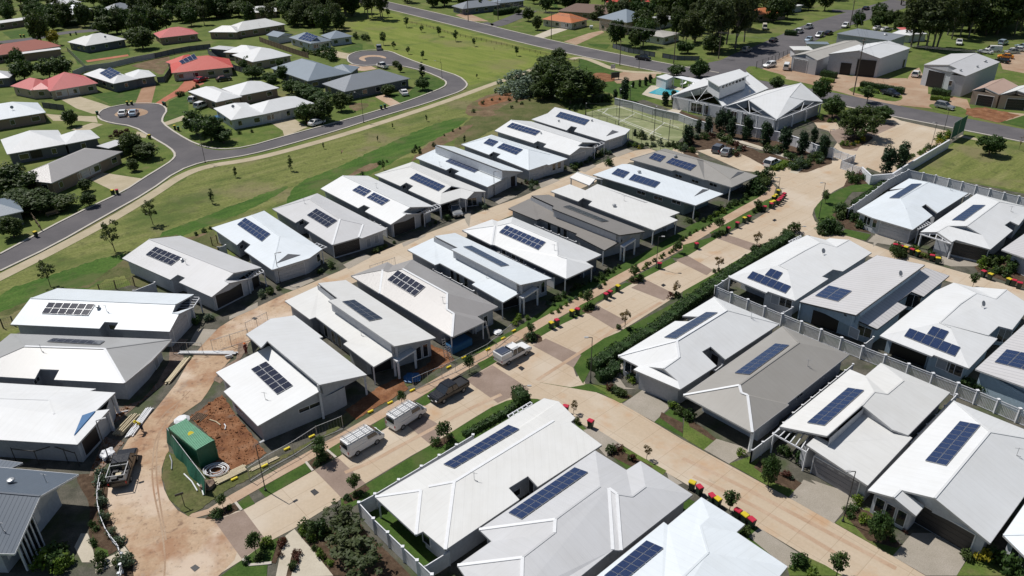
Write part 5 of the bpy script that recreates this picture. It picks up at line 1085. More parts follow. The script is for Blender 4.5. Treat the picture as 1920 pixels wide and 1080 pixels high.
# ================================================================== SUBURB HOUSES, SHEDS, CLUB BUILDING
def fr(s): return px(s)
def blocks(label, roof, wall, specs, E=2.6, slope=0.42, name='house', cat='house', group='houses of the older suburb', wins=3, ins=0.5, fascia='gutter', panels=None, gable=False, door=None):
    """each block: photo pixels of front-left and front-right eave corners and either the back-left corner or a depth in metres"""
    B = []
    for sp in specs.split('|'):
        a, _, dep = sp.partition(';'); q = px(a); p0, p1 = P(*q[0], E), P(*q[1], E)
        ux = Vector((p1.x - p0.x, p1.y - p0.y)); L = ux.length; ux /= L; vy = Vector((-ux.y, ux.x))
        if dep: D = float(dep)
        else:
            p2 = P(*q[2], E); D = abs((p2.x - p0.x) * vy.x + (p2.y - p0.y) * vy.y)
        B.append((Vector((p0.x, p0.y)), ux, vy, L, D))
    c = B[0][0] + B[0][1] * B[0][3] / 2 + B[0][2] * B[0][4] / 2
    root = empty(name, (c.x, c.y, 0), 0, label, cat, group)
    rb, fb, wb = MB(), MB(), MB()
    for bi, (o, u, v, L, D) in enumerate(B):
        def W(x, y, z): q = o + u * x + v * y; return Vector((q.x - c.x, q.y - c.y, z))
        e = E - bi * 0.012; m = min(L, D) / 2; H = e + slope * m; g = 0.0 if gable else 1.0
        if L >= D: r0, r1 = W(m * g, D / 2, H), W(L - m * g, D / 2, H); cs = [W(0, 0, e), W(L, 0, e), W(L, D, e), W(0, D, e)]; fs = [(0, 1, 5, 4), (1, 2, 5), (2, 3, 4, 5), (3, 0, 4)]
        else: r0, r1 = W(L / 2, m * g, H), W(L / 2, D - m * g, H); cs = [W(0, 0, e), W(L, 0, e), W(L, D, e), W(0, D, e)]; fs = [(0, 1, 4), (1, 2, 5, 4), (2, 3, 5), (3, 0, 4, 5)]
        vs = cs + [r0, r1]
        for f in fs:
            pts = [vs[i] for i in f]; n = (pts[1] - pts[0]).cross(pts[2] - pts[0])
            if n.length < 1e-6: continue
            n.normalize()
            if abs(n.z) < 0.05:      # gable triangle becomes wall
                ctr = (cs[0] + cs[2]) / 2; wb.quad(*[Vector((p.x + (ctr.x - p.x) * .05, p.y + (ctr.y - p.y) * .05, p.z - .1)) for p in pts]); continue
            uu = Vector((0, 0, 1)).cross(n).normalized(); vv = n.cross(uu)
            rb.uv[len(rb.f)] = [(p @ uu, p @ vv) for p in pts]; rb.add(pts, [tuple(range(len(pts)))])
        lo = [p - Vector((0, 0, .18)) for p in cs]
        fb.add(cs + lo, [(0, 4, 5, 1), (1, 5, 6, 2), (2, 6, 7, 3), (3, 7, 4, 0), (4, 7, 6, 5)])
        i = ins
        ws = [W(i, i, 0), W(L - i, i, 0), W(L - i, D - i, 0), W(i, D - i, 0)]; wt = [Vector((p.x, p.y, e - .1)) for p in ws]
        wb.add(ws + wt, [(0, 1, 5, 4), (1, 2, 6, 5), (2, 3, 7, 6), (3, 0, 4, 7)])
    ro = rb.build('roof', ROOF[roof], root); fb.build('fascia', M[fascia], ro); wb.build('wall', WALL[wall], root)
    rnd = random.Random(hash(label) & 0xffff)
    for (o, u, v, L, D) in B:
        if not wins: break
        for side in (0, 1):
            LL = L if side == 0 else D; n = max(1, int(LL / 4.2)); 
            for k in range(n):
                t = (k + .5) / n * LL
                q = (o + u * t + v * ins) if side == 0 else (o + v * t + u * ins)
                nn = -v if side == 0 else -u; dd = u if side == 0 else v
                ax = Matrix((Vector((dd.x, dd.y, 0)), Vector((nn.x, nn.y, 0)), Vector((0, 0, 1)))).transposed()
                ctr = Vector((q.x - c.x, q.y - c.y, 1.35)) + Vector((nn.x, nn.y, 0)) * .02; w = rnd.choice([.9, 1.4, 1.8])
                f = MB(); f.box(ctr, (w + .14, .06, 1.24), axis=ax); fo = f.build('window', M['trim'], root)
                g = MB(); g.box(ctr + Vector((nn.x, nn.y, 0)) * .03, (w, .04, 1.1), axis=ax); g.build('pane', M['glass'], fo)
    h = House.__new__(House); h.off = Vector((c.x, c.y, 0)); h.root = root; h.roof = ro; h.wm = WALL[wall]
    h.bvh = BVHTree.FromPolygons(rb.v, rb.f); h.wbvh = BVHTree.FromPolygons(wb.v, wb.f)
    if panels: h.solar(panels)
    if door:
        for dspec in door: h.opening(*px(dspec[0])[0], *dspec[1:])
    HOUSES.append(h); h.E = E; return h
bl = blocks
h = bl('faded red hipped house with double pale garage at the left cul-de-sac', 'pink', 'tan', '@a 92,774 290,812;8|@a 265,812 450,800;10|@a 450,820 882,748;13', slope=.5, door=[('@a 555,835', 2.6, 2.1, 'garage'), ('@a 665,820', 2.6, 2.1, 'garage')])
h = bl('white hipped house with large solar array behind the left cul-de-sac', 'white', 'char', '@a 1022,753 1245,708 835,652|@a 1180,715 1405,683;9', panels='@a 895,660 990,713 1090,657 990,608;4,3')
h.vent('@a 1080,600 1150,600 1180,630'); 
h = bl('bright red hipped house with solar panels and a red driveway', 'red', 'tan', '@z1 965,411 1312,377;13|@z1 1000,372 1180,340;9', slope=.45, panels='@z1 1005,345 1025,362 1112,330 1092,303;1,4', door=[('@z1 1050,428', 4.6, 2.1, 'garage')])
h = bl('white hipped house cut by the left edge above the hedge of dark red leaves', 'cool', 'brick', '@z1 -140,696 258,632;12'); h.dish(*px('@z1 70,615')[0])
h = bl('large white hipped house at the left edge beside the street bend', 'white', 'char', '@z1 40,868 380,808;13|@z1 366,812 562,774;8', door=[('@z1 200,850', 2.2, 2, 'void')])
h = bl('grey hipped duplex with pale garage doors at the left street bend', 'warmgrey', 'brick', '@z1 290,1030 690,852 150,968', slope=.35, door=[('@z1 475,975', 2.4, 2.1, 'garage'), ('@z1 532,948', 2.4, 2.1, 'garage')])
h = bl('small white flat-roofed patio behind the grey hipped duplex', 'light', 'char', '@z1 610,835 715,800;4', slope=.05, wins=0, name='patio_shelter', cat='patio')
h = bl('blue-grey hipped house corner at the left edge by the lower street', 'blueg', 'char', '@z4 -80,155 132,107;9')
h = bl('pale corner roof at the far left edge above the hedge', 'light', 'char', '@z1 -80,447 52,437;8')
h = bl('dull red hipped house with long white patio roof, far left', 'brick', 'brick', '@z1 -50,318 345,258;12', slope=.4)
h = bl('cream patio roof attached behind the dull red hipped house', 'cream', 'brick', '@z1 125,303 345,275;3.5', slope=.05, wins=0, name='patio_shelter', cat='patio')
h = bl('pale grey hipped house with dark sunshade beyond the concrete block fence', 'cream', 'char', '@a 605,378 775,412;9|@a 770,413 1137,352;12'); h.dish(*px('@a 950,345')[0])
h = bl('long cream flat-roofed house at the top left corner', 'cream', 'brick', '@a -40,215 292,168;7', slope=.12)
h = bl('pale blue hipped roof among trees at the top left', 'cool', 'brick', '@a 500,140 800,122;13', slope=.5)
h = bl('white roofed house at the top left edge of the photo', 'white', 'brick', '@a 465,48 735,18;7')
h = bl('small dark grey hipped house behind trees near the top left pole', 'slategrey', 'brick', '@a 1050,98 1245,55;10')
h = bl('orange-red tiled house behind the row of palms', 'pink', 'brick', '@a 1435,342 1790,302;11')
h = bl('cream hipped house with broad low roof behind the dark red-brown fence', 'cream', 'brick', '@b 240,288 500,290;8|@b 500,283 940,218;11'); h.antenna(*px('@b 700,230')[0])
h = bl('large white many-hipped house beside the red-roofed one', 'white', 'tan', '@b 640,558 997,497;15|@b 375,470 640,480;9', slope=.36)
h = bl('grey lean-to patio beside the large white house', 'light', 'char', '@b 245,435 410,450;5', slope=.06, wins=0, name='patio_shelter', cat='patio')
h = bl('pale garden shed with blue-grey roof behind the brown fence', 'blueg', 'white', '@b 868,335 1010,308 787,310', slope=.3, wins=0, name='garden_shed', cat='shed', gable=True, E=2.4)
h = bl('blue-grey hipped house with solar array beside the second cul-de-sac', 'blueg', 'lgrey', '@b 1165,393 1357,362 990,333|@b 1340,352 1545,325;9', panels='@b 1050,350 1165,378 1235,330 1130,290;4,3', door=[('@b 1260,415', 3.6, 2, 'garage')])
h = bl('mid grey hipped house with ribbed ridge line in the middle of the suburb', 'blueg', 'char', '@b 1140,730 1528,655 806,612|@b 1300,650 1528,655;8', slope=.4)
h = bl('large slate grey hipped house facing the inner street bend', 'slategrey', 'char', '@b 1470,826 @c 430,705 @b 1245,757', slope=.42)
h = bl('white hipped house with two white wagons parked beside it', 'white', 'brick', '@b 312,920 548,870 176,800|@b 520,862 882,790;11', slope=.36)
h = bl('long white hipped house with gabled entry on the inner street', 'white', 'lgrey', '@z1 1300,676 1492,641 1232,603|@z1 1470,645 1768,580;10', slope=.36, door=[('@z1 1550,655', 2.4, 2, 'garage'), ('@z1 1500,665', 2.4, 2, 'garage')]); h.dish(*px('@z1 1312,610')[0])
h = bl('cream roof half hidden by dark trees, upper left of centre', 'cream', 'brick', '@b 580,118 860,102;9')
h = bl('orange terracotta hipped house across the main road', 'orange', 'cream', '@c 1610,172 @d 255,207;10|@d 245,208 402,173;10', slope=.45, door=[('@d 180,225', 2.6, 2, 'garage'), ('@d 225,232', 2.6, 2, 'garage')])
h = bl('brown tiled house behind the terracotta one', 'brown', 'brick', '@d 120,98 620,130;12')
h = bl('bright red roofed house at the top edge right of centre', 'red', 'brick', '@d 560,20 955,15;12', slope=.45)
h = bl('two-storey blue-grey hipped house behind the round street trees', 'blueg', 'tan', '@d 745,203 988,160 510,152', E=4.6)
h = bl('long pale shed with dark roof beyond the two street trees', 'light', 'lgrey', '@d 1010,198 1215,156;8', slope=.1, E=3, name='long_shed', cat='shed', group='sheds')
h = bl('beige flat-roofed cottage by the power pole corner', 'iron', 'white', '@d 1075,337 1235,298 1015,268', slope=.12)
h = bl('slate roofed house behind the clipped dark hedge at the top', 'slategrey', 'char', '@c 900,80 1240,42;10')
h = bl('grey verandah roofed house at the top edge beside the clipped hedge', 'blueg', 'char', '@c 1230,30 1460,5;8')
h = bl('orange tiled house glimpsed through trees at the top right', 'orange', 'brick', '@e 380,185 745,150;9')
h = bl('white long roof among dark trees at the top right', 'white', 'lgrey', '@e 470,30 815,80;7', slope=.1)
h = bl('white tent-like roofs beyond the grey flat shed', 'white', 'white', '@f 330,398 560,425;7|@f 560,410 770,405;6', slope=.35, name='market_shelter', cat='shelter', group='sheds', wins=0)
h = bl('faded pink roof beyond the white tent-like shelter', 'pink', 'white', '@f 450,360 570,360;5', slope=.2, name='market_shelter', cat='shelter', group='sheds', wins=0)
h = bl('small white site shed with blue-grey awning by the workshop', 'blueg', 'white', '@e 980,525 1250,530;4', slope=.1, name='workshop_awning', cat='awning', group='sheds', wins=0)
h = bl('pale skillion store behind the grey gabled workshop', 'cream', 'lgrey', '@e 820,600 1060,600;6', slope=.08, E=3, name='store_shed', cat='shed', group='sheds', wins=0)

def shed(label, verts, faces, roof, walls, gables, E, wall='lgrey', **kw):
    kw.setdefault('name', 'workshop_shed'); kw.setdefault('cat', 'shed'); kw.setdefault('group', 'sheds')
    h = House(kw.pop('name'), label, verts, faces, roof, walls, gables, wall=wall, E=E, ins=.15, gbot=E - .4, slope=.3, **kw); HOUSES.append(h); return h
h = shed('grey gabled workshop with a blue roller door', '@e a:795,665 A:960,643 b:1105,722 c:1640,520 B:1555,480 d:1430,487', 'a-A-B-d A-b-c-B', 'iron', 'a b c d', 'a-A:.1 A-b:.1', 4.4, 'grey', eaves='a-d b-c')
h.opening(*px('@e 890,815')[0], 4.6, 3.6, 'garageg', z=1.9); h.dish(*px('@e 1090,745')[0])
h = shed('large white-roofed workshop with a tall dark doorway, right of the blue-doored one', '@z3 a:822,303 A:990,284 b:1110,328 c:1282,270 B:1160,229 d:985,252', 'a-A-B-d A-b-c-B', 'white', 'a b c d', 'a-A:.1 A-b:.1', 5.6, 'lgrey', eaves='a-d b-c')
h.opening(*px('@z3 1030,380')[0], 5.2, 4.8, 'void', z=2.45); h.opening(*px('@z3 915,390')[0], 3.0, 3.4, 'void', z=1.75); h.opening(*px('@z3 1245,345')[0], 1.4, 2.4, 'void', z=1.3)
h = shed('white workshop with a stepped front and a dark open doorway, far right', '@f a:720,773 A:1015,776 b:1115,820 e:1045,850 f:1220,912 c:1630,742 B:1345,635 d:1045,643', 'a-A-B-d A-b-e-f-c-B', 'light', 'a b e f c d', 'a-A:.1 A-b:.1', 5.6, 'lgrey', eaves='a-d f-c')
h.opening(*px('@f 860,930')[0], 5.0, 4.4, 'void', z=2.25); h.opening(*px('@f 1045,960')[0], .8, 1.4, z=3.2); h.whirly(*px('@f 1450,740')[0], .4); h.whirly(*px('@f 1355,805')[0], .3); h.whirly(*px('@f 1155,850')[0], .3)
h = shed('low shed with rusty corrugated roof and green roller door, right edge', '@z3 a:1628,508 A:1700,492 b:1782,530 c:1888,482 B:1805,440 d:1738,455', 'a-A-B-d A-b-c-B', 'rust', 'a b c d', 'a-A:.1 A-b:.1', 3.6, 'tan', eaves='a-d b-c'); h.opening(*px('@z3 1700,565')[0], 3.6, 2.6, 'garaged', z=1.4)
h = shed('low cream-roofed shed cut by the right edge with green door', '@z3 a:1785,532 A:1880,508 b:1990,545 c:2080,505 B:1970,470 d:1890,484', 'a-A-B-d A-b-c-B', 'cream', 'a b c d', 'a-A:.1 A-b:.1', 3.6, 'tan', eaves='a-d b-c'); h.opening(*px('@z3 1870,595')[0], 4.2, 2.6, 'garaged', z=1.4)
h = shed('wide flat dark grey roofed building behind the workshops', '@z3 a:868,188,5 b:1170,228,5 c:1258,197,5 d:985,160,5', 'a-b-c-d', 'slategrey', 'a b c d', '', 4.8, 'grey')
h.whirly(*px('@z3 1140,197')[0], .5)

# ---- club building with two white gabled wings
h = villa('white club wing with a raised monitor roof and timber-trussed gable beside the pool', '@d a:1150,860 @z3 A:150,475 b:225,597 c:482,497 B:362,405 d:118,440', 'a-A-B-d A-b-c-B', 'white', 'a:.7 b c d', 'a-A:.5:2.6 A-b:.5:2.6',
          name='club_building', cat='building', group='club building wings', eaves='a-d b-c', E=3.4, slope=.4, fascia='trim', wall='white')
_q = [h.hit(*p)[0] for p in px('@z3 255,505 380,475 330,425 215,470')]
_m = MB(); _z = Vector((0, 0, 1.3)); _q2 = px('@z3 205,485 372,422 320,388 130,440')
_t = [P(x, y, 7.6) - h.off for x, y in _q2]; _m.add(_t + [v - Vector((0, 0, .2)) for v in _t], [(0, 1, 2, 3), (7, 6, 5, 4), (0, 4, 5, 1), (1, 5, 6, 2), (2, 6, 7, 3), (3, 7, 4, 0)])
_mo = _m.build('monitor_roof', ROOF['white'], h.root)
_m = MB(); _i = [v.lerp(sum(_t, Vector()) / 4, .12) for v in _t]; _m.add([Vector((v.x, v.y, 4.2)) for v in _i] + [Vector((v.x, v.y, 7.45)) for v in _i], [(0, 1, 5, 4), (1, 2, 6, 5), (2, 3, 7, 6), (3, 0, 4, 7)]); _m.build('monitor_wall', WALL['white'], h.root)
_a, _b = _i[0], _i[1]
for k in range(7):
    p = _a.lerp(_b, .12 + k * .125); _m = MB(); n = Vector(((_b - _a).y, -(_b - _a).x, 0)).normalized(); _m.box(Vector((p.x, p.y, 6.9)) + n * .03, (.7, .5, .5), axis=Matrix(((_b - _a).normalized(), Vector((-(_b - _a).normalized().y, (_b - _a).normalized().x, 0)), Vector((0, 0, 1)))).transposed()); _m.build('monitor_window', M['glass'], h.root)
if all(_q): _m = MB(); _m.add([v + Vector((0, 0, .06)) for v in _q] + [v for v in _q], [(0, 1, 2, 3), (0, 4, 5, 1), (1, 5, 6, 2), (2, 6, 7, 3), (3, 7, 4, 0)]); _m.build('roof_insert', M['gutter'], h.roof)
h2 = villa('white club wing with colonnaded gable nearer the entry forecourt', '@z3 a:236,598 A:372,560 b:530,670 c:792,572 K:686,563,5.0 B:666,466 d:470,510 m:600,545,5.0', 'a-A-B-d A-b-m-B b-K-m B-m-K-c', 'white', 'a:.7 b:.7 c d', 'a-A:.5:2.6 A-b:.5:2.6 b-K:.5:2.9 K-c:.5:2.9',
          name='club_building', cat='building', group='club building wings', eaves='a-d b-c', E=3.4, slope=.4, fascia='trim', wall='lgrey')
for hh, ea, eb, ap in ((h, 'a', 'b', 'A'), (h2, 'a', 'b', 'A'), (h2, 'b', 'c', 'K')):
    A_, B_, C_ = hh.V[ea], hh.V[eb], hh.V[ap]; dz = Vector((0, 0, .3)); tb = MB()
    tb.bar(A_ - dz, B_ - dz, .16); cc = (A_ + B_) / 2 - dz
    for t in (.5,): tb.bar(cc, A_.lerp(C_, t) - dz, .08); tb.bar(cc, B_.lerp(C_, t) - dz, .08)
    tb.bar(cc, C_ - dz, .1); tb.build('gable_truss', M['post'], hh.root)
    for t in (.04, .35, .65, .96):
        p = A_.lerp(B_, t); k = MB(); k.box((p.x * .985, p.y * .985, 1.55), (.3, .3, 3.1)); k.build('column', M['post'], hh.root)
for q in ('330,800', ): pass
for q in ('@d 1350,945', '@d 1400,960', '@d 1455,975', '@z3 290,640', '@z3 345,655'): (h if '@d' in q else h2).opening(*px(q)[0], 1.6, 2.3)
h.dish(*px('@z3 375,525')[0])
# ================================================================== FENCES, WALLS, HEDGES
def fence(label, s, h=1.8, style='panel', step=2.4, mat='post', pmat=None, top=True, post=.12, cat='fence', name='fence', group=None, cap=False, gap=0.08, lift=0.0):
    """pixels give the TOP line of the fence; every post and every panel is its own part"""
    pts = [P(x, y, h) if top else P(x, y, 0) for x, y in px(s)]
    pts = [Vector((p.x, p.y, 0)) for p in pts]; c = pts[0].copy(); root = empty(name, c, 0, label, cat, group)
    pm = M[pmat or mat] if (pmat or mat) in M else WALL[pmat or mat]; mm = M[mat] if mat in M else WALL[mat]
    first = None; pn = MB(); rn = MB()
    for a, b in zip(pts, pts[1:]):
        L = (b - a).length; n = max(1, round(L / step)); d = (b - a) / n
        for k in range(n + 1):
            if k == 0 and a is not pts[0]: continue
            p = a + d * k - c
            if first is None:
                m = MB(); m.box((0, 0, (h + .06) / 2 + lift), (post, post, h + .06))
                if cap: m.box((0, 0, h + .1 + lift), (post * 1.7, post * 1.7, .08)); 
                first = m.build('post', mm, root)
            if len(root.children) < 96:
                o = bpy.data.objects.new('post', first.data); COL.objects.link(o); o.parent = root; o.location = p
        A, B = a - c, b - c; u = (B - A).normalized(); nn = Vector((-u.y, u.x, 0))
        if style == 'panel':
            pn.bar(A + Vector((0, 0, h * .5 + .02 + lift)), B + Vector((0, 0, h * .5 + .02 + lift)), .05, h - gap)
            rn.bar(A + Vector((0, 0, h - .03 + lift)), B + Vector((0, 0, h - .03 + lift)), .09, .08)
        elif style == 'picket':
            k = 0.0
            while k < (B - A).length:
                q = A + u * k; pn.box((q.x, q.y, .12 + (h * .72) / 2), (.10, .03, h * .72), rz=math.atan2(u.y, u.x)); k += .16
            for z in (.12, h * .84, h - .04): rn.bar(A + Vector((0, 0, z)), B + Vector((0, 0, z)), .07, .1)
            kk = 0.0
            while kk < (B - A).length:
                q = A + u * kk; pn.box((q.x, q.y, h * .92), (.035, .03, h * .14), rz=math.atan2(u.y, u.x)); kk += .12
        elif style == 'rail':
            for z in ((h - .1, h * .5) if h < 1.3 else (h - .1,)): rn.bar(A + Vector((0, 0, z)), B + Vector((0, 0, z)), .05, .1)
        elif style == 'wire':
            for z in (h - .03, h * .5, .15): rn.bar(A + Vector((0, 0, z)), B + Vector((0, 0, z)), .025, .025)
            k = 0.0
            while k < (B - A).length:
                q = A + u * k; pn.box((q.x, q.y, h / 2), (.012, .012, h - .1)); k += .3
        elif style == 'mesh':
            for z in (h - .03, .1): rn.bar(A + Vector((0, 0, z)), B + Vector((0, 0, z)), .04, .04)
            k = 0.0
            while k < (B - A).length:
                q = A + u * k; pn.box((q.x, q.y, h / 2), (.01, .01, h - .1)); k += .35
        elif style == 'wall':
            pn.bar(A + Vector((0, 0, h / 2)), B + Vector((0, 0, h / 2)), .22, h); rn.bar(A + Vector((0, 0, h + .03)), B + Vector((0, 0, h + .03)), .32, .07)
    if pn.v: pn.build('infill', pm, root)
    if rn.v: rn.build('rail', mm, root)
    return root
WF = 'white fences and walls of the village'
fence('white picket fence running between the front and back rows, right-hand block', '1342,537 1467,589 1618,650 1797,719 1833,733 1913,767 1995,802', 1.9, 'picket', 2.9, post=.2, cap=True, group=WF)
fence('short white fence return at the hedge end of the picket fence', '1342,537 1368,519', 1.9, 'panel', 2.4, post=.18, cap=True, group=WF)
fence('white fence around the back yard of the long off-white villa', '850,1118 810,1078 755,1026 700,973 673,943 703,927 790,875 887,816', 1.9, 'panel', 2.4, post=.18, cap=True, group=WF)
fence('white cross fence between the two bottom centre villas', '797,1062 842,1034', 1.8, 'panel', 2.2, post=.14, group=WF)
fence('tall pale fence around the upper right villas', '@L -60,430 0,390 220,235 395,105 620,-8 790,27 930,55 1080,95 1230,130 1385,170 1540,210 1700,250 1865,290 2020,330', 2.0, 'panel', 2.9, post=.2, cap=True, group=WF)
fence('pale rendered wall from the gates to the dark mesh screen', '@z3 1010,940 1062,988 1180,978 1240,940 1500,788', 1.9, 'wall', 3.2, post=.26, group=WF)
fence('white curved wall in front of the club building', '@z3 298,700 420,722 540,742 640,772 760,818 852,835', 2.2, 'wall', 3.4, post=.26, group=WF)
fence('long low grey wall behind the tennis court', '@z2 1540,552 1640,575 1760,610 1900,640 @z3 60,670 170,700', 1.8, 'wall', 3.0, post=.2, mat='plastic', pmat='grey', group=WF)
fence('white sliding gate at the village entrance', '@z3 852,838 970,880', 1.7, 'picket', 2.2, post=.14, group=WF, name='gate', cat='gate')
fence('white swing gate beside the pale wall at the entrance', '@z3 895,905 1022,948', 1.7, 'picket', 2.2, post=.14, group=WF, name='gate', cat='gate')
fence('short white fence joining the two entrance gates', '@z3 900,903 972,870', 1.7, 'panel', 2.2, post=.14, group=WF)
fence('curved white rail fence beside the glazed gable building', '@k 915,120 890,180 878,250 870,320 870,390 880,460 895,525 920,590 950,655 990,715 1040,775 1062,812 1068,850', 1.1, 'rail', 9, post=.07, cap=False, group=WF)
fence('white rail fence at the bottom edge beside the muddy street', '@k 1095,880 1080,980 1068,1060 1055,1150', 1.1, 'rail', 1.9, post=.14, cap=True, group=WF)
for lab, s in (('white side fence with post caps between the dark grey and the pergola villas', '@S 55,765 250,560 435,408 610,268 850,72'), ('white side fence with post caps between the pergola villa and the twin-gabled villa', '@S 1412,868 1590,678 1770,492 1885,375'),
               ('white fence between the two-tone and the cool white skillion villas', '@I 375,515 565,612 830,757'), ('white fence between the cool white skillion and the white hipped villas', '@I 1020,280 1220,370 1415,463 1735,612'),
               ('white fence between the white hipped and the dark taupe villas', '@H 920,430 1190,545 1380,622'), ('white side fence from the courtyard notch of the hedge villa', '@Q 1195,875 1290,803'),
               ('white yard fence between the two lower creek-row gabled villas', '@z4 750,557 870,510'), ('white yard fence below the eight-column panel villa', '@z4 1225,312 1268,300'),
               ('white side fence behind the grey hipped creek-row villa', '@C 1330,700 1470,770'), ('white front fence at the pergola villa entry', '@z9 390,375 510,285'),
               ('white yard fence across from the back-row cross-panel villa', '@M 775,938 875,880'), ('white yard fence behind the wide-pan skillion villa', '@N 850,1050 945,975'), ('short white fence behind the upper right pair', '@L 1250,300 1310,265')):
    fence(lab, s, 1.75, 'panel', 2.3, post=.14, cap=True, group=WF)
fence('low timber rail fence along the park beside the main road', '@z2 370,116 480,138 640,187 760,210 900,240 1060,275 1215,312', .9, 'rail', 3.0, mat='wood', group='timber fences')
fence('timber rail fence by the path junction at the main road', '@z2 1220,318 1340,338', .8, 'rail', 2.4, mat='wood', group='timber fences')
fence('concrete block fence behind the solar-roofed suburb house', '@a 650,640 760,592 1000,560 1200,512 1392,476', 1.8, 'panel', 2.6, mat='gutter', pmat='grey', group='suburb fences')
fence('dark fence continuing behind the red-roofed house', '@a 1392,478 1560,440 1700,415 1890,395', 1.8, 'panel', 2.6, mat='dkmetal', pmat='char', group='suburb fences')
fence('dark side fence between the solar house and the red house', '@a 1570,520 1520,620 1475,688 1412,694', 1.8, 'panel', 2.4, mat='dkmetal', pmat='char', group='suburb fences')
fence('dark fence between the red-roofed and large white houses', '@b 235,440 340,520 480,585 600,620', 1.8, 'panel', 2.4, mat='dkmetal', pmat='char', group='suburb fences')
fence('red-brown timber fence beside the large white house', '@b 700,330 780,360 1000,435 1140,478', 1.8, 'panel', 2.4, mat='wood', pmat='wood', group='suburb fences')
fence('dark fence shading the lawn beside the faded red house', '@z1 235,575 355,590', 1.6, 'panel', 2.4, mat='dkmetal', pmat='char', group='suburb fences')
fence('glass-like wire fence beside the dull red house', '@z1 375,265 480,365', 1.6, 'wire', 2.4, mat='steel', group='suburb fences')
fence('dark fence in front of the corner house at the junction', '@d 1068,478 1200,500 1400,505', 1.5, 'panel', 2.4, mat='dkmetal', pmat='char', group='suburb fences')
fence('dark fence behind the two round street trees', '@d 620,390 760,430 1000,470', 1.6, 'panel', 2.4, mat='dkmetal', pmat='char', group='suburb fences')
fence('dark boundary fence of the corner lot near the bench', '@z4 150,80 222,185', 1.2, 'rail', 2.4, mat='wood', group='suburb fences')
fence('wire fence on posts beside the workshop yard', '@e 380,735 520,690 650,640 800,575', 2.2, 'mesh', 3.0, mat='dkmetal', group='wire fences')
fence('rusty wire fence behind the creek-side gabled villa', '@z4 550,520 640,498 745,480', 1.5, 'wire', 2.2, mat='wood', group='wire fences')
fence('short wire fence beside the bluish white creek villa', '@z4 1185,255 1215,245', 1.5, 'wire', 2.0, mat='wood', group='wire fences')
fence('wire fence stubs at the left edge below the field', '@z4 0,715 60,700', 1.5, 'wire', 1.6, mat='dkmetal', group='wire fences')
fence('tall black mesh fence around the tennis court, pool side', '@z2 1375,580 1640,588 1930,665 @z3 90,690', 3.2, 'mesh', 3.4, mat='dkmetal', post=.07, group='wire fences')
fence('tall black mesh fence around the tennis court, villa side', '@z2 1375,600 1450,640 1640,722 1800,780 1920,800', 3.2, 'mesh', 3.4, mat='dkmetal', post=.07, group='wire fences')
TF = 'temporary construction fence panels'
for lab, s in (('temporary fence panels across the muddy street', '@z4 1185,835 1390,770'), ('temporary fence panels near the street bend by the drain', '@z4 1378,735 1498,676'), ('temporary fence panels behind the two-tone villa', '@z5 160,415 300,368'),
               ('temporary fence panels beside the container lot footpath', '@z7 1390,470 1500,400 1640,325 1775,238 1920,180'), ('temporary fence panels in front of the cream skillion villa', '@z5 400,1045 640,945 820,855 960,740'),
               ('temporary fence panels in front of the grey hipped villa', '@z4 960,845 1130,848')):
    fence(lab, s, 1.9, 'mesh', 2.3, mat='steel', post=.05, group=TF)
fence('bare starter posts beside the unfinished villa', '@z7 60,360 190,375 290,345 420,385', 2.0, 'rail', 1.9, mat='dkmetal', post=.06, group='wire fences')
# dark mesh screen at the entrance road
_a, _b = P(*px('@z3 1502,800')[0]), P(*px('@z3 1575,755')[0]); root = empty('mesh_screen', _a, 0, 'tall dark mesh screen on a frame at the entrance road end of the pale wall', 'screen')
_m = MB(); _d = _b - _a; _m.bar((0, 0, 2.6), _d + Vector((0, 0, 2.6)), .05, 3.6); _m.build('mesh_panel', M['shade'], root)
for t in (0, .5, 1):
    _m = MB(); _m.box((_d.x * t, _d.y * t, 2.25), (.12, .12, 4.5)); _m.build('post', M['steel'], root)
# ================================================================== VEGETATION
def leaf_cloud(clumps, per, size, seed, flat=0.0, up=0.3):
    rnd = random.Random(seed); mb = MB()
    for (cx, cy, cz, r) in clumps:
        for _ in range(per):
            while True:
                x, y, z = rnd.uniform(-1, 1), rnd.uniform(-1, 1), rnd.uniform(-1, 1); q = x * x + y * y + z * z
                if 0.15 < q < 1: break
            p = Vector((cx + x * r, cy + y * r, cz + z * r * (1 - flat))); s = size * rnd.uniform(.6, 1.35)
            n = Vector((x, y, z + up)).normalized() + Vector((rnd.uniform(-.7, .7), rnd.uniform(-.7, .7), rnd.uniform(-.7, .7))); n.normalize()
            a = n.orthogonal().normalized(); b = n.cross(a); t = rnd.uniform(0, 6.28); a2 = a * math.cos(t) + b * math.sin(t); b2 = n.cross(a2)
            mb.add([p + a2 * s, p + b2 * s * .55, p - a2 * s, p - b2 * s * .55], [(0, 1, 2, 3)])
    return mb
def crown_clumps(kind, n, seed):
    """clump centres in a crown 1 wide-radius, height 0..1 scaled later"""
    rnd = random.Random(seed); out = []
    for i in range(n):
        while True:
            x, y, z = rnd.uniform(-1, 1), rnd.uniform(-1, 1), rnd.uniform(0, 1)
            if kind == 'round': ok = x * x + y * y + ((z - .52) / .52) ** 2 < .78
            elif kind == 'cone': ok = math.hypot(x, y) < .85 * (1 - z) ** .75 + .05
            elif kind == 'column': ok = math.hypot(x, y) < .78 * math.sin(math.pi * min(1, max(.02, z * .86 + .12))) ** .6
            elif kind == 'gum': ok = x * x + y * y < .9 and z > .25 + .25 * math.hypot(x, y) - .2 * rnd.random()
            elif kind == 'wide': ok = x * x + y * y < .95 and abs(z - .55 + .35 * (x * x + y * y)) < .42
            elif kind == 'dome': ok = x * x + y * y + z * z < .95
            if ok: break
        out.append((x, y, z))
    return out
TREES = {}
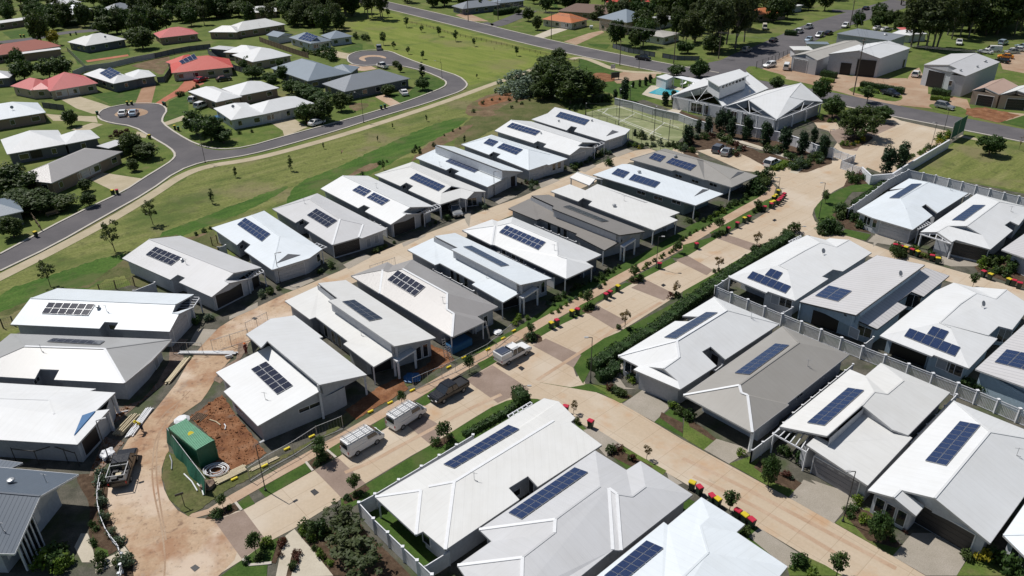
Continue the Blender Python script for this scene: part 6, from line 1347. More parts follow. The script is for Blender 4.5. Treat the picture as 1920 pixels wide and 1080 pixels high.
def make_tree(key, kind, leaf, H, Rr, n, per, size, clump, trunk=.18, bark='bark', crown0=.25, seed=1, limbs=6, cname='crown'):
    cl = crown_clumps(kind, n, seed); rnd = random.Random(seed + 99); z0 = H * crown0
    cs = [(x * Rr * .86, y * Rr * .86, z0 + z * (H - z0) * .93, clump * rnd.uniform(.7, 1.25)) for x, y, z in cl]
    mb = leaf_cloud(cs, per, size, seed); me = bpy.data.meshes.new(cname); me.from_pydata(mb.v, [], mb.f); me.materials.append(LEAF[leaf]); me.update()
    t = MB(); lean = (rnd.uniform(-.04, .04) * H, rnd.uniform(-.04, .04) * H)
    t.tube([(0, 0, -.1), (lean[0] * .4, lean[1] * .4, H * .35), (lean[0], lean[1], H * .8)], [trunk, trunk * .7, trunk * .25], 7)
    for i in range(limbs):
        x, y, z, _ = cs[rnd.randrange(len(cs))]; k = rnd.uniform(.35, .8)
        t.tube([(lean[0] * k, lean[1] * k, z * k * .8 + z0 * .1), (x * .6, y * .6, z * .85), (x, y, z)], [trunk * .45, trunk * .25, trunk * .08], 5)
    tm = bpy.data.meshes.new('trunk'); tm.from_pydata(t.v, [], t.f); tm.materials.append(M[bark]); tm.update()
    TREES.setdefault(key, []).append((me, tm, H, Rr))
for sd in (1, 2, 3):
    make_tree('street', 'round', 'street', 3.2, 1.05, 26, 34, .13, .38, .05, crown0=.3, seed=sd)
    make_tree('bronze', 'round', 'bronze', 3.2, 1.0, 14, 22, .13, .30, .05, crown0=.35, seed=sd + 10)
    make_tree('sapling', 'column', 'dark', 4.5, .9, 20, 30, .14, .36, .06, crown0=.15, seed=sd + 20)
    make_tree('park', 'round', 'street', 5.0, 1.5, 30, 34, .18, .5, .09, crown0=.25, seed=sd + 30)
    make_tree('round', 'round', 'mid', 8.0, 3.6, 70, 46, .30, .9, .2, crown0=.15, seed=sd + 40, limbs=9)
    make_tree('darkround', 'round', 'dark', 9.0, 3.8, 75, 46, .32, .95, .22, crown0=.1, seed=sd + 50, limbs=9)
    make_tree('gum', 'gum', 'gum', 17.0, 5.0, 75, 46, .42, 1.15, .32, 'barkp', crown0=.2, seed=sd + 60, limbs=12)
    make_tree('conifer', 'column', 'pine', 5.5, 1.45, 62, 46, .16, .52, .09, crown0=.04, seed=sd + 70)
    make_tree('cypress', 'column', 'pine', 9.0, .8, 40, 40, .16, .4, .1, crown0=.02, seed=sd + 80)
make_tree('fig', 'wide', 'dark', 8.0, 4.6, 95, 60, .26, .85, .35, crown0=.25, seed=5, limbs=14)
make_tree('yellow', 'round', 'yellow', 7.5, 2.2, 50, 40, .26, .7, .12, crown0=.08, seed=6)
make_tree('silver', 'dome', 'silver', 6.0, 5.0, 90, 60, .26, .9, .2, crown0=.0, seed=7)
make_tree('limp', 'gum', 'gum', 4.6, 1.3, 24, 26, .15, .36, .06, crown0=.2, seed=8)
make_tree('bare', 'round', 'bronze', 3.5, .8, 5, 10, .1, .25, .035, crown0=.4, seed=9, limbs=10)
NAME = dict(street='young_tree', bronze='young_tree', sapling='sapling', park='young_tree', round='tree', darkround='tree', gum='gum_tree', conifer='conifer', cypress='cypress', fig='spreading_tree', yellow='tree', silver='bush_tree', limp='young_tree', bare='sapling')
LC = {}
def tree(key, x, y, top=None, h=None, w=None, label=None, group=None, cat='tree'):
    """x,y photo pixel of the trunk foot; top = pixel row of the crown's top"""
    var = TREES[key]; me, tm, H, Rr = var[random.randrange(len(var))]
    hh = h or max(.6, vheight(x, y, top)); p = P(x, y); s = hh / H; sw = (w / (2 * Rr)) if w else s * random.uniform(.9, 1.1)
    r = empty(NAME[key], (p.x, p.y, 0), random.uniform(0, 6.28), label, cat, group)
    r.scale = (sw, sw, s)
    a = bpy.data.objects.new('trunk', tm); COL.objects.link(a); a.parent = r
    b = bpy.data.objects.new('crown', me); COL.objects.link(b); b.parent = r
    return r
def trees(key, s, label, group, tops=True, w=None):
    for t in s.split():
        if t[0] == '@': trees.c = CR[t[1:]]; continue
        a = [float(v) for v in t.split(',')]; c = trees.c
        x, y = c[0] + a[0] / c[2], c[1] + a[1] / c[2]; tree(key, x, y, c[1] + a[2] / c[2], w=a[3] if len(a) > 3 else w, label=label, group=group)
trees.c = CR['f0']
ST = 'young street trees of the village'
trees('street', '@z7 1255,695,622 1805,430,292 1440,955,842', 'young leafy street tree in a planting bed by the lower main street', ST)
trees('street', '@z8 580,330,208 @l 1278,320,148', 'young leafy street tree in the verge opposite the white vans', ST)
trees('street', '@z5 1065,805,728 1385,645,553 1645,495,398 1898,345,268', 'young leafy street tree between the footpath and the upper main street', ST)
trees('street', '@z5 720,1015,922 @z8 340,118,38', 'young dark street tree in the verge beside the parked utes', ST)
trees('bronze', '@z5 1595,765,662 1878,585,498 @z6 200,445,352 415,315,222', 'bronze-leaved young tree in the verge by the long hedge', ST)
trees('street', '@z6 202,225,143 418,105,38 800,65,-15', 'young tree near the long row of bins at the street bend', ST)
trees('street', '@z6 1190,378,288 1630,535,452', 'young tree at the kerb of the street behind the back row', ST)
trees('street', '@z9 262,715,598 862,1085,945', 'young leafy tree at the kerb beside the coloured bins', ST)
trees('round', '@z9 478,575,398,2.3 1092,885,722,2.6', 'dense green garden tree in front of a lower right villa', ST)
trees('bronze', '@W 785,178,52 1475,615,478', 'thin young tree at the corner of the lower side street', ST)
FT = 'young trees on the grassy field'
for s, lab in (('@f0 216,472,411', 'tall dark young tree left of the path, nearest the creek-row villas'), ('@z4 862,185,40', 'tall young tree with clear trunk shadow on the field'), ('@z4 285,535,385', 'leaning dark young tree by the lower path'), ('@z4 1195,65,-25', 'short dark young tree in mid field'),
               ('@z1 1325,998,928', 'small dark young tree near the path, first right of the pole'), ('@z1 1637,962,868', 'dark young tree in the field, second right of the pole'), ('@z1 1820,838,795', 'small bush-like tree at the path side'), ('@z2 205,797,758', 'tiny dark sapling in mid field'),
               ('@z2 480,683,640', 'tiny pale sapling beside the brown bank'), ('@z2 290,722,685', 'round small bush beside the path bend'), ('@z2 238,955,888', 'dark bushy tree behind the cream creek-row villa'), ('@z2 442,878,815', 'dark slim tree behind the split-skillion villa'), ('@z2 692,808,752', 'dense dark bush behind the third creek-row villa')):
    trees('limp' if 'tall' in lab or 'lean' in lab else 'sapling', s, lab, FT)
trees('park', '@c 395,248,148 532,292,222 687,330,233 837,373,263 1003,418,338', 'young park tree in the row along the timber rail fence', 'young park trees')
trees('park', '@c 187,405,283 282,443,368 410,488,412 542,533,452', 'young park tree in the row beside the second cul-de-sac', 'young park trees')
trees('park', '@c 1385,503,413 1027,703,662 230,155,72', 'lone young tree on the park lawn', 'young park trees')
trees('bare', '@c 1570,535,475 1185,460,420 700,585,530 @z3 1890,845,752', 'thin bare sapling on open grass', 'young park trees')
trees('cypress', '@c 537,700,545,2.2', 'tall narrow cypress beside the slate-roofed house', 'suburb trees'); trees('round', '@c 540,812,690,5.0', 'round tree under the narrow cypress', 'suburb trees')
trees('silver', '@z2 1000,520,385,16', 'silvery green rounded bush tree by the path', 'creek trees')
for s in ('@z2 1130,500,370,11 1180,540,330,12 1240,560,340,12 1310,570,365,12 1375,565,400,11 1420,540,440,8 1160,420,300,9 1225,430,310,9 1130,560,450,8 1290,585,430,10', ):
    trees('darkround', s, 'dark dense tree in the clump beside the silvery bush', 'creek trees')
trees('darkround', '@z2 1225,360,268,6', 'taller pale-topped tree rising behind the dark clump', 'creek trees')
CN = 'conifers around the club building'
trees('conifer', '@z3 25,815,683 85,745,660 140,755,638 205,735,600 245,725,600 270,775,640 357,785,638 462,825,662 567,855,693 670,865,718 785,885,738 735,805,698 1142,975,793 1217,955,778', 'dark upright conifer in the row before the club building and gates', CN)
trees('conifer', '@d 720,905,672 1090,950,800 1165,945,788 640,895,788 580,905,830 520,920,855 955,745,658 860,780,705 915,770,680 230,1010,950 275,1000,945 330,985,920 400,975,905 800,790,720 @E 1740,450,362 1825,455,370 1005,170,110 1070,160,95', 'dark small conifer beside the pool and tennis court', CN)
trees('fig', '@z3 980,775,590,10.5', 'broad spreading tree in the forecourt island', 'forecourt trees')
trees('round', '@z3 770,565,438,6 840,665,535,6.5 1115,685,588,6 525,505,428,5 90,445,330,6 1720,875,752,6.5 @d 1190,690,575,6 1395,700,545,7', 'dense green tree near the club building and entrance road', 'forecourt trees')
trees('street', '@z3 1035,580,478,5', 'light green open tree beside the main road by the hedge', 'forecourt trees')
# suburb, hand placed
SB = 'suburb trees'
trees('round', '@a 225,720,535,9 450,705,510,8 570,700,495,8 640,60,20,8 @b 640,705,580,6 700,700,600,5 800,745,648,6 1000,850,720,7 1100,870,745,7 1180,900,780,8 1260,930,830,8 @z1 1110,760,610,7 1190,800,640,8 1260,805,720,6 1720,690,580,6 1790,670,590,6', 'mid green leafy tree between the suburb houses', SB)
trees('darkround', '@a 380,400,60,9 480,270,120,7 300,120,10,9 1290,440,240,11 1210,400,260,8 970,310,130,9 900,290,180,7 1060,300,150,8 1330,250,55,9 1180,230,80,8 760,210,40,8 840,180,70,7 @b 1010,240,88,8 730,160,60,7 640,150,85,6 700,60,0,10 520,150,0,12 330,160,0,12 200,170,0,11 90,180,0,11 900,110,0,12 1100,150,20,10 1210,220,60,11 1150,240,100,9', 'dark dense tree behind the suburb houses', SB)
trees('darkround', '@z1 405,710,612,4.5 750,880,745,6 830,895,800,6 700,840,770,5 755,962,893,3 485,1075,1005,3 60,1080,915,9 140,1090,960,8 @z4 80,255,130,5 225,115,-10,9 120,90,-20,9 350,95,15,7 505,80,-5,3.5 @c 230,860,760,5 300,600,545,3 340,650,570,2 @b 1440,1000,815,5 1130,1100,930,7 1280,1100,880,7 1200,1060,930,6 1500,930,850,4 1000,900,845,3', 'dark bushy garden tree beside a suburb house', SB)
trees('yellow', '@a 490,410,258,5', 'yellow-green tree beside the red-roofed house at the left', SB)
trees('darkround', '@d 650,405,160,8 820,430,260,6 1510,480,300,9 1350,260,60,10 200,150,75,4 450,180,105,5 @c 1490,190,50,6 1570,270,130,5 1400,130,70,4', 'dark tree across the main road', SB)
trees('round', '@d 890,420,148,9 1240,480,360,5 1290,480,380,5', 'large rounded green tree across the main road', SB)
trees('gum', '@c 50,170,-90 85,150,-110 165,180,-120 180,175,-100 20,120,-120', 'tall gum tree in the copse beside the main road', 'gum trees')
trees('gum', '@d 1500,440,-60 1560,470,-30 1640,400,-80 1720,440,-60 1420,330,-40 1800,380,-60 @e 60,330,-120 180,360,-140 280,250,-150', 'tall dark gum tree at the road junction', 'gum trees')
trees('gum', '@f 560,560,-60 640,570,-40 740,590,-60 820,590,-80 870,580,-50 1050,470,-60 1150,440,-80 1250,450,-50 1000,420,-90', 'tall pale-trunked gum tree behind the workshops', 'gum trees')
def merge(name, label, items):
    """items: (mesh, matrix); joined into one object of kind stuff"""
    vs, fv, mi, mats = [], [], [], []; nv = 0
    for me, Mx in items:
        n = len(me.vertices); co = np.empty(n * 3, np.float32); me.vertices.foreach_get('co', co); A = np.array(Mx)
        vs.append(co.reshape(-1, 3) @ A[:3, :3].T + A[:3, 3])
        for p in [me]:
            k = len(me.polygons); ln = np.empty(k, np.int32); me.polygons.foreach_get('loop_total', ln); lv = np.empty(len(me.loops), np.int32); me.loops.foreach_get('vertex_index', lv)
        if me.materials[0] not in mats: mats.append(me.materials[0])
        fv.append((ln, lv + nv)); mi.append(np.full(k, mats.index(me.materials[0]), np.int32)); nv += n
    V_ = np.concatenate(vs); ln = np.concatenate([f[0] for f in fv]); lv = np.concatenate([f[1] for f in fv])
    me = bpy.data.meshes.new(name); me.vertices.add(len(V_)); me.vertices.foreach_set('co', V_.astype(np.float32).ravel()); me.loops.add(len(lv)); me.loops.foreach_set('vertex_index', lv)
    me.polygons.add(len(ln)); me.polygons.foreach_set('loop_start', np.concatenate([[0], np.cumsum(ln)[:-1]]).astype(np.int32))
    for mt in mats: me.materials.append(mt)
    me.polygons.foreach_set('material_index', np.concatenate(mi)); me.update(calc_edges=True); me.validate()
    o = bpy.data.objects.new(name, me); COL.objects.link(o); tag(o, label, 'trees' if 'wood' in name else 'plants', kind='stuff')
WOOD = []
def wood_tree(key, x, y, h):
    me, tm, H, Rr = random.choice(TREES[key]); p = P(x, y); s = h / H; Mx = Matrix.Translation((p.x, p.y, 0)) @ Matrix.Rotation(random.uniform(0, 6.28), 4, 'Z') @ Matrix.Scale(s, 4); WOOD.extend([(me, Mx), (tm, Mx)])
def scatter(key, poly, n, h, label, group, wr=(.9, 1.2), seed=1, stuff=None):
    pts = px(poly); rnd = random.Random(seed); xs = [p[0] for p in pts]; ys = [p[1] for p in pts]; k = 0
    def inside(x, y):
        c = False
        for i in range(len(pts)):
            (x0, y0), (x1, y1) = pts[i], pts[i - 1]
            if (y0 > y) != (y1 > y) and x < (x1 - x0) * (y - y0) / (y1 - y0) + x0: c = not c
        return c
    while k < n:
        x, y = rnd.uniform(min(xs), max(xs)), rnd.uniform(min(ys), max(ys))
        if not inside(x, y): continue
        kk = key if isinstance(key, str) else rnd.choice(key); hh = rnd.uniform(*h)
        (wood_tree(rnd.choice([kk, kk, 'round']), x, y, hh * rnd.uniform(.75, 1.15)) if stuff else tree(kk, x, y, h=hh, label=label, group=group)); k += 1
BT = 'trees along the far edge'
scatter(['darkround', 'round', 'gum'], '@f0 -40,-5 60,22 100,-2 100,-25 -40,-25', 14, (8, 13), 'far tree at the top left corner', BT, seed=3, stuff=1)
scatter(['darkround', 'round', 'gum'], '@f0 230,2 740,2 700,16 640,24 520,22 380,28 250,22', 46, (7, 12), 'leafy tree in the far gardens above the suburb', BT, seed=23, stuff=1)
scatter(['darkround', 'gum'], '@f0 1080,26 1240,18 1330,20 1330,2 1000,2', 18, (7, 11), 'far tree behind the brown and red roofs', BT, seed=24)
scatter(['round', 'darkround'], '@f0 60,25 110,45 100,60 60,50', 8, (6, 9), 'tree beside the cream roofed house, top left', BT, seed=25)
scatter(['round', 'darkround'], '@f0 745,0 900,22 930,2', 10, (5, 8), 'garden tree along the far side of the main road', BT, seed=26)
scatter(['darkround', 'gum', 'round'], '@f0 120,-4 300,-4 420,4 560,8 640,2 640,-30 100,-30', 46, (9, 15), 'far tree along the top left edge', BT, seed=4, stuff=1)
scatter(['darkround', 'round'], '@f0 250,30 330,40 400,45 470,30 400,14 270,12', 16, (6, 10), 'leafy tree behind the upper suburb gardens', BT, seed=5)
scatter(['darkround', 'gum'], '@f0 560,28 640,45 655,62 600,62 540,44', 12, (7, 11), 'dark tree behind the second cul-de-sac houses', BT, seed=6)
scatter(['gum'], '@f0 570,12 700,20 690,34 640,45 560,30', 9, (14, 19), 'tall gum tree above the park corner', 'gum trees', seed=7)
scatter(['darkround', 'gum', 'round'], '@f0 750,-4 1240,4 1240,-26 700,-26', 40, (7, 12), 'far tree along the top centre edge', BT, seed=8, stuff=1)
scatter(['darkround', 'gum'], '@f0 1240,28 1330,60 1360,50 1380,30 1420,12 1420,-20 1240,-20', 34, (11, 17), 'dark tall tree left of the side road', BT, seed=9)
scatter(['darkround', 'round'], '@f0 1440,40 1480,58 1520,35 1580,12 1560,-8 1430,-10', 18, (6, 11), 'garden tree beside the side road', BT, seed=10)
scatter(['gum', 'darkround'], '@f0 1670,-10 1700,40 1760,60 1840,66 1960,74 1960,-20', 60, (13, 19), 'tall dark gum in the wood at the top right', 'gum trees', seed=11, stuff=1)
scatter(['darkround', 'round'], '@f0 1640,35 1690,52 1690,64 1600,56', 8, (5, 8), 'bushy tree by the flat dark roof', BT, seed=12)
def infill(poly, n, h, label, keys, seed, clear=9.5):
    pts = px(poly); rnd = random.Random(seed); xs = [p[0] for p in pts]; ys = [p[1] for p in pts]; k = t = 0
    roads = [P(x, y) for s in ('-20,82 15,78 40,75 69,72 90,67 112,63 145,60 180,57', '700,4 760,18 840,37 920,57 987,74 1050,88 1100,99 1240,127', '907,44 940,40 985,32') for x, y in smooth_open(px(s), 1)]
    while k < n and t < 6000:
        t += 1; x, y = rnd.uniform(min(xs), max(xs)), rnd.uniform(min(ys), max(ys)); c = False
        for i in range(len(pts)):
            (x0, y0), (x1, y1) = pts[i], pts[i - 1]
            if (y0 > y) != (y1 > y) and x < (x1 - x0) * (y - y0) / (y1 - y0) + x0: c = not c
        if not c: continue
        p = P(x, y)
        if any((p - Vector((h_.off.x, h_.off.y, 0))).length < clear for h_ in HOUSES) or any((p - q).length < 7.5 for q in roads): continue
        tree(rnd.choice(keys), x, y, h=rnd.uniform(*h), label=label, group='suburb trees'); k += 1
infill('@f0 0,0 700,0 690,30 640,55 560,50 420,45 330,55 260,75 200,60 60,58 0,55', 80, (6, 10.5), 'mid dark tree in the upper suburb', ['darkround', 'round', 'round', 'gum', 'street'][:4], 41)
infill('@f0 0,100 60,112 50,125 0,120', 4, (4, 6), 'mid dark tree in the upper suburb', ['round'], 42, 7)
infill('@f0 740,2 1240,2 1240,52 1130,40 1000,20 900,30', 26, (6, 10), 'mid dark tree beyond the main road', ['darkround', 'round'], 43)
infill('@f0 1110,45 1240,45 1340,60 1330,100 1240,90 1180,70', 14, (7, 11), 'mid dark tree beyond the main road', ['darkround', 'gum'], 44, 7)
infill('@f0 420,100 520,100 560,150 500,170 440,150', 5, (3.5, 5), 'mid green garden tree between the grey and white suburb houses', ['round'], 45, 6)
# --- shrubs
SH = {}
def make_shrub(key, leaf, n, per, size, seed, flat=1.0):
    cl = crown_clumps('dome', n, seed); rnd = random.Random(seed)
    mb = leaf_cloud([(x * .42, y * .42, z * .75 * flat + .12, rnd.uniform(.16, .3)) for x, y, z in cl], per, size, seed)
    me = bpy.data.meshes.new('shrub'); me.from_pydata(mb.v, [], mb.f); me.materials.append(LEAF[leaf]); me.update(); SH.setdefault(key, []).append(me)
for sd in (1, 2, 3):
    make_shrub('mid', 'mid', 14, 26, .085, sd); make_shrub('dark', 'dark', 14, 26, .085, sd + 5); make_shrub('bright', 'bright', 12, 24, .085, sd + 9)
    make_shrub('grey', 'blueg', 14, 26, .075, sd + 14); make_shrub('red', 'red', 12, 22, .085, sd + 19); make_shrub('yellow', 'yellow', 12, 24, .08, sd + 24); make_shrub('hedge', 'hedge', 16, 34, .08, sd + 30)
PEND = []
def shrub(key, x, y, size, label, group='garden shrubs', hz=None):
    o = bpy.data.objects.new('shrub', random.choice(SH[key])); COL.objects.link(o); p = P(x, y); o.location = (p.x, p.y, 0); o.rotation_euler = (0, 0, random.uniform(0, 6.28))
    s = size * random.uniform(.8, 1.25); o.scale = (s, s, (hz or s * random.uniform(.75, 1.05))); return tag(o, label, 'shrub', group)
def shrubs(s, keys, size, label, step=1.0, jit=.35, group='garden shrubs'):
    w = [P(x, y) for x, y in px(s)]; keys = keys.split()
    for a, b in zip(w, w[1:]):
        n = max(1, int((b - a).length / step))
        for k in range(n):
            p = a.lerp(b, (k + random.random() * .6) / n) + Vector((random.uniform(-jit, jit), random.uniform(-jit, jit), 0))
            q = size * random.uniform(.6, 1.3); PEND.append((q / (p - Vector((0, 0, CAM_H))).length, p, random.uniform(0, 6.28), (q, q, q * random.uniform(.7, 1.1)), random.choice(SH[random.choice(keys)]), label, group))
shrubs('@k 950,140 920,250 915,400 935,520 990,640 1060,760 1100,800', 'grey', 1.5, 'rounded grey-green shrub between the curved white rail and the street', 1.3, .15)
shrubs('@k 1160,930 1150,1000 1145,1080', 'grey', 1.4, 'rounded grey-green shrub inside the bottom rail fence', 1.2, .15)
shrubs('@k 420,860 540,930 640,960 700,1050 500,1060 400,1000 560,1000', 'mid bright dark', 2.2, 'lush mixed shrub under the glazed gable building', 1.5, .8)
shrubs('@k 900,930 1050,980 950,1040 850,1060', 'dark mid', 1.3, 'low shrub beside the pale garden path', 1.1, .4)
shrubs('@k 820,600 870,800 850,900', 'mid', .8, 'small plant along the stone edging', 1.0, .3)
shrubs('@z7 1180,755 1260,735 1330,690', 'mid hedge', 1.1, 'low clipped plant under the first street tree bed', .8, .25)
shrubs('@z7 1750,470 1820,420 1870,390', 'mid hedge', 1.1, 'low clipped plant under the second street tree bed', .8, .25)
shrubs('@l 290,950 380,880 470,800 550,760', 'mid bright hedge', 1.2, 'green shrub filling the triangular corner bed', .9, .4)
shrubs('@l 400,930 500,900', 'dark mid', 1.1, 'dark shrub low in the triangular corner bed', .9, .4)
shrubs('@l 640,740 620,850 560,930', 'red dark mid', .8, 'reddish plant in the narrow bed beside the wide path', .7, .2)
shrubs('@l 740,860 750,950 700,1060', 'red bright dark', .8, 'mixed plant in the bed dividing the pale path', .7, .2)
shrubs('@l 790,700 850,760 920,820 1000,930 1040,1040', 'mid bright dark', .9, 'low mixed plant edging the mulch garden', .9, .3)
shrubs('@l 860,700 980,680 1100,670 1200,640 900,740 1050,740', 'dark hedge', 1.9, 'dark shrub under the big garden tree', 1.4, .6)
for s, l in (('@l 1160,640,450,3.2', 'slender dark garden tree nearest the verge, outside the white fence'), ('@l 1230,760,600,3.6', 'second dark garden tree outside the white fence corner'), ('@l 1180,860,700,3.6', 'dark garden tree over the mulch beside the pale path'), ('@l 1270,940,770,4', 'dark garden tree midway along the white fence'), ('@l 1370,1060,850,4.2', 'dark garden tree at the bottom edge by the white fence')): trees('limp', s, l, 'garden trees at the bottom')
shrubs('@l 1190,400 1290,370 1380,310', 'hedge dark', 1.1, 'dark clipped plant in the bed near the white fence corner', .8, .3)
shrubs('@z8 530,350 590,325 625,305', 'hedge mid', 1.1, 'dark clipped plant in the bed opposite the vans', .8, .25)
shrubs('@z8 30,665 90,630 130,590', 'hedge mid', 1.0, 'dark clipped plant in the lowest verge bed', .8, .25)
for s, l in (('@z5 1050,830 1110,815', 'third'), ('@z5 1370,665 1420,650', 'fourth'), ('@z5 1630,505 1690,490', 'fifth'), ('@z6 165,255 240,235', 'sixth'), ('@z6 400,115 450,90', 'seventh')):
    shrubs(s, 'hedge dark', 1.2, 'dark clipped plant around the %s street tree along the footpath' % l, .7, .3)
for s, l in (('@z5 1570,775 1640,770', 'nearest the island curve'), ('@z5 1850,600 1910,580', 'beside the middle of the hedge'), ('@z6 170,455 220,440', 'beside the upper hedge'), ('@z6 390,325 450,310', 'at the hedge end')):
    shrubs(s, 'hedge dark red', 1.1, 'dark plant around the bronze-leaved tree ' + l, .7, .3)
shrubs('@z5 1420,500 1560,430 @z5 1140,640 1240,580 1240,600 1160,650', 'mid dark grey', .9, 'garden plant before the centre row villas', 1.0, .4)
shrubs('@z5 960,760 1050,700', 'mid bright', 1.1, 'green plant by the ladders of the two-tone villa', 1.0, .4)
shrubs('@G 800,1000 1000,980 1180,870 1420,740', 'mid dark bright', 1.2, 'garden plant before the top centre row villas', 1.0, .5)
shrubs('@G 640,960 760,1000 900,940', 'dark red', 1.4, 'reddish dark shrub at the corner of the green-walled villa', 1.2, .5)
shrubs('@G 1480,700 1560,640 1640,600 1660,540 1600,520 1530,600', 'hedge dark', 2.6, 'tall dark clipped shrub at the parking end of the taupe villa', 1.0, .4)
shrubs('@E 1650,560 1760,590 1880,580 1990,560', 'bright mid dark yellow', 1.3, 'green shrub in the bed beside the tennis court', 1.0, .5)
shrubs('@F 1480,30 1560,60 1680,110 1380,20 1000,40', 'mid dark grey', 1.6, 'mixed shrub in the bed behind the taupe villa', 1.2, .6)
shrubs('@E 1720,440 1800,470 1900,500 2000,520', 'dark grey', 1.8, 'dark shrub between tennis court and top villa', 1.3, .6)
shrubs('@z2 1380,590 1460,575 1530,560', 'dark mid', 2.2, 'dark shrub along the end of the tennis court', 1.4, .5)
shrubs('@z3 0,850 60,780 130,780 200,770 260,800 330,850 290,880', 'dark grey mid red', 2.0, 'mixed shrub in the deep bed beside the car park', 1.3, .8)
shrubs('@z3 450,850 560,870 680,900 800,900 600,960 700,940 500,840', 'dark grey mid', 1.8, 'mixed shrub in the deep bed before the white curved wall', 1.3, .8)
shrubs('@z3 500,960 560,930 620,920 540,960', 'bright mid', 1.1, 'bright green clipped plant beside the white wagon', .9, .3)
shrubs('@z3 760,670 830,690 900,685', 'mid bright', 1.3, 'low plant edging the forecourt bed', 1.0, .4)
shrubs('@z3 890,815 950,825 1030,780', 'bright yellow mid', 1.3, 'bright plant under the spreading forecourt tree', .9, .5)
shrubs('@z3 1430,790 1470,780 1490,770 1440,820', 'yellow bright', 1.8, 'yellow-green shrub at the wall end by the road', 1.2, .5)
shrubs('@z3 930,1000 1010,990 1080,1000 940,1030 1000,1020', 'dark mid red', 1.6, 'garden shrub inside the white gates', 1.2, .6)
shrubs('@z3 1240,910 1300,880 1380,850 1440,830', 'mid dark bright', 1.3, 'plant along the inside of the entrance wall', 1.2, .4)
shrubs('@z6 870,160 900,110 950,160 1000,200 930,200', 'dark hedge mid', 2.2, 'dark shrub at the corner of the upper right fence', 1.3, .6)
shrubs('@z6 1000,200 1060,210', 'mid red', 1.0, 'small plant before the upper right garage', 1.0, .3)
shrubs('@z6 745,240 790,230 840,200 850,240', 'dark hedge', 2.6, 'dark rounded shrub at the street bend beside the hedge', 1.0, .5)
shrubs('@z6 1190,310 1300,340 1400,385 1450,400', 'mid dark bright', 1.5, 'green shrub around the coloured bins of the upper right', .9, .4)
shrubs('@z6 1680,430 1760,400 1820,380 1900,400 1860,450 1780,440 1720,460 1850,490', 'mid dark bright grey', 2.2, 'dense green shrub before the right-edge villa', 1.1, .7)
shrubs('@L 440,900 520,990 480,860', 'dark mid', 1.6, 'dark shrub left of the red bins at the upper right', .9, .4)
shrubs('@z6 560,230 600,250 640,225', 'dark', 2.4, 'clipped round dark bush at the hedge tip', 1.2, .4)
shrubs('@Q 130,760 110,830 60,860 190,940 260,990 320,1020', 'dark mid bright', 1.3, 'garden plant before the hedge villa', 1.0, .4)
shrubs('@R -10,930 40,960 120,1010 200,1070', 'bright yellow mid dark', 1.5, 'bright garden plant before the dark grey villa', 1.0, .5)
shrubs('@z8 1490,20 1570,60 1620,75 1540,40', 'dark mid red', 1.3, 'dark garden plant beside the hedge villa driveway', 1.0, .4)
shrubs('@z8 1500,400 1560,385 1640,430 1720,470', 'red dark', 1.1, 'dark red-leaved plant by the light grey villa entry', .9, .3)
shrubs('@z8 1290,200 1330,220 1360,240', 'dark mid', 1.3, 'dark plant at the corner of the long off-white villa', .9, .3)
shrubs('@z9 310,400 350,400', 'yellow bright', 1.5, 'yellow shrub beside the driveway of the dark grey villa', .8, .2)
shrubs('@z9 530,370 590,400 650,430 690,460', 'dark mid hedge', 1.7, 'dense green shrub under the white entry pergola', 1.0, .4)
shrubs('@z9 540,500 600,540 640,560', 'grey red', 1.0, 'grey-leaved plant in the mulch bed before the pergola villa', .9, .3)
shrubs('@z9 910,720 980,690 1000,680', 'yellow bright mid', 1.3, 'yellow shrub at the foot of the lower street lamp', .8, .3)
shrubs('@z9 930,740 1000,780 1040,800 1150,870 1210,910', 'mid bright', 1.2, 'low green plant along the garden edge under the lamp', .8, .3)
shrubs('@z9 1160,790 1220,820 1270,850', 'mid red', .9, 'small plant before the dark brick front', .9, .2)
shrubs('@z9 1610,990 1680,1020 1750,1000 1800,1040 1880,1060 1900,1000 1840,990', 'yellow mid dark bright grey', 2.0, 'dense shrub at the bottom right corner', 1.1, .5)
shrubs('@z9 320,840 370,850', 'dark mid', 1.3, 'dark plant beside the bottom villa entry', .8, .3)
shrubs('@z9 620,1040 680,1020 740,1060 780,1075', 'mid bright dark', 1.6, 'green shrub beside the pergola at the bottom edge', 1.0, .5)
shrubs('@z4 1440,595 1500,580 1570,555 1600,545', 'mid grey dark', 1.3, 'garden plant before the creek-side gabled villa', .9, .4)
shrubs('@z4 1110,740 1160,720 1190,750', 'mid grey', 1.6, 'garden plant before the six-by-two panel villa', 1.0, .5)
shrubs('@z4 1780,470 1850,430 1900,410', 'mid grey', 1.2, 'garden plant before the pale-garage creek villa', 1.0, .4)
shrubs('@z5 180,350 240,310 320,280', 'mid dark', 1.2, 'garden plant before the grey hipped creek villa', 1.0, .4)
shrubs('@z5 500,190 560,170 610,160', 'mid grey', 1.1, 'garden plant by the silver wagon', 1.0, .4)
shrubs('@D 1260,820 1340,800 1380,870', 'grey mid', 1.3, 'garden plant before the porch of the cream villa', 1.0, .4)
shrubs('@D 1790,580 1850,570 1900,600 1860,650', 'grey red mid', 1.2, 'garden plant before the split-skillion villa', 1.0, .4)
shrubs('@E 500,990 560,980 640,1010', 'mid dark grey', 1.3, 'garden plant beside the third creek-row driveway', 1.0, .4)
shrubs('@E 950,830 1010,810 1060,830 1400,640 1450,650 1350,660', 'mid grey dark', 1.5, 'garden plant before the top creek-row villas', 1.0, .5)
shrubs('@E 1440,780 1500,770', 'dark mid', 1.9, 'dark shrub at the kerb near the small carport', .8, .2)
shrubs('@z1 0,700 90,690 180,680 270,670', 'red', 1.7, 'dark red hedge plant beside the left-edge house', 1.0, .2)
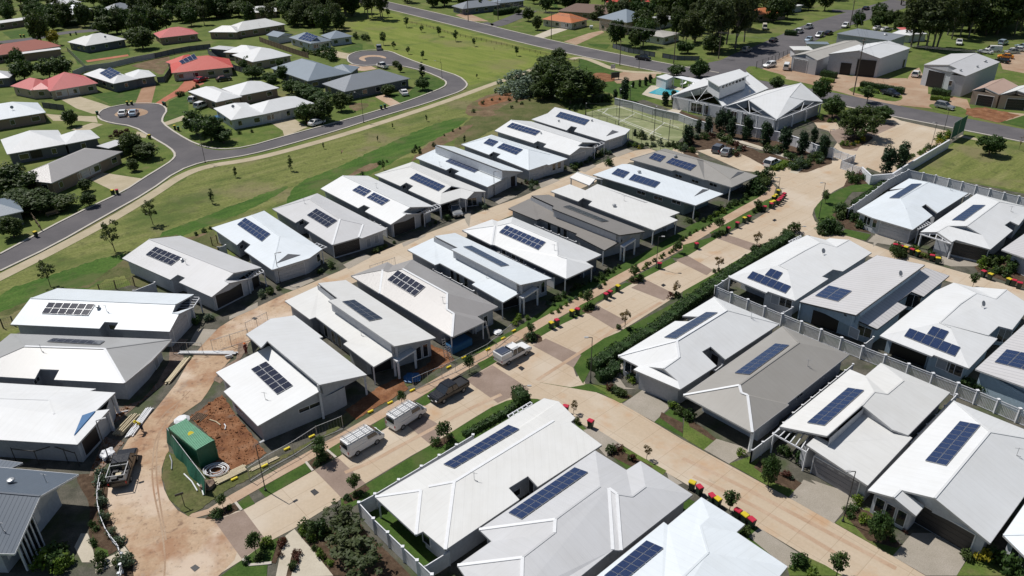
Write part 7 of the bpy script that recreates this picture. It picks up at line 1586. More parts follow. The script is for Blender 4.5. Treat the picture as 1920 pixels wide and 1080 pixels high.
shrubs('@z1 620,780 680,760 740,745', 'red', 1.6, 'dark red hedge plant beside the grey duplex', 1.0, .2)
shrubs('@z1 690,820 760,850 820,870 850,890', 'dark', 3.0, 'dark hedge bush beside the grey duplex', 1.6, .5)
shrubs('@z1 1000,545 1060,530 1120,500', 'mid dark', 1.6, 'small bush beside the red driveway', 1.4, .4)
shrubs('@b 1130,480 1200,500 1260,500 1330,530 1390,560', 'dark mid', 3.4, 'dense hedge shrub between the houses near the second cul-de-sac', 2.0, .8)
shrubs('@b 1560,350 1620,350 1690,370', 'dark', 2.6, 'dark garden hedge by the second cul-de-sac', 2.0, .4)
shrubs('@z1 1300,760 1400,750 1480,740', 'mid dark', 1.2, 'small garden bush before the long white house', 2.0, .6)
shrubs('@z4 0,40 100,20 200,60 360,60', 'dark mid', 2.4, 'garden bush near the park bench', 2.0, .8)
shrubs('@a 20,560 100,570', 'mid', 3.0, 'bush behind the faded red house', 2.0, .6)
shrubs('@z5 1180,690 1260,640 1390,560 1460,530 1500,490', 'mid bright grey', .8, 'low planting row along the centre row front lawns', .9, .25)
shrubs('@z5 1640,470 1760,390 1850,340 @z6 40,240 140,200 220,150', 'mid dark bright', .8, 'low planting row before the upper centre row porches', .9, .3)
shrubs('@z2 100,1000 350,890 560,790 700,700', 'mid dark', 1.0, 'weedy tuft along the green drainage line', 3.5, 3.0)
shrubs('@A 700,720 1000,610 1250,520 1500,430', 'mid dark', .9, 'weedy tuft along the green drainage line', 2.5, 2.0)
shrubs('@z2 720,620 860,560 1000,600 1100,560', 'mid dark bronze'.replace(' bronze', ''), .9, 'weedy tuft on the brown bank', 2.5, 2.5)
def hedge(label, s, w, h, leaf='hedge', top=False, per=55, size=.13, wav=.12):
    """clipped hedge: rounded box cross-section filled with small leaf faces"""
    ww = [P(x, y, h if top else 0) for x, y in px(s)]; c = Vector((ww[0].x, ww[0].y, 0)); mb = MB(); rnd = random.Random(len(s))
    for a, b in zip(ww, ww[1:]):
        a = Vector((a.x, a.y, 0)); b = Vector((b.x, b.y, 0)); u = (b - a).normalized(); n = Vector((-u.y, u.x, 0)); L = (b - a).length
        mb.bar(a - c + Vector((0, 0, h * .44)), b - c + Vector((0, 0, h * .44)), w * .8, h * .84)
        for _ in range(int(L * (w + 2 * h) * per)):
            t = rnd.uniform(0, L); f = rnd.random() * (w + 2 * h)
            if f < w: p = (f - w / 2, h); nn = Vector((0, 0, 1))
            elif f < w + h: p = (-w / 2, f - w); nn = -n
            else: p = (w / 2, f - w - h); nn = n
            bulge = wav * (math.sin(t * 1.3) + math.sin(t * 3.1 + 1)) * .5
            q = a - c + u * t + n * (p[0] + rnd.uniform(-.1, .1)) + Vector((0, 0, max(.05, p[1] + rnd.uniform(-.14, .08) + (bulge if p[1] > h * .7 else 0))))
            m = (nn + Vector((rnd.uniform(-.8, .8), rnd.uniform(-.8, .8), rnd.uniform(-.5, .8)))).normalized(); e = m.orthogonal().normalized(); g = m.cross(e); sz = size * rnd.uniform(.6, 1.3)
            mb.add([q + e * sz, q + g * sz * .6, q - e * sz, q - g * sz * .6], [(0, 1, 2, 3)])
    o = mb.build('hedge', LEAF[leaf]); o.location = c; return tag(o, label, 'hedge', 'clipped hedges')
hedge('long clipped dark green hedge beside the off-white villa and the main street', '@z5 1410,1010 1500,945 1640,865 1800,770 @z6 0,665 130,575 250,485 400,390 600,262', 1.7, 1.25, wav=.3)
hedge('low clipped hedge at the foot of the long hedge by the villa entry', '@z5 1440,1060 1520,1040 1540,990', 1.4, 1.1)
hedge('clipped dark hedge along the street side of the long off-white villa', '@z8 690,300 800,240 930,170 1000,110', .8, .6)
hedge('small square clipped hedge by the pergola of the long off-white villa', '@z8 980,110 1040,90', 2.4, 1.6)
hedge('clipped rectangular dark hedge across the main road at the top', '@c 1195,140 1395,105', 3.0, 2.2)
hedge('long clipped hedge before the white-roofed workshop', '@z3 1000,490 1240,530', 2.0, 1.6); hedge('short clipped hedge between the first two workshops', '@z3 780,425 860,440', 2.0, 1.6)
hedge('low yellow-green hedge beside the workshop drive', '@z3 775,455 850,465', 1.8, 1.0, 'bright'); hedge('low yellow-green hedge before the long clipped hedge', '@z3 985,510 1100,525', 1.5, .9, 'bright')
hedge('clipped dark hedge beside the far right workshop', '@z3 1400,530 1500,545', 2.0, 1.6); hedge('low bright hedge before the far right workshop', '@z3 1390,560 1500,570', 1.6, 1.0, 'bright')
hedge('dark hedge beside the side road at the top right', '@z3 575,195 640,200', 3.0, 1.6); hedge('clipped hedge strip of the visitor parking', '@G 1730,420 1880,340', 1.6, .8, 'bright')
hedge('green hedge strip inside the upper right fence', '@L 0,395 300,190 560,20', 1.2, .8)
hedge('narrow green hedge behind the picket fence at the right', '@z9 1560,0 1700,45 1920,130', 1.2, .9)
hedge('dark hedge before the pale blue roofed house', '@a 560,245 760,215', 3, 1.8)

PEND.sort(key=lambda t: -t[0])
for _, p, rz, sc, me, label, group in PEND[:285]:
    o = bpy.data.objects.new('shrub', me); COL.objects.link(o); o.location = (p.x, p.y, 0); o.rotation_euler = (0, 0, rz); o.scale = sc; tag(o, label, 'shrub', group)
merge('small_plants', 'scattered small garden plants and ground cover', [(me, Matrix.Translation((p.x, p.y, 0)) @ Matrix.Rotation(rz, 4, 'Z') @ Matrix.Diagonal((*sc, 1))) for _, p, rz, sc, me, label, group in PEND[285:]])
merge('woodland', 'dense dark woodland closing off the view along the top edge', WOOD)
# ================================================================== VEHICLES
def paint(name, col, metal=0.0, rough=.25):
    m, nt, b = nmat(name); b.inputs['Base Color'].default_value = (*col, 1); b.inputs['Roughness'].default_value = rough; b.inputs['Metallic'].default_value = metal
    v = noise(nt, pos_node(nt), 6, 3); nt.links.new(ramp(nt, v, [(0.3, rough), (0.8, rough + .25)]), b.inputs['Roughness']); b.inputs['Coat Weight'].default_value = .4; b.inputs['Coat Roughness'].default_value = .08; return m
PAINT = {'white': paint('car_paint_white', (.78, .78, .77)), 'silver': paint('car_paint_silver', (.45, .46, .47), .6), 'grey': paint('car_paint_grey', (.2, .21, .23), .5), 'navy': paint('car_paint_navy', (.015, .02, .035), .2), 'black': paint('car_paint_black', (.01, .01, .012)),
         'red': paint('car_paint_red', (.35, .01, .03)), 'orange': paint('car_paint_orange', (.8, .3, .02)), 'bluegrey': paint('car_paint_ice_blue', (.45, .55, .65), .3), 'cream': paint('car_paint_cream', (.65, .6, .5))}
# side profiles: (x along car, 0 rear .. L front ; z)
KIND = {
 'sedan': dict(L=4.6, W=1.78, wb=2.7, low=[(0, .45), (.05, .95), (.5, 1.02), (3.1, 1.0), (4.3, .78), (4.6, .55), (4.6, .3), (0, .3)], cab=[(.55, 1.0), (1.2, 1.42), (2.5, 1.42), (3.3, .98)], H=1.45),
 'suv': dict(L=4.7, W=1.85, wb=2.75, low=[(0, .5), (.05, 1.05), (3.2, 1.08), (4.45, .95), (4.7, .7), (4.7, .35), (0, .35)], cab=[(.08, 1.05), (.4, 1.68), (2.5, 1.7), (3.35, 1.06)], H=1.7),
 'van': dict(L=4.8, W=1.75, wb=2.6, low=[(0, .45), (.02, 1.25), (3.9, 1.2), (4.6, 1.02), (4.8, .75), (4.8, .3), (0, .3)], cab=[(.03, 1.2), (.12, 1.95), (3.5, 1.97), (4.45, 1.08)], H=1.97, panelvan=True),
 'ute': dict(L=5.2, W=1.85, wb=3.1, low=[(0, .6), (0, 1.0), (1.7, 1.0), (3.9, 1.08), (5.0, 1.0), (5.2, .75), (5.2, .42), (0, .42)], cab=[(1.75, 1.02), (2.0, 1.72), (3.2, 1.74), (3.95, 1.08)], H=1.75, tray=True),
}
def loft(mb, prof, W, inset_top, zref, n=4):
    """extrude a side profile across the width; points above zref pull inward"""
    zt = max(z for x, z in prof); ys = [-W / 2, -W / 2 + .07, W / 2 - .07, W / 2]; base = len(mb.v); k = len(prof)
    cx = sum(x for x, z in prof) / k; cz = sum(z for x, z in prof) / k
    for j, y in enumerate(ys):
        sh = .965 if j in (0, 3) else 1.0
        for x, z in prof:
            t = max(0, (z - zref) / (zt - zref + 1e-6)) if zt > zref else 0; f = 1 - inset_top * t
            mb.v.append((cx + (x - cx) * sh, y * f, cz + (z - cz) * (sh if j in (0, 3) else 1)))
    for j in range(3):
        for i in range(k):
            a, b = base + j * k + i, base + j * k + (i + 1) % k; mb.f.append((a, b, b + k, a + k)); mb.mi.append(mb.cur)
    mb.f.append(tuple(base + i for i in range(k - 1, -1, -1))); mb.mi.append(mb.cur)
    mb.f.append(tuple(base + 3 * k + i for i in range(k))); mb.mi.append(mb.cur)
CARM = {}
def vehicle(kind, col, label, cat='car', name='parked_car', wheels=None, side=1, center=None, nose=None, group='parked vehicles', rack=False, canopy=None, load=None, box=False, size=1.0):
    K = KIND[kind]; L, W = K['L'], K['W']; rw, fw = (L - K['wb']) / 2 - .02, (L + K['wb']) / 2 - .02
    if wheels:
        a, b = [P(*q) for q in px(wheels)]; d = (b - a); d.z = 0; d.normalize(); n = Vector((-d.y, d.x, 0)) * side; c = (a + b) / 2 + n * (W / 2 - .1)
    else:
        c = P(*px(center)[0]); q = P(*px(nose)[0]); d = q - c; d.z = 0; d.normalize()
    rz = math.atan2(d.y, d.x); r = empty(name, (c.x, c.y, 0.045), rz, label, cat, group); r.scale = (size,) * 3
    pm = PAINT[col]; key = (kind, col, box)
    def part(nm, mb, mat, par=r, bevel=0, smooth=False):
        kk = (kind, nm, col if mat is pm else '', len(mb.v))
        o = mb.build(nm, mat, None, smooth, bevel); o.parent = par; return o
    X = lambda x: x - L / 2
    b = MB(); loft(b, [(X(x), z) for x, z in K['low']], W, .04, .8); body = part('body', b, pm, bevel=.09)
    g = MB(); cab = [(X(x), z) for x, z in K['cab']]; z0 = min(z for _, z in cab)
    gc = [(cab[0][0], z0 - .05)] + cab + [(cab[-1][0], z0 - .05)]
    pan = K.get('panelvan'); loft(g, gc, W * .97, .16, z0); cabin = part('cabin', g, pm if pan else M['glass'], bevel=.12 if pan else .04)
    # roof skin and pillars
    ztop = K['H']; xr0, xr1 = cab[1][0], cab[2][0]; t = MB(); t.box(((xr0 + xr1) / 2, 0, ztop + .005), (xr1 - xr0 + .1, W * .83, .06)); part('roof_panel', t, pm, bevel=.025)
    if pan:
        def win(pts, nm='window'):
            m = MB(); m.add(pts, [tuple(range(len(pts))), tuple(range(len(pts) - 1, -1, -1))]); part(nm, m, M['glass'])
        wx0, wz0, wx1, wz1 = cab[2][0] + .12, cab[2][1] - .1, cab[3][0] - .06, cab[3][1] + .06
        o = .035; win([(wx0 + o, -W * .40, wz0 + o), (wx0 + o, W * .40, wz0 + o), (wx1 + o, W * .45, wz1 + o), (wx1 + o, -W * .45, wz1 + o)], 'windscreen')
        for s_ in (-1, 1): win([(X(2.6), s_ * (W * .485 + .004), 1.28), (X(3.9), s_ * (W * .485 + .004), 1.24), (X(3.65), s_ * (W * .445 + .004), 1.72), (X(2.6), s_ * (W * .445 + .004), 1.74)])
        win([(X(-.015), -W * .38, 1.25), (X(-.015), W * .38, 1.25), (X(.065), W * .36, 1.75), (X(.065), -W * .36, 1.75)], 'rear_window')
    else:
        for (xa, za), (xb, zb) in ((cab[0], cab[1]), (cab[2], cab[3])):
            for s_ in (-1, 1):
                m = MB(); m.bar((xa, s_ * W * .475 * (1 if za < zb else .86), za), (xb, s_ * W * .475 * (.86 if za < zb else 1), zb), .07, .07); part('pillar', m, pm)
        xm = (cab[1][0] + cab[2][0]) / 2
        for s_ in (-1, 1): m = MB(); m.bar((xm, s_ * W * .485, z0), (xm, s_ * W * .415, ztop), .08, .06); part('pillar', m, pm)
    for x in (rw, fw):
        for s_ in (-1, 1):
            m = MB(); y0, y1 = s_ * (W / 2 - .2), s_ * (W / 2 + .015); m.tube([(X(x), y0, .33), (X(x), y1, .33)], .33, 16); wo = part('wheel', m, M['tyre'])
            m = MB(); m.tube([(X(x), y1 - s_ * .02, .33), (X(x), y1 + s_ * .012, .33)], .2, 12); part('rim', m, M['rim'], wo)
    for s_ in (-1, 1):
        m = MB(); m.box((L / 2 - .04, s_ * W * .38, .72), (.1, .3, .16)); part('headlight', m, M['lamp'], bevel=.02)
        m = MB(); m.box((-L / 2 + .03, s_ * W * .42, .85), (.08, .16, .28)); part('tail_light', m, M['tail'], bevel=.02)
        m = MB(); m.box((X(K['cab'][3][0] - .35), s_ * (W / 2 + .09), z0 + .06), (.1, .18, .14)); part('wing_mirror', m, pm if col != 'white' else M['black'], bevel=.02)
    m = MB(); m.box((L / 2 - .02, 0, .5), (.1, W * .7, .22)); part('front_bumper', m, M['black'], bevel=.03)
    m = MB(); m.box((L / 2 + .03, 0, .5), (.02, .4, .11)); part('number_plate', m, M['plastic'])
    if K.get('tray') and not canopy and not box:
        m = MB(); m.box((X(.87), 0, 1.012), (1.5, W * .84, .02)); part('tray_floor', m, M['black'])
        for s_ in (-1, 1): m = MB(); m.box((X(.87), s_ * W * .45, 1.08), (1.66, .08, .16)); part('tray_side', m, pm)
        m = MB(); m.box((X(.04), 0, 1.08), (.08, W * .86, .16)); part('tail_gate', m, pm)
    if canopy:
        m = MB(); m.box((X(.82), 0, 1.38), (1.75, W * .98, .8)); part('canopy', m, pm, bevel=.05)
        m = MB(); m.box((X(.82), 0, 1.83), (1.5, W * .8, .05)); part('roof_solar', m, M['solark'])
        for y in (-.6, .6): m = MB(); m.bar((X(.1), y, 1.87), (X(3.0), y, 1.87), .05); part('rack_bar', m, M['steel'])
    if rack:
        for x in (.5, 1.5, 2.5, 3.2): m = MB(); m.bar((X(x), -W * .45, ztop + .12), (X(x), W * .45, ztop + .12), .05); part('rack_bar', m, M['steel'])
        for y in (-.7, -.35, 0.1, .45, .7): m = MB(); m.bar((X(.2), y, ztop + .18), (X(3.4), y, ztop + .18), .05); part('rack_rail', m, M['steel'])
    if load:
        for k in range(3): m = MB(); m.box((X(.3 + k * .5), random.uniform(-.3, .3), 1.2), (.35, .5, .3)); part('tray_load', m, M['pale'] if k % 2 else M['black'])
        for y in (-.8, .8): m = MB(); m.bar((X(0), y, 1.75), (X(2), y, 1.75), .05); part('rack_bar', m, M['steel'])
        for x in (.05, 1.6):
            m = MB(); m.bar((X(x), -.8, 1.75), (X(x), .8, 1.75), .05); part('rack_bar', m, M['steel'])
            for y in (-.8, .8): m = MB(); m.bar((X(x), y, 1.0), (X(x), y, 1.75), .05); part('rack_post', m, M['steel'])
    return r
V = vehicle
V('van', 'white', 'white van with ladder racks, lower of the two on the main street', 'van', 'parked_van', wheels='@z8 90,403 202,337', side=1, rack=True)
V('van', 'white', 'white van with full roof racks, upper of the two on the main street', 'van', 'parked_van', wheels='@V 395,388 582,268', side=1, rack=True)
V('ute', 'black', 'dark navy dual-cab ute parked between the vans and the white canopy ute', 'ute', 'parked_ute', wheels='@z8 690,45 572,112', side=-1)
V('ute', 'white', 'white ute with silver canopy and roof panel at the intersection', 'ute', 'parked_ute', wheels='@z5 935,975 1043,918', side=1, canopy=True)
V('ute', 'black', 'dark ute with racks and building load on the muddy street', 'ute', 'parked_ute', center='@i 262,700', nose='@i 305,560', load=True, size=1.08)
V('suv', 'silver', 'silver wagon with a grey roof pod nosing out of the carport', 'car', center='@D 1045,905', nose='@D 1095,985')
V('suv', 'white', 'white wagon parked alone in the visitor car park', 'car', center='@G 1720,365', nose='@G 1820,315')
V('suv', 'grey', 'dark silver wagon, left of the pair in the visitor parking', 'car', center='@G 1125,205', nose='@G 1190,160')
V('sedan', 'silver', 'silver hatchback, right of the pair in the visitor parking', 'car', center='@G 1215,235', nose='@G 1270,190')
V('sedan', 'white', 'white sedan parked on the cul-de-sac island, left of two', 'car', center='@a 1113,1038', nose='@a 1140,1000')
V('sedan', 'bluegrey', 'pale sedan parked on the cul-de-sac island, right of two', 'car', center='@a 1208,1036', nose='@a 1236,998')
V('sedan', 'red', 'dark red hatchback on the red driveway', 'car', center='@a 1815,735', nose='@a 1860,722')
V('sedan', 'black', 'black car beside the red-roofed house', 'car', center='@b 385,728', nose='@b 430,722')
V('suv', 'white', 'white wagon with canopy beside the white hipped house, upper of two', 'car', center='@b 132,915', nose='@b 190,890')
V('suv', 'white', 'white wagon beside the white hipped house, lower of two', 'car', center='@b 188,968', nose='@b 250,945')
V('sedan', 'white', 'white hatchback on the driveway of the long white house', 'car', center='@z1 1783,702', nose='@z1 1820,690')
V('sedan', 'white', 'white sedan on the lawn of the slate-roofed house', 'car', center='@c 372,852', nose='@c 335,812')
V('suv', 'silver', 'silver wagon at the upper rim of the second cul-de-sac', 'car', center='@c 148,445', nose='@c 140,410')
V('ute', 'white', 'white ute partly hidden by the slate roof', 'ute', 'parked_ute', center='@c 178,612', nose='@c 140,600')
V('ute', 'black', 'black ute driving on the main road', 'ute', 'parked_ute', center='@d 890,540', nose='@d 960,550')
for i, (k, c, s, n, l) in enumerate([('suv', 'silver', '@z3 360,290', '@z3 400,275', 'silver car in tree shade at the junction'), ('sedan', 'navy', '@z3 510,235', '@z3 545,222', 'dark blue car in tree shade on the side road'),
    ('suv', 'white', '@z3 655,185', '@z3 690,168', 'white hatchback first at the left kerb of the side road'), ('ute', 'white', '@z3 708,160', '@z3 750,145', 'white ute second at the left kerb of the side road'), ('suv', 'white', '@z3 912,155', '@z3 880,175', 'white wagon driving down the side road'),
    ('sedan', 'bluegrey', '@z3 708,232', '@z3 680,245', 'pale blue sedan at the right kerb of the side road'), ('suv', 'silver', '@z3 768,208', '@z3 740,220', 'silver ute at the right kerb of the side road'), ('sedan', 'navy', '@z3 820,195', '@z3 850,185', 'dark car behind the silver one on the side road'),
    ('suv', 'white', '@z3 487,378', '@z3 455,385', 'white wagon in the fenced workshop yard'), ('van', 'white', '@z3 582,390', '@z3 590,370', 'white boat-shaped van beside the blue-doored workshop'), ('ute', 'navy', '@z3 1165,538', '@z3 1220,552', 'navy wagon parked before the long clipped hedge'),
    ('suv', 'silver', '@z3 1470,612', '@z3 1530,625', 'silver wagon with roof rack on the verge at the right'), ('van', 'cream', '@z3 460,165', '@z3 462,180', 'old white van in the shaded yard at the top'), ('ute', 'white', '@z3 1552,250', '@z3 1552,275', 'white ute facing out of the wood at the top right'),
    ('sedan', 'navy', '@z3 1030,55', '@z3 1060,45', 'dark car at the top of the side road'), ('van', 'white', '@z3 1745,292', '@z3 1680,290', 'white and blue van at the car yard'), ('sedan', 'orange', '@z3 1812,328', '@z3 1770,325', 'orange car in the car yard row'),
    ('sedan', 'white', '@z3 1700,300', '@z3 1670,295', 'white sedan left in the car yard row'), ('sedan', 'silver', '@z3 1850,300', '@z3 1815,300', 'silver sedan behind the orange one in the car yard'), ('sedan', 'white', '@z3 1882,288', '@z3 1850,285', 'white sedan third in the car yard row'),
    ('sedan', 'bluegrey', '@z3 1910,270', '@z3 1880,265', 'ice blue sedan at the far right of the car yard'), ('sedan', 'black', '@z3 1795,352', '@z3 1760,345', 'black car before the orange one in the car yard'), ('suv', 'white', '@z3 1310,430', '@z3 1330,410', 'white ute loaded beside the far right workshop'),
    ('sedan', 'white', '@z3 1100,168', '@z3 1130,165', 'white car behind the flat dark roof, left'), ('sedan', 'white', '@z3 1145,175', '@z3 1175,172', 'white car behind the flat dark roof, right'), ('suv', 'bluegrey', '@z3 1800,250', '@z3 1830,240', 'ice blue wagon behind the car yard van')]):
    V(k, c, l, 'ute' if k == 'ute' else ('van' if k == 'van' else 'car'), {'ute': 'parked_ute', 'van': 'parked_van'}.get(k, 'parked_car'), center=s, nose=n)
# ================================================================== BINS
_b = MB(); 
def taper(mb, z0, z1, a, b): 
    mb.add([(-a[0], -a[1], z0), (a[0], -a[1], z0), (a[0], a[1], z0), (-a[0], a[1], z0), (-b[0], -b[1], z1), (b[0], -b[1], z1), (b[0], b[1], z1), (-b[0], b[1], z1)], [(3, 2, 1, 0), (4, 5, 6, 7), (0, 1, 5, 4), (1, 2, 6, 5), (2, 3, 7, 6), (3, 0, 4, 7)])
BIN = {}
def bin_at(x, y, col, label, body='greenbin', sc=1.0):
    p = P(x, y, 1.08 * sc); key = (col, body)
    r = empty('wheelie_bin', (p.x, p.y, .05), random.uniform(-.5, .5) + .75, label, 'bin', 'wheelie bins'); r.scale = (sc,) * 3
    if key not in BIN:
        m = MB(); taper(m, .06, .98, (.22, .24), (.29, .33)); bo = m.build('bin_body', M[body], r, bevel=.03)
        m = MB(); taper(m, .98, 1.08, (.31, .36), (.26, .31)); m.box((0, .36, 1.0), (.5, .08, .06)); li = m.build('bin_lid', M[col], r, bevel=.02)
        ws = []
        for s_ in (-1, 1): m = MB(); m.tube([(s_ * .2, .24, .1), (s_ * .27, .24, .1)], .1, 10); ws.append(m.build('wheel', M['tyre'], r))
        BIN[key] = [bo, li] + ws
    else:
        for o in BIN[key]: c = o.copy(); COL.objects.link(c); c.parent = r
def bins(s, label):
    c = CR['f0']
    for t in s.split():
        if t[0] == '@': c = CR[t[1:]]; continue
        a = t.split(','); x, y = c[0] + float(a[0]) / c[2], c[1] + float(a[1]) / c[2]; k = a[2]
        nm = {'r': 'binred', 'y': 'binyel', 'g': 'contgreen'}[k[0]]
        bin_at(x, y, nm, {'r': 'red', 'y': 'yellow', 'g': 'green'}[k[0]] + '-lidded wheelie bin ' + label)
bins('@G 1800,637,y 1772,688,y 1748,706,y 1866,672,r 1850,697,r 1832,716,r 1815,733,r 1797,750,r 1747,757,y 1720,768,y 1722,785,r 1647,818,r', 'in the long row at the street bend')
bins('@G 1472,928,r 1420,945,y 1340,1000,r 1235,1057,r @z6 80,287,r', 'on the verge just below the long bend row')
bins('@z5 1792,398,r 1557,525,y 1513,556,r 1490,570,r', 'on the verge beside the white hipped centre villa')
bins('@z5 1330,655,r 1298,665,y 1213,717,r 1182,732,y', 'on the verge beside the cool white skillion villa')
bins('@z6 1200,292,r 1230,301,r 1258,307,y 1293,320,r 1325,331,y', 'left group before the upper right pair of villas'); bins('@z6 1407,354,r 1440,369,y', 'right end of the row before the upper right pair')
bins('@z6 1697,443,r 1735,459,y 1840,487,y 1868,494,r 1900,508,r', 'among shrubs at the right edge street')
bins('@W 948,243,r', 'alone at the driveway corner of the side street'); bins('@W 712,105,r', 'half hidden beside the thin corner tree')
bins('@Y 903,190,y 972,232,r', 'first pair beside the lower side street'); bins('@Y 1090,313,r 1145,345,y', 'left of the kerb tree by the lower side street'); bins('@Y 1335,455,r 1403,497,y 1468,540,r', 'right of the kerb tree by the lower side street')
bins('@a 1140,912,y 1180,910,y', 'at the cul-de-sac driveway'); bins('@a 870,1002,g 1465,915,g 1480,920,g', 'at the cul-de-sac rim'); bins('@z1 838,757,y 980,705,y 1000,712,g', 'at the street neck below the cul-de-sac')
bins('@z1 630,1068,y 655,1066,r @z4 195,222,y', 'by the lower left driveways'); bins('@c 165,950,g 198,940,g', 'on the lawn by the slate-roofed house'); bins('@a 182,312,y 212,312,y 630,298,g 680,288,g', 'on the far left side street')
# ================================================================== LAMPS AND POLES
def lamp(label, base, top, arm=None, r=.06, mat='dkmetal', kind='village'):
    (x, y), = px(base); (tx, ty), = px(top); h = vheight(x, y, ty); p = P(x, y); o = empty('street_lamp', (p.x, p.y, 0), 0, label, 'street lamp', 'street lamps')
    m = MB(); m.tube([(0, 0, 0), (0, 0, h * .5), (0, 0, h)], [r, r * .85, r * .7], 8); m.build('pole', M[mat], o)
    m = MB(); m.tube([(0, 0, 0), (0, 0, .25)], r * 2.2, 8); m.build('base_plate', M[mat], o)
    d = Vector(arm or (1, 0, 0)).normalized(); L = .7 if kind == 'village' else 1.8
    m = MB(); m.bar((0, 0, h), Vector((0, 0, h + (.05 if kind == 'village' else .5))) + d * L, .06); a = m.build('arm', M[mat], o)
    m = MB(); e = Vector((0, 0, h + (.05 if kind == 'village' else .5))) + d * L; m.box(e, (.5, .28, .1), rz=math.atan2(d.y, d.x)); a = m.build('lamp_head', M['gutter'], o, bevel=.02)
lamp('black street lamp standing in the lawn strip by the white vans', '@f0 498,920', '@f0 481,835', (1, 1, 0))
lamp('black street lamp with grey head before the pergola villa', '@f0 1580,978', '@f0 1603,884', (-1, 0, 0))
lamp('black street lamp in front of the long hedge at the island', '@f0 1107,718', '@f0 1108,633', (-1, 0, 0)); lamp('black street lamp before the pale garage of the creek row', '@f0 525,530', '@f0 516,475', (1, .3, 0))
lamp('tall street lamp at the suburb street junction', '@f0 385,305', '@f0 366,230', (-1, .3, 0), kind='road'); lamp('black street lamp on the verge before the centre row', '@f0 1230,503', '@f0 1232,444', (1, 0, 0))
lamp('short black street lamp beside the square clipped hedge', '@z8 1025,100', '@z8 1024,12', (1, 0, 0)); lamp('black street lamp before the split-skillion garage', '@f0 927,368', '@f0 927,322', (1, 0, 0))
lamp('black street lamp at the end of the long bin row', '@f0 1460,352', '@f0 1462,333', (-1, 0, 0)); lamp('black street lamp at the bend opposite the bin row', '@f0 1535,410', '@f0 1546,343', (-1, 0, 0))
lamp('black street lamp on the club forecourt wall', '@f0 1553,267', '@f0 1556,243', (1, 0, 0)); lamp('black lamp pole at the entrance wall, left of two', '@f0 1745,278', '@f0 1757,230', (-1, 0, 0)); lamp('black lamp pole at the entrance wall, right of two', '@f0 1768,252', '@f0 1780,206', (1, 0, 0))
lamp('street lamp inside the second suburb bend', '@f0 829,148', '@f0 826,117', (-1, 0, 0), kind='road'); lamp('street lamp on the lawn of the mid suburb house', '@f0 682,230', '@f0 671,178', (-1, .5, 0), kind='road'); lamp('curved street lamp beside the black ute on the main road', '@f0 1198,128', '@f0 1203,62', (1, 1, 0), kind='road')
lamp('street lamp standing among timber stacks on the muddy street', '@i 150,680', '@j 1080,570', (1, .5, 0)); lamp('short lamp post at the hedge tip by the street bend', '@M 950,60', '@z6 660,195', (1, 0, 0))
for l, b_, t_ in (('first', '@z2 1375,645', '@z2 1375,578'), ('second', '@z2 1560,702', '@z2 1566,500'), ('third', '@z2 1622,600', '@z2 1628,480'), ('fourth', '@z2 1757,772', '@z2 1770,595'), ('fifth', '@z2 1838,822', '@z2 1850,668'), ('sixth', '@d 1390,1030', '@d 1408,795')):
    lamp('tall black floodlight pole, %s from the left around the tennis court' % l, b_, t_, (0, -1, 0), r=.08)
def power(label, base, top, r=.17, arms=2):
    (x, y), = px(base); (tx, ty), = px(top); h = vheight(x, y, ty); p = P(x, y); o = empty('power_pole', (p.x, p.y, 0), 0, label, 'power pole', 'power poles')
    m = MB(); m.tube([(0, 0, -.1), (0, 0, h)], [r, r * .7], 8); m.build('pole', M['pole'], o)
    for k in range(arms): m = MB(); m.box((0, 0, h - .5 - k * 1.1), (2.2, .12, .12), rz=.6); m.build('cross_arm', M['pole'], o)
    return p + Vector((0, 0, h - .4))
A1 = power('tall timber power pole before the white-roofed workshop', '@f0 1600,178', '@f0 1621,72'); A2 = power('timber power pole at the road junction corner', '@f0 1347,110', '@f0 1354,58'); A3 = power('timber power pole on the verge before the corner cottage', '@f0 1263,119', '@f0 1269,60')
A4 = power('short timber power pole beside the path at the main road', '@f0 1162,123', '@f0 1165,75', .14, 1); A5 = power('timber power pole beside the red dirt drive at the top', '@f0 878,40', '@f0 877,-14'); A6 = power('timber power pole beside the clipped hedge at the top', '@f0 934,37', '@f0 934,-4'); A7 = power('timber power pole on the right of the side road', '@f0 1593,53', '@f0 1605,-5')
A8 = power('timber power pole before the orange tiled house', '@d 65,350', '@d 72,120', .14, 1); A9 = power('timber power pole beyond the long pale shed', '@d 1210,250', '@d 1218,90', .14, 1)
def wire(a, b, off=0, sag=1.2):
    d = (b - a); n = Vector((-d.y, d.x, 0)).normalized() * off; m = MB(); m.tube([a + d * t + n - Vector((0, 0, sag * 4 * t * (1 - t))) for t in [i / 10 for i in range(11)]], .022, 4)
    o = m.build('power_line', M['dkmetal']); tag(o, 'thin overhead power line strung between timber poles', 'power line', 'overhead power lines')
for a, b in ((A1, A2), (A2, A3), (A3, A5), (A2, A9), (A6, A3), (A1, A7)):
    for off in (-.8, .8): wire(a, b, off)
wire(A1, A1 + (A1 - A2) * 1.3, .8); wire(A1, A1 + (A1 - A2) * 1.3, -.8)
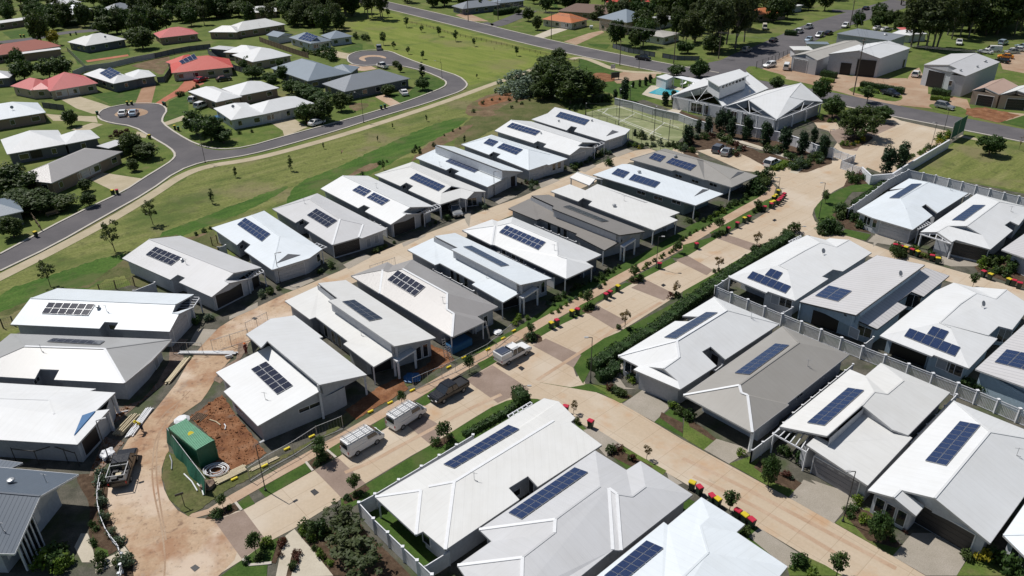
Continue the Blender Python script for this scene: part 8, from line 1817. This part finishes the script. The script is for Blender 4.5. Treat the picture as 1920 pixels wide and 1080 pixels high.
# ================================================================== CONSTRUCTION, PEOPLE, SMALL THINGS
q = [P(x, y, 2.6) for x, y in px('@i 650,305 900,505 1065,410 815,222')]
u = (q[1] - q[0]); Lc = u.length; u.normalize(); Wc = (q[3] - q[0]).length; cc = sum(q, Vector()) / 4
r = empty('shipping_container', (cc.x, cc.y, 0.06), math.atan2(u.y, u.x), 'green shipping container with ribbed roof behind green shade cloth', 'container')
m = MB(); m.box((0, 0, 1.3), (Lc - .06, Wc - .06, 2.5)); m.build('body', M['contgreen'], r)
m = MB(); m.box((0, 0, 2.56), (Lc - .1, Wc - .1, .03)); n_ = int(Lc / .22)
for k in range(n_): m.box((-Lc / 2 + .11 + k * Lc / n_, 0, 2.6), (.11, Wc - .14, .05))
m.build('container_roof', plain('container_roof_paint', (.17, .42, .26), .5, vs=2), r); m = MB()
for s_ in (-1, 1):
    for k in range(n_): m.box((-Lc / 2 + .11 + k * Lc / n_, s_ * (Wc / 2 - .02), 1.3), (.11, .05, 2.3))
m.build('corrugation', M['contgreen'], r)
for sx in (-1, 1):
    for sy in (-1, 1): m = MB(); m.box((sx * (Lc / 2 - .06), sy * (Wc / 2 - .06), 1.3), (.16, .16, 2.62)); m.build('corner_post', M['contgreen'], r)
m = MB(); m.tube([(0, 0, 2.62), (0.02, 0, 2.66)], .32, 12); m.build('roof_mark', M['yellow'], r)
def solidbox(name, label, cat, s, h, mat, z0=.06, group=None, top=True):
    w = [P(x, y, h if top else 0) for x, y in px(s)]; c = sum(w, Vector()) / len(w); c.z = 0; k = len(w); m = MB()
    m.add([(p.x - c.x, p.y - c.y, z0) for p in w] + [(p.x - c.x, p.y - c.y, h) for p in w], [tuple(range(k - 1, -1, -1)), tuple(range(k, 2 * k))] + [(i, (i + 1) % k, (i + 1) % k + k, i + k) for i in range(k)])
    o = m.build(name, mat, bevel=.04); o.location = c; return tag(o, label, cat, group)
# shade cloth on a leaning frame
a, b = P(*px('@i 640,440')[0]), P(*px('@i 985,905')[0]); r = empty('shade_cloth_fence', a, 0, 'leaning green shade cloth fence along the green container', 'fence'); d = b - a; n_ = Vector((-d.y, d.x, 0)).normalized()
m = MB(); N_ = 14
for i in range(N_ + 1):
    t = i / N_; s_ = .15 * math.sin(t * 17); m.v.append(tuple(d * t + n_ * s_)); m.v.append(tuple(d * t + n_ * (s_ * .3 + .35) + Vector((0, 0, 1.9 + .1 * math.sin(t * 9)))))
for i in range(N_): m.f.append((2 * i, 2 * i + 2, 2 * i + 3, 2 * i + 1)); m.mi.append(0)
m.build('cloth', M['shade'], r)
for t in (0, .33, .66, 1): m = MB(); m.bar(d * t, d * t + n_ * .4 + Vector((0, 0, 2.0)), .05); m.build('post', M['steel'], r)
m = MB(); m.bar(n_ * .4 + Vector((0, 0, 1.95)), d + n_ * .4 + Vector((0, 0, 1.95)), .05); m.build('rail', M['steel'], r)
m = MB(); c_ = P(*px('@i 770,215')[0], 2.2); m.tube([(0, 0, 0), (0, 0, 1.0), (0, 0, 2.0)], [.75, .75, .75], 8); m.tube([(0, 0, 2.0), (0, 0, 2.25)], [.9, .55], 8); o = m.build('water_tank', M['plastic']); o.location = (c_.x, c_.y, .06); tag(o, 'white capped tank behind the green container', 'tank')
def stack(label, s, n, h, w, mat, zg=.06, jitter=.12, cat='timber stack', name='timber_stack', t=.07):
    (x0, y0), (x1, y1) = px(s); a, b = P(x0, y0), P(x1, y1); d = b - a; L = d.length; c = (a + b) / 2; r = empty(name, (c.x, c.y, zg), math.atan2(d.y, d.x), label, cat, 'building materials'); rnd = random.Random(len(label))
    for k in range(n):
        y = -w / 2 + (k % max(1, n // h)) * w / max(1, n // h); z = (k // max(1, n // h)) * (t + .03) + t
        m = MB(); m.box((rnd.uniform(-jitter, jitter) * L * .3, y, z), (L * rnd.uniform(.85, 1), t * 1.6, t), rz=rnd.uniform(-.02, .02)); m.build('beam', M[mat], r)
stack('stack of pale roofing battens and steel beside the muddy street, left', '@i 175,385 355,190', 14, 3, 1.3, 'pale')
stack('stack of white steel sections under the worker in the yellow top', '@i 290,390 490,120', 10, 2, .9, 'plastic')
stack('bundle of long white gutters lying across the site', '@z4 1000,908 1338,912', 10, 2, .6, 'plastic', t=.09); stack('long yellow-green timber planks beside the street', '@z4 935,1085 1058,935', 8, 2, .7, 'pale', t=.09)
stack('packs of pale timber slats beside the footpath lawn', '@i 1060,800 1350,660', 14, 2, 1.1, 'pale'); stack('loose brown boards behind the green container', '@i 880,240 960,170', 7, 1, 1.6, 'wood', t=.05); stack('two long pale boards on the grass edge', '@i 1380,690 1650,560', 3, 1, .5, 'pale')
stack('small pile of white offcuts near the construction worker', '@z4 1268,935 1308,925', 5, 2, .5, 'plastic', t=.1)
# coil of white pipe
p = P(*px('@i 1085,700')[0]); m = MB(); rnd = random.Random(4); pts = []
for i in range(150):
    t = i * .28; rr = .95 + .35 * math.sin(t * .23) + rnd.uniform(-.03, .03); pts.append((rr * math.cos(t) + .1 * math.sin(t * .4), rr * .8 * math.sin(t), .1 + .3 * abs(math.sin(t * .19))))
m.tube(pts, .045, 5); o = m.build('pipe_coil', M['plastic']); o.location = (p.x, p.y, .06); tag(o, 'tangled coil of white conduit beside the green container', 'pipe coil')
def blob(name, label, cat, s, r_, mat, seed, flat=.6):
    p = P(*px(s)[0]); bm = bmesh.new(); bmesh.ops.create_icosphere(bm, subdivisions=3, radius=r_); rnd = random.Random(seed); ph = [rnd.uniform(0, 6) for _ in range(6)]
    for v in bm.verts:
        c = v.co; k = 1 + .22 * math.sin(c.x * 5 / r_ + ph[0]) * math.sin(c.y * 4 / r_ + ph[1]) + .12 * math.sin(c.z * 9 / r_ + ph[2]); v.co = Vector((c.x * k, c.y * k, c.z * k * flat + r_ * flat * .75))
    me = bpy.data.meshes.new(name); bm.to_mesh(me); bm.free(); me.materials.append(mat); o = bpy.data.objects.new(name, me); COL.objects.link(o); o.location = (p.x, p.y, .05); return tag(o, label, cat)
blob('plastic_wrap', 'crumpled heap of white plastic wrap behind the dark ute', 'wrap', '@i 110,560', .8, M['plastic'], 1); blob('rubbish_bag', 'black rubbish bag beside the white plastic heap', 'bag', '@i 135,590', .45, M['black'], 2)
blob('plastic_wrap', 'torn silver wrap near the ladders of the two-tone villa', 'wrap', '@z5 880,795', .6, M['plastic'], 3, .35); blob('tarpaulin', 'blue and white tarpaulin before the cream skillion villa', 'tarpaulin', '@z5 400,1050', 1.0, M['bluet'], 4, .22)
blob('soil_heap', 'low heap of grey rubble beside the stepped-roof villa', 'soil heap', '@i 1010,830', .7, GM['gdirt'], 7, .5)
m = MB(); p = P(*px('@z1 1222,672')[0]); m.tube([(0, 0, .05), (0, 0, .55)], [2.0, 1.9], 20); o = m.build('paddling_pool', M['bluep']); o.location = (p.x, p.y, .03); tag(o, 'blue round paddling pool beside the long white house', 'pool')
m = MB()
for k in range(5): p = px('@z7 %d,%d' % (1160 + k * 5, 960 + k * 3))
# yellow fence feet
for i, s in enumerate(['@z7 1755,300', '@z7 1615,370', '@z7 1490,465', '@z7 1320,540', '@z5 910,828', '@z5 825,890', '@z5 690,935', '@z5 605,990', '@z8 165,160', '@z8 275,110', '@z8 400,40', '@z5 970,785']):
    p = P(*px(s)[0]); m = MB(); m.box((0, 0, .1), (.7, .25, .2), rz=.7); o = m.build('ballast_block', M['yellow'], bevel=.03); o.location = (p.x, p.y, .06); tag(o, 'yellow ballast block on the footpath edge of the building site', 'block', 'yellow ballast blocks')
def ladder(label, s, h, rz, lean=.5):
    p = P(*px(s)[0]); r = empty('ladder', (p.x, p.y, .05), rz, label, 'ladder', 'ladders')
    for s_ in (-1, 1): m = MB(); m.bar((s_ * .22, 0, 0), (s_ * .22, lean, h), .06); m.build('stile', M['steel'], r)
    for k in range(int(h / .3)): t = (k + .5) / int(h / .3); m = MB(); m.bar((-.22, lean * t, h * t), (.22, lean * t, h * t), .035); m.build('rung', M['steel'], r)
ladder('aluminium ladder beside the pool patio, left', '@z5 590,930', 2.6, .6); ladder('aluminium ladder beside the pool patio, right', '@z5 620,955', 2.2, .9); ladder('aluminium ladder leaning at the porch of the two-tone villa', '@z5 835,830', 3.0, 2.0)
p = P(*px('@z5 660,840')[0], 1.0); m = MB(); m.box((0, 0, .55), (3.4, 1.7, 1.1), rz=.75); o = m.build('blue_porch_wall', M['bluep'], bevel=.1); o.location = (p.x, p.y, .05); tag(o, 'blue fibreglass plunge pool on the porch of the two-tone villa', 'pool')  # blue box standing for the blue wall under the porch roof
# signs and bench
p = P(*px('@z7 1040,690')[0]); r = empty('site_sign', (p.x, p.y, .05), .5, 'small black sign post on the corner lawn', 'sign'); m = MB(); m.box((0, 0, .9), (.07, .07, 1.8)); m.build('post', M['dkmetal'], r); m = MB(); m.box((-.2, 0, 1.7), (.8, .05, .25)); m.build('sign_board', M['dkmetal'], r)
p = P(*px('@z4 302,135')[0]); r = empty('park_bench', (p.x, p.y, 0), .75, 'dark park bench on the lawn beside the lower suburb street', 'bench'); m = MB(); m.box((0, 0, .45), (2.2, .45, .06)); m.build('seat', M['wood'], r)
m = MB(); m.box((0, .25, .75), (2.2, .06, .4)); m.build('backrest', M['wood'], r)
for s_ in (-1, 1): m = MB(); m.box((s_ * .9, 0, .22), (.08, .4, .44)); m.build('leg', M['dkmetal'], r)
p = P(*px('@d 425,262')[0]); r = empty('sheet_on_line', (p.x, p.y, 0), 0, 'white letter-box shaped tank on the lawn across the main road', 'tank'); m = MB(); m.tube([(-.6, 0, .9), (.6, 0, .9)], .55, 12); m.build('drum', M['plastic'], r); m = MB(); m.box((0, 0, .2), (.8, .5, .4)); m.build('stand', M['steel'], r)
p = P(*px('@d 640,715')[0]); r = empty('notice_board', (p.x, p.y, 0), .3, 'dark notice board shelter on the corner path', 'notice board'); m = MB(); m.box((0, 0, 1.3), (2.6, .3, 1.6)); m.build('board', M['dkmetal'], r); 
for s_ in (-1, 1): m = MB(); m.box((s_ * 1.1, 0, .4), (.15, .15, .8)); m.build('post', M['dkmetal'], r)
r = empty('metal_sign_frame', P(*px('@d 618,665')[0]), .2, 'white framed sign on two posts beside the corner path', 'sign'); m = MB(); m.box((0, 0, 2.2), (1.4, .08, 1.2)); m.build('board', M['plastic'], r)
for s_ in (-1, 1): m = MB(); m.box((s_ * .6, 0, 1.3), (.07, .07, 2.6)); m.build('post', M['steel'], r)
# pool
def flat(name, s, z, mat, label, cat, t=.1):
    w = [P(x, y, z) for x, y in px(s)]; c = sum(w, Vector()) / len(w); c.z = 0; k = len(w); m = MB(); m.add([(v.x - c.x, v.y - c.y, z - t) for v in w] + [(v.x - c.x, v.y - c.y, z) for v in w], [tuple(range(k, 2 * k))] + [(i, (i + 1) % k, (i + 1) % k + k, i + k) for i in range(k)])
    o = m.build(name, mat); o.location = c; return tag(o, label, cat)
flat('swimming_pool', '@d 940,835 1045,787 1090,787 1240,822 1170,850 1120,862 1020,850', .12, M['water'], 'turquoise swimming pool in the pale deck beside the club wing', 'pool')
flat('spa_pool', '@d 1235,860 1290,845 1290,900 1235,900', .12, M['water'], 'small turquoise pool tucked beside the white gable', 'pool')
h = villa('small pale pool pavilion with flat white roof', '@d a:1010,690,2.8 b:1100,665,2.8 c:1165,690,2.8 d:1100,720,2.8', 'a-b-c-d', 'white', 'a b c d', name='pool_pavilion', cat='pavilion', group=None, wall='white', E=2.8, ins=.1)
r = empty('poolside_pergola', P(*px('@d 1300,790')[0]), 0, 'long white pergola with a shade roof beside the pool', 'pergola'); o_ = r.location.copy(); w = [P(x, y, 2.8) - o_ for x, y in px('@d 1170,690 1240,685 1480,730 1420,760')]
m = MB(); m.add(w + [v - Vector((0, 0, .1)) for v in w], [(0, 1, 2, 3), (7, 6, 5, 4), (0, 4, 5, 1), (1, 5, 6, 2), (2, 6, 7, 3), (3, 7, 4, 0)]); m.build('roof', M['trim'], r)
for t in (0, .33, .66, 1):
    for A_, B_ in ((w[0], w[3]), (w[1], w[2])): v = A_.lerp(B_, t); m = MB(); m.box((v.x, v.y, 1.35), (.18, .18, 2.7)); m.build('post', M['post'], r)
for s in ('@d 1250,765', '@d 1320,775'):
    p = P(*px(s)[0]); r = empty('sun_lounger', (p.x, p.y, .05), .6, 'white sun lounger under the poolside pergola', 'lounger', 'sun loungers'); m = MB(); m.box((0, 0, .3), (1.9, .65, .08)); m.build('seat', M['plastic'], r); m = MB(); m.bar((.7, 0, .33), (1.2, 0, .75), .6, .06); m.build('backrest', M['plastic'], r)
# ------------------------------------------------------------------ people
def person(label, s, h, top, legs, rz, arm=(.25, .35), hat=None, bend=0.0):
    p = P(*px(s)[0]); r = empty('person', (p.x, p.y, .05), rz, label, 'person')
    k = h / 1.75; J = {'pel': (0, 0, .95), 'spn': (0, bend * .3, 1.2), 'chs': (0, bend * .6, 1.40), 'nek': (0, bend * .75, 1.50), 'hed': (0, bend * .85 + .02, 1.62), 'top': (0, bend * .9 + .01, 1.73),
        'hl': (.09, 0, .90), 'kl': (.11, .06, .5), 'al': (.12, 0, .09), 'tl': (.13, .16, .04), 'hr': (-.09, 0, .90), 'kr': (-.12, -.02, .5), 'ar': (-.13, -.06, .09), 'tr': (-.14, .1, .04),
        'sl': (.19, bend * .6, 1.42), 'el': (.27, bend * .6 + arm[0] * .5, 1.15), 'wl': (.26, bend * .6 + arm[0] + .12, 1.0), 'fl': (.25, bend * .6 + arm[0] + .22, .95),
        'sr': (-.19, bend * .6, 1.42), 'er': (-.28, bend * .6 + arm[1] * .4, 1.16), 'wr': (-.27, bend * .6 + arm[1] + .1, .98), 'fr': (-.26, bend * .6 + arm[1] + .2, .93)}
    RAD = dict(pel=.15, spn=.135, chs=.16, nek=.06, hed=.098, top=.075, hl=.1, kl=.07, al=.045, tl=.045, hr=.1, kr=.07, ar=.045, tr=.045, sl=.07, el=.048, wl=.033, fl=.036, sr=.07, er=.048, wr=.033, fr=.036)
    E_ = [('pel', 'spn'), ('spn', 'chs'), ('chs', 'nek'), ('nek', 'hed'), ('hed', 'top'), ('pel', 'hl'), ('hl', 'kl'), ('kl', 'al'), ('al', 'tl'), ('pel', 'hr'), ('hr', 'kr'), ('kr', 'ar'), ('ar', 'tr'), ('chs', 'sl'), ('sl', 'el'), ('el', 'wl'), ('wl', 'fl'), ('chs', 'sr'), ('sr', 'er'), ('er', 'wr'), ('wr', 'fr')]
    ks = list(J); me = bpy.data.meshes.new('body'); me.from_pydata([tuple(c * k for c in J[q]) for q in ks], [(ks.index(a), ks.index(b)) for a, b in E_], []); o = bpy.data.objects.new('body', me); COL.objects.link(o); o.parent = r
    sk = o.modifiers.new('skin', 'SKIN'); 
    for v, q in zip(me.skin_vertices[0].data, ks): v.radius = (RAD[q] * k,) * 2
    me.skin_vertices[0].data[0].use_root = True; sb = o.modifiers.new('sub', 'SUBSURF'); sb.levels = 1; sb.render_levels = 2; me.materials.append(M['skin'])
    def garment(nm, verts, ed, mat, sc):
        m2 = bpy.data.meshes.new(nm); m2.from_pydata([tuple(c * k for c in J[q]) for q in verts], [(verts.index(a), verts.index(b)) for a, b in ed], []); g = bpy.data.objects.new(nm, m2); COL.objects.link(g); g.parent = r
        s2 = g.modifiers.new('skin', 'SKIN')
        for v, q in zip(m2.skin_vertices[0].data, verts): v.radius = (RAD[q] * k * sc + .012,) * 2
        m2.skin_vertices[0].data[0].use_root = True; b2 = g.modifiers.new('sub', 'SUBSURF'); b2.levels = 1; b2.render_levels = 2; m2.materials.append(mat)
    garment('shirt', ['pel', 'spn', 'chs', 'sl', 'el', 'sr', 'er'], [('pel', 'spn'), ('spn', 'chs'), ('chs', 'sl'), ('sl', 'el'), ('chs', 'sr'), ('sr', 'er')], M[top], 1.1)
    garment('trousers', ['pel', 'hl', 'kl', 'al', 'hr', 'kr', 'ar'], [('pel', 'hl'), ('hl', 'kl'), ('kl', 'al'), ('pel', 'hr'), ('hr', 'kr'), ('kr', 'ar')], M[legs], 1.12)
    if hat: m = MB(); z = J['hed'][2] * k; y = J['hed'][1] * k; m.tube([(0, y, z + .03), (0, y, z + .04), (0, y, z + .1), (0, y, z + .17)], [.19, .15, .13, .06], 12); m.build('hat', M[hat], r)
    return r
person('person in a yellow hi-vis top bending over the white steel sections', '@i 420,330', 1.75, 'yellow', 'navy', 2.4, (.35, .4), 'yellow', .55)
person('person in dark red clothing walking by the stepped-roof villa', '@z4 1388,915', 1.78, 'darkred', 'darkred', 1.0, (.1, -.1), 'orange')
person('person in dark clothing at the pergola of the second creek-row villa', '@E 1310,648', 1.72, 'navy', 'navy', 2.0, (.1, .1))

# rubble, clods and offcuts over the building site
rnd = random.Random(12); m = MB()
for poly, n in (('@z7 1090,170 1250,60 1320,170 1500,390 1440,430 1230,500 1230,420 1210,320 1060,190', 420), ('@z7 750,140 900,20 880,0 800,90 640,150 600,300 700,330 640,400 560,500 500,520 600,260', 260), ('@z5 500,860 600,900 640,950 560,990 400,1060 370,1040', 90)):
    w = [P(x, y) for x, y in px(poly)]; xs = [p.x for p in w]; ys = [p.y for p in w]; k = 0
    while k < n:
        x, y = rnd.uniform(min(xs), max(xs)), rnd.uniform(min(ys), max(ys)); c = False
        for i in range(len(w)):
            a, b = w[i], w[i - 1]
            if (a.y > y) != (b.y > y) and x < (b.x - a.x) * (y - a.y) / (b.y - a.y) + a.x: c = not c
        if not c: continue
        k += 1; s_ = rnd.uniform(.02, .09) * (2.5 if rnd.random() < .04 else 1)
        m.box((x, y, .06 + s_ * .3), (s_ * rnd.uniform(1, 2.4), s_ * rnd.uniform(.8, 1.5), s_), axis=Matrix.Rotation(rnd.uniform(0, 3), 3, 'Z') @ Matrix.Rotation(rnd.uniform(-.5, .5), 3, 'X'))
tag(m.build('rubble', GM['dirt']), 'clods and rubble strewn over the red earth of the building site', 'rubble', kind='stuff')
for i, (s, l, mt) in enumerate((('@z7 1180,200 1240,230', 'board lying on the red earth behind the container', 'pale'), ('@z7 1262,225 1265,255', 'short white pipe offcut on the red earth', 'plastic'), ('@z7 640,170 720,150', 'white offcut beside the unfinished villa', 'plastic'), ('@z7 955,400 965,480', 'grey roll lying on the corner lawn', 'steel'), ('@z7 1035,505 1110,600', 'white hose trailing over the corner lawn', 'plastic'), ('@z7 1110,560 1145,625', 'white pole lying at the end of the green shade cloth', 'plastic'))):
    (x0, y0), (x1, y1) = px(s); a, b = P(x0, y0, .15), P(x1, y1, .15); c = (a + b) / 2; m = MB(); m.tube([a - c, (a + b) / 2 - c + Vector((.1, .1, 0)), b - c], .07, 8); o = m.build('offcut', M[mt]); o.location = c; tag(o, l, 'offcut', 'building materials')

# ------------------------------------------------------------------ tell look-alike trees apart by what they stand beside
def short(l):
    w = l.split()
    for i, t in enumerate(w):
        if i > 1 and t.strip(',') in ('with', 'behind', 'beside', 'at', 'in', 'by', 'above', 'on', 'cut', 'between', 'across', 'through', 'beyond', 'among', 'half', 'near', 'of', 'attached', 'inside', 'around', 'facing', 'its', 'glimpsed', 'standing', 'whose', 'before', 'and'): return ' '.join(w[:i]).strip(',')
    return ' '.join(w[:5]).strip(',')
def pix(p):
    q = p - Vector((0, 0, CAM_H)); return 960 + FPX * (q @ RT) / (q @ FWD), 540 - FPX * (q @ UPV) / (q @ FWD)
LM = [(o.location, ' '.join(short(o['label']).split()[:5])) for o in COL.objects if o.parent is None and o.name.split('.')[0] in ('house', 'villa', 'workshop_shed', 'club_building', 'garden_shed', 'long_shed', 'carport')]
ORD = 'leftmost|second|third|fourth|fifth|sixth|seventh|eighth|ninth|tenth|eleventh|twelfth|thirteenth|fourteenth|fifteenth|sixteenth|seventeenth|eighteenth'.split('|')
seen = {}
for o in list(COL.objects):
    if o.parent is None and o.name.split('.')[0] in ('tree', 'gum_tree', 'conifer', 'young_tree', 'bush_tree', 'sapling'): seen.setdefault(o['label'], []).append(o)
for lab, os_ in seen.items():
    if len(os_) < 3: continue
    used = {}
    for o in os_:
        x, y = pix(o.location); L_ = sorted(LM, key=lambda t: (t[0] - o.location).length)[0]; lx, ly = pix(L_[0])
        d = ('left of' if x < lx else 'right of') if abs(x - lx) > abs(y - ly) * 1.5 else ('beyond' if y < ly else 'in front of')
        base = ' '.join(lab.split()[:3 if lab.split()[2] in ('tree', 'tree,') else 2]).strip(',')
        if 'tree' not in base and 'conifer' not in base: base = ' '.join(lab.split()[:2]) + ' ' + ('conifer' if 'conifer' in lab else 'tree')
        used.setdefault(base + ' ' + d + ' the ' + L_[1], []).append((x, o))
    for t, xs in used.items():
        xs.sort(key=lambda q: q[0])
        for k, (x, o) in enumerate(xs):
            w = (ORD[min(k, 17)] + (' from left' if k else '')) if len(xs) > 1 else ''
            o['label'] = ' '.join((t + (', ' + w if w else '')).split()[:16])

seen = {}
for o in COL.objects:
    if o.parent is None and 'label' in o and o.get('kind') is None: seen.setdefault(o['label'], []).append(o)
for lab, os_ in seen.items():
    if not 2 <= len(os_) <= 18: continue
    os_.sort(key=lambda o: pix(o.location)[0])
    for k, o in enumerate(os_):
        w = (ORD[k] if k == 0 else ORD[k] + ' from left'); n = len(w.split())
        if len(lab.split()) + n <= 16: o['label'] = lab + ', ' + w
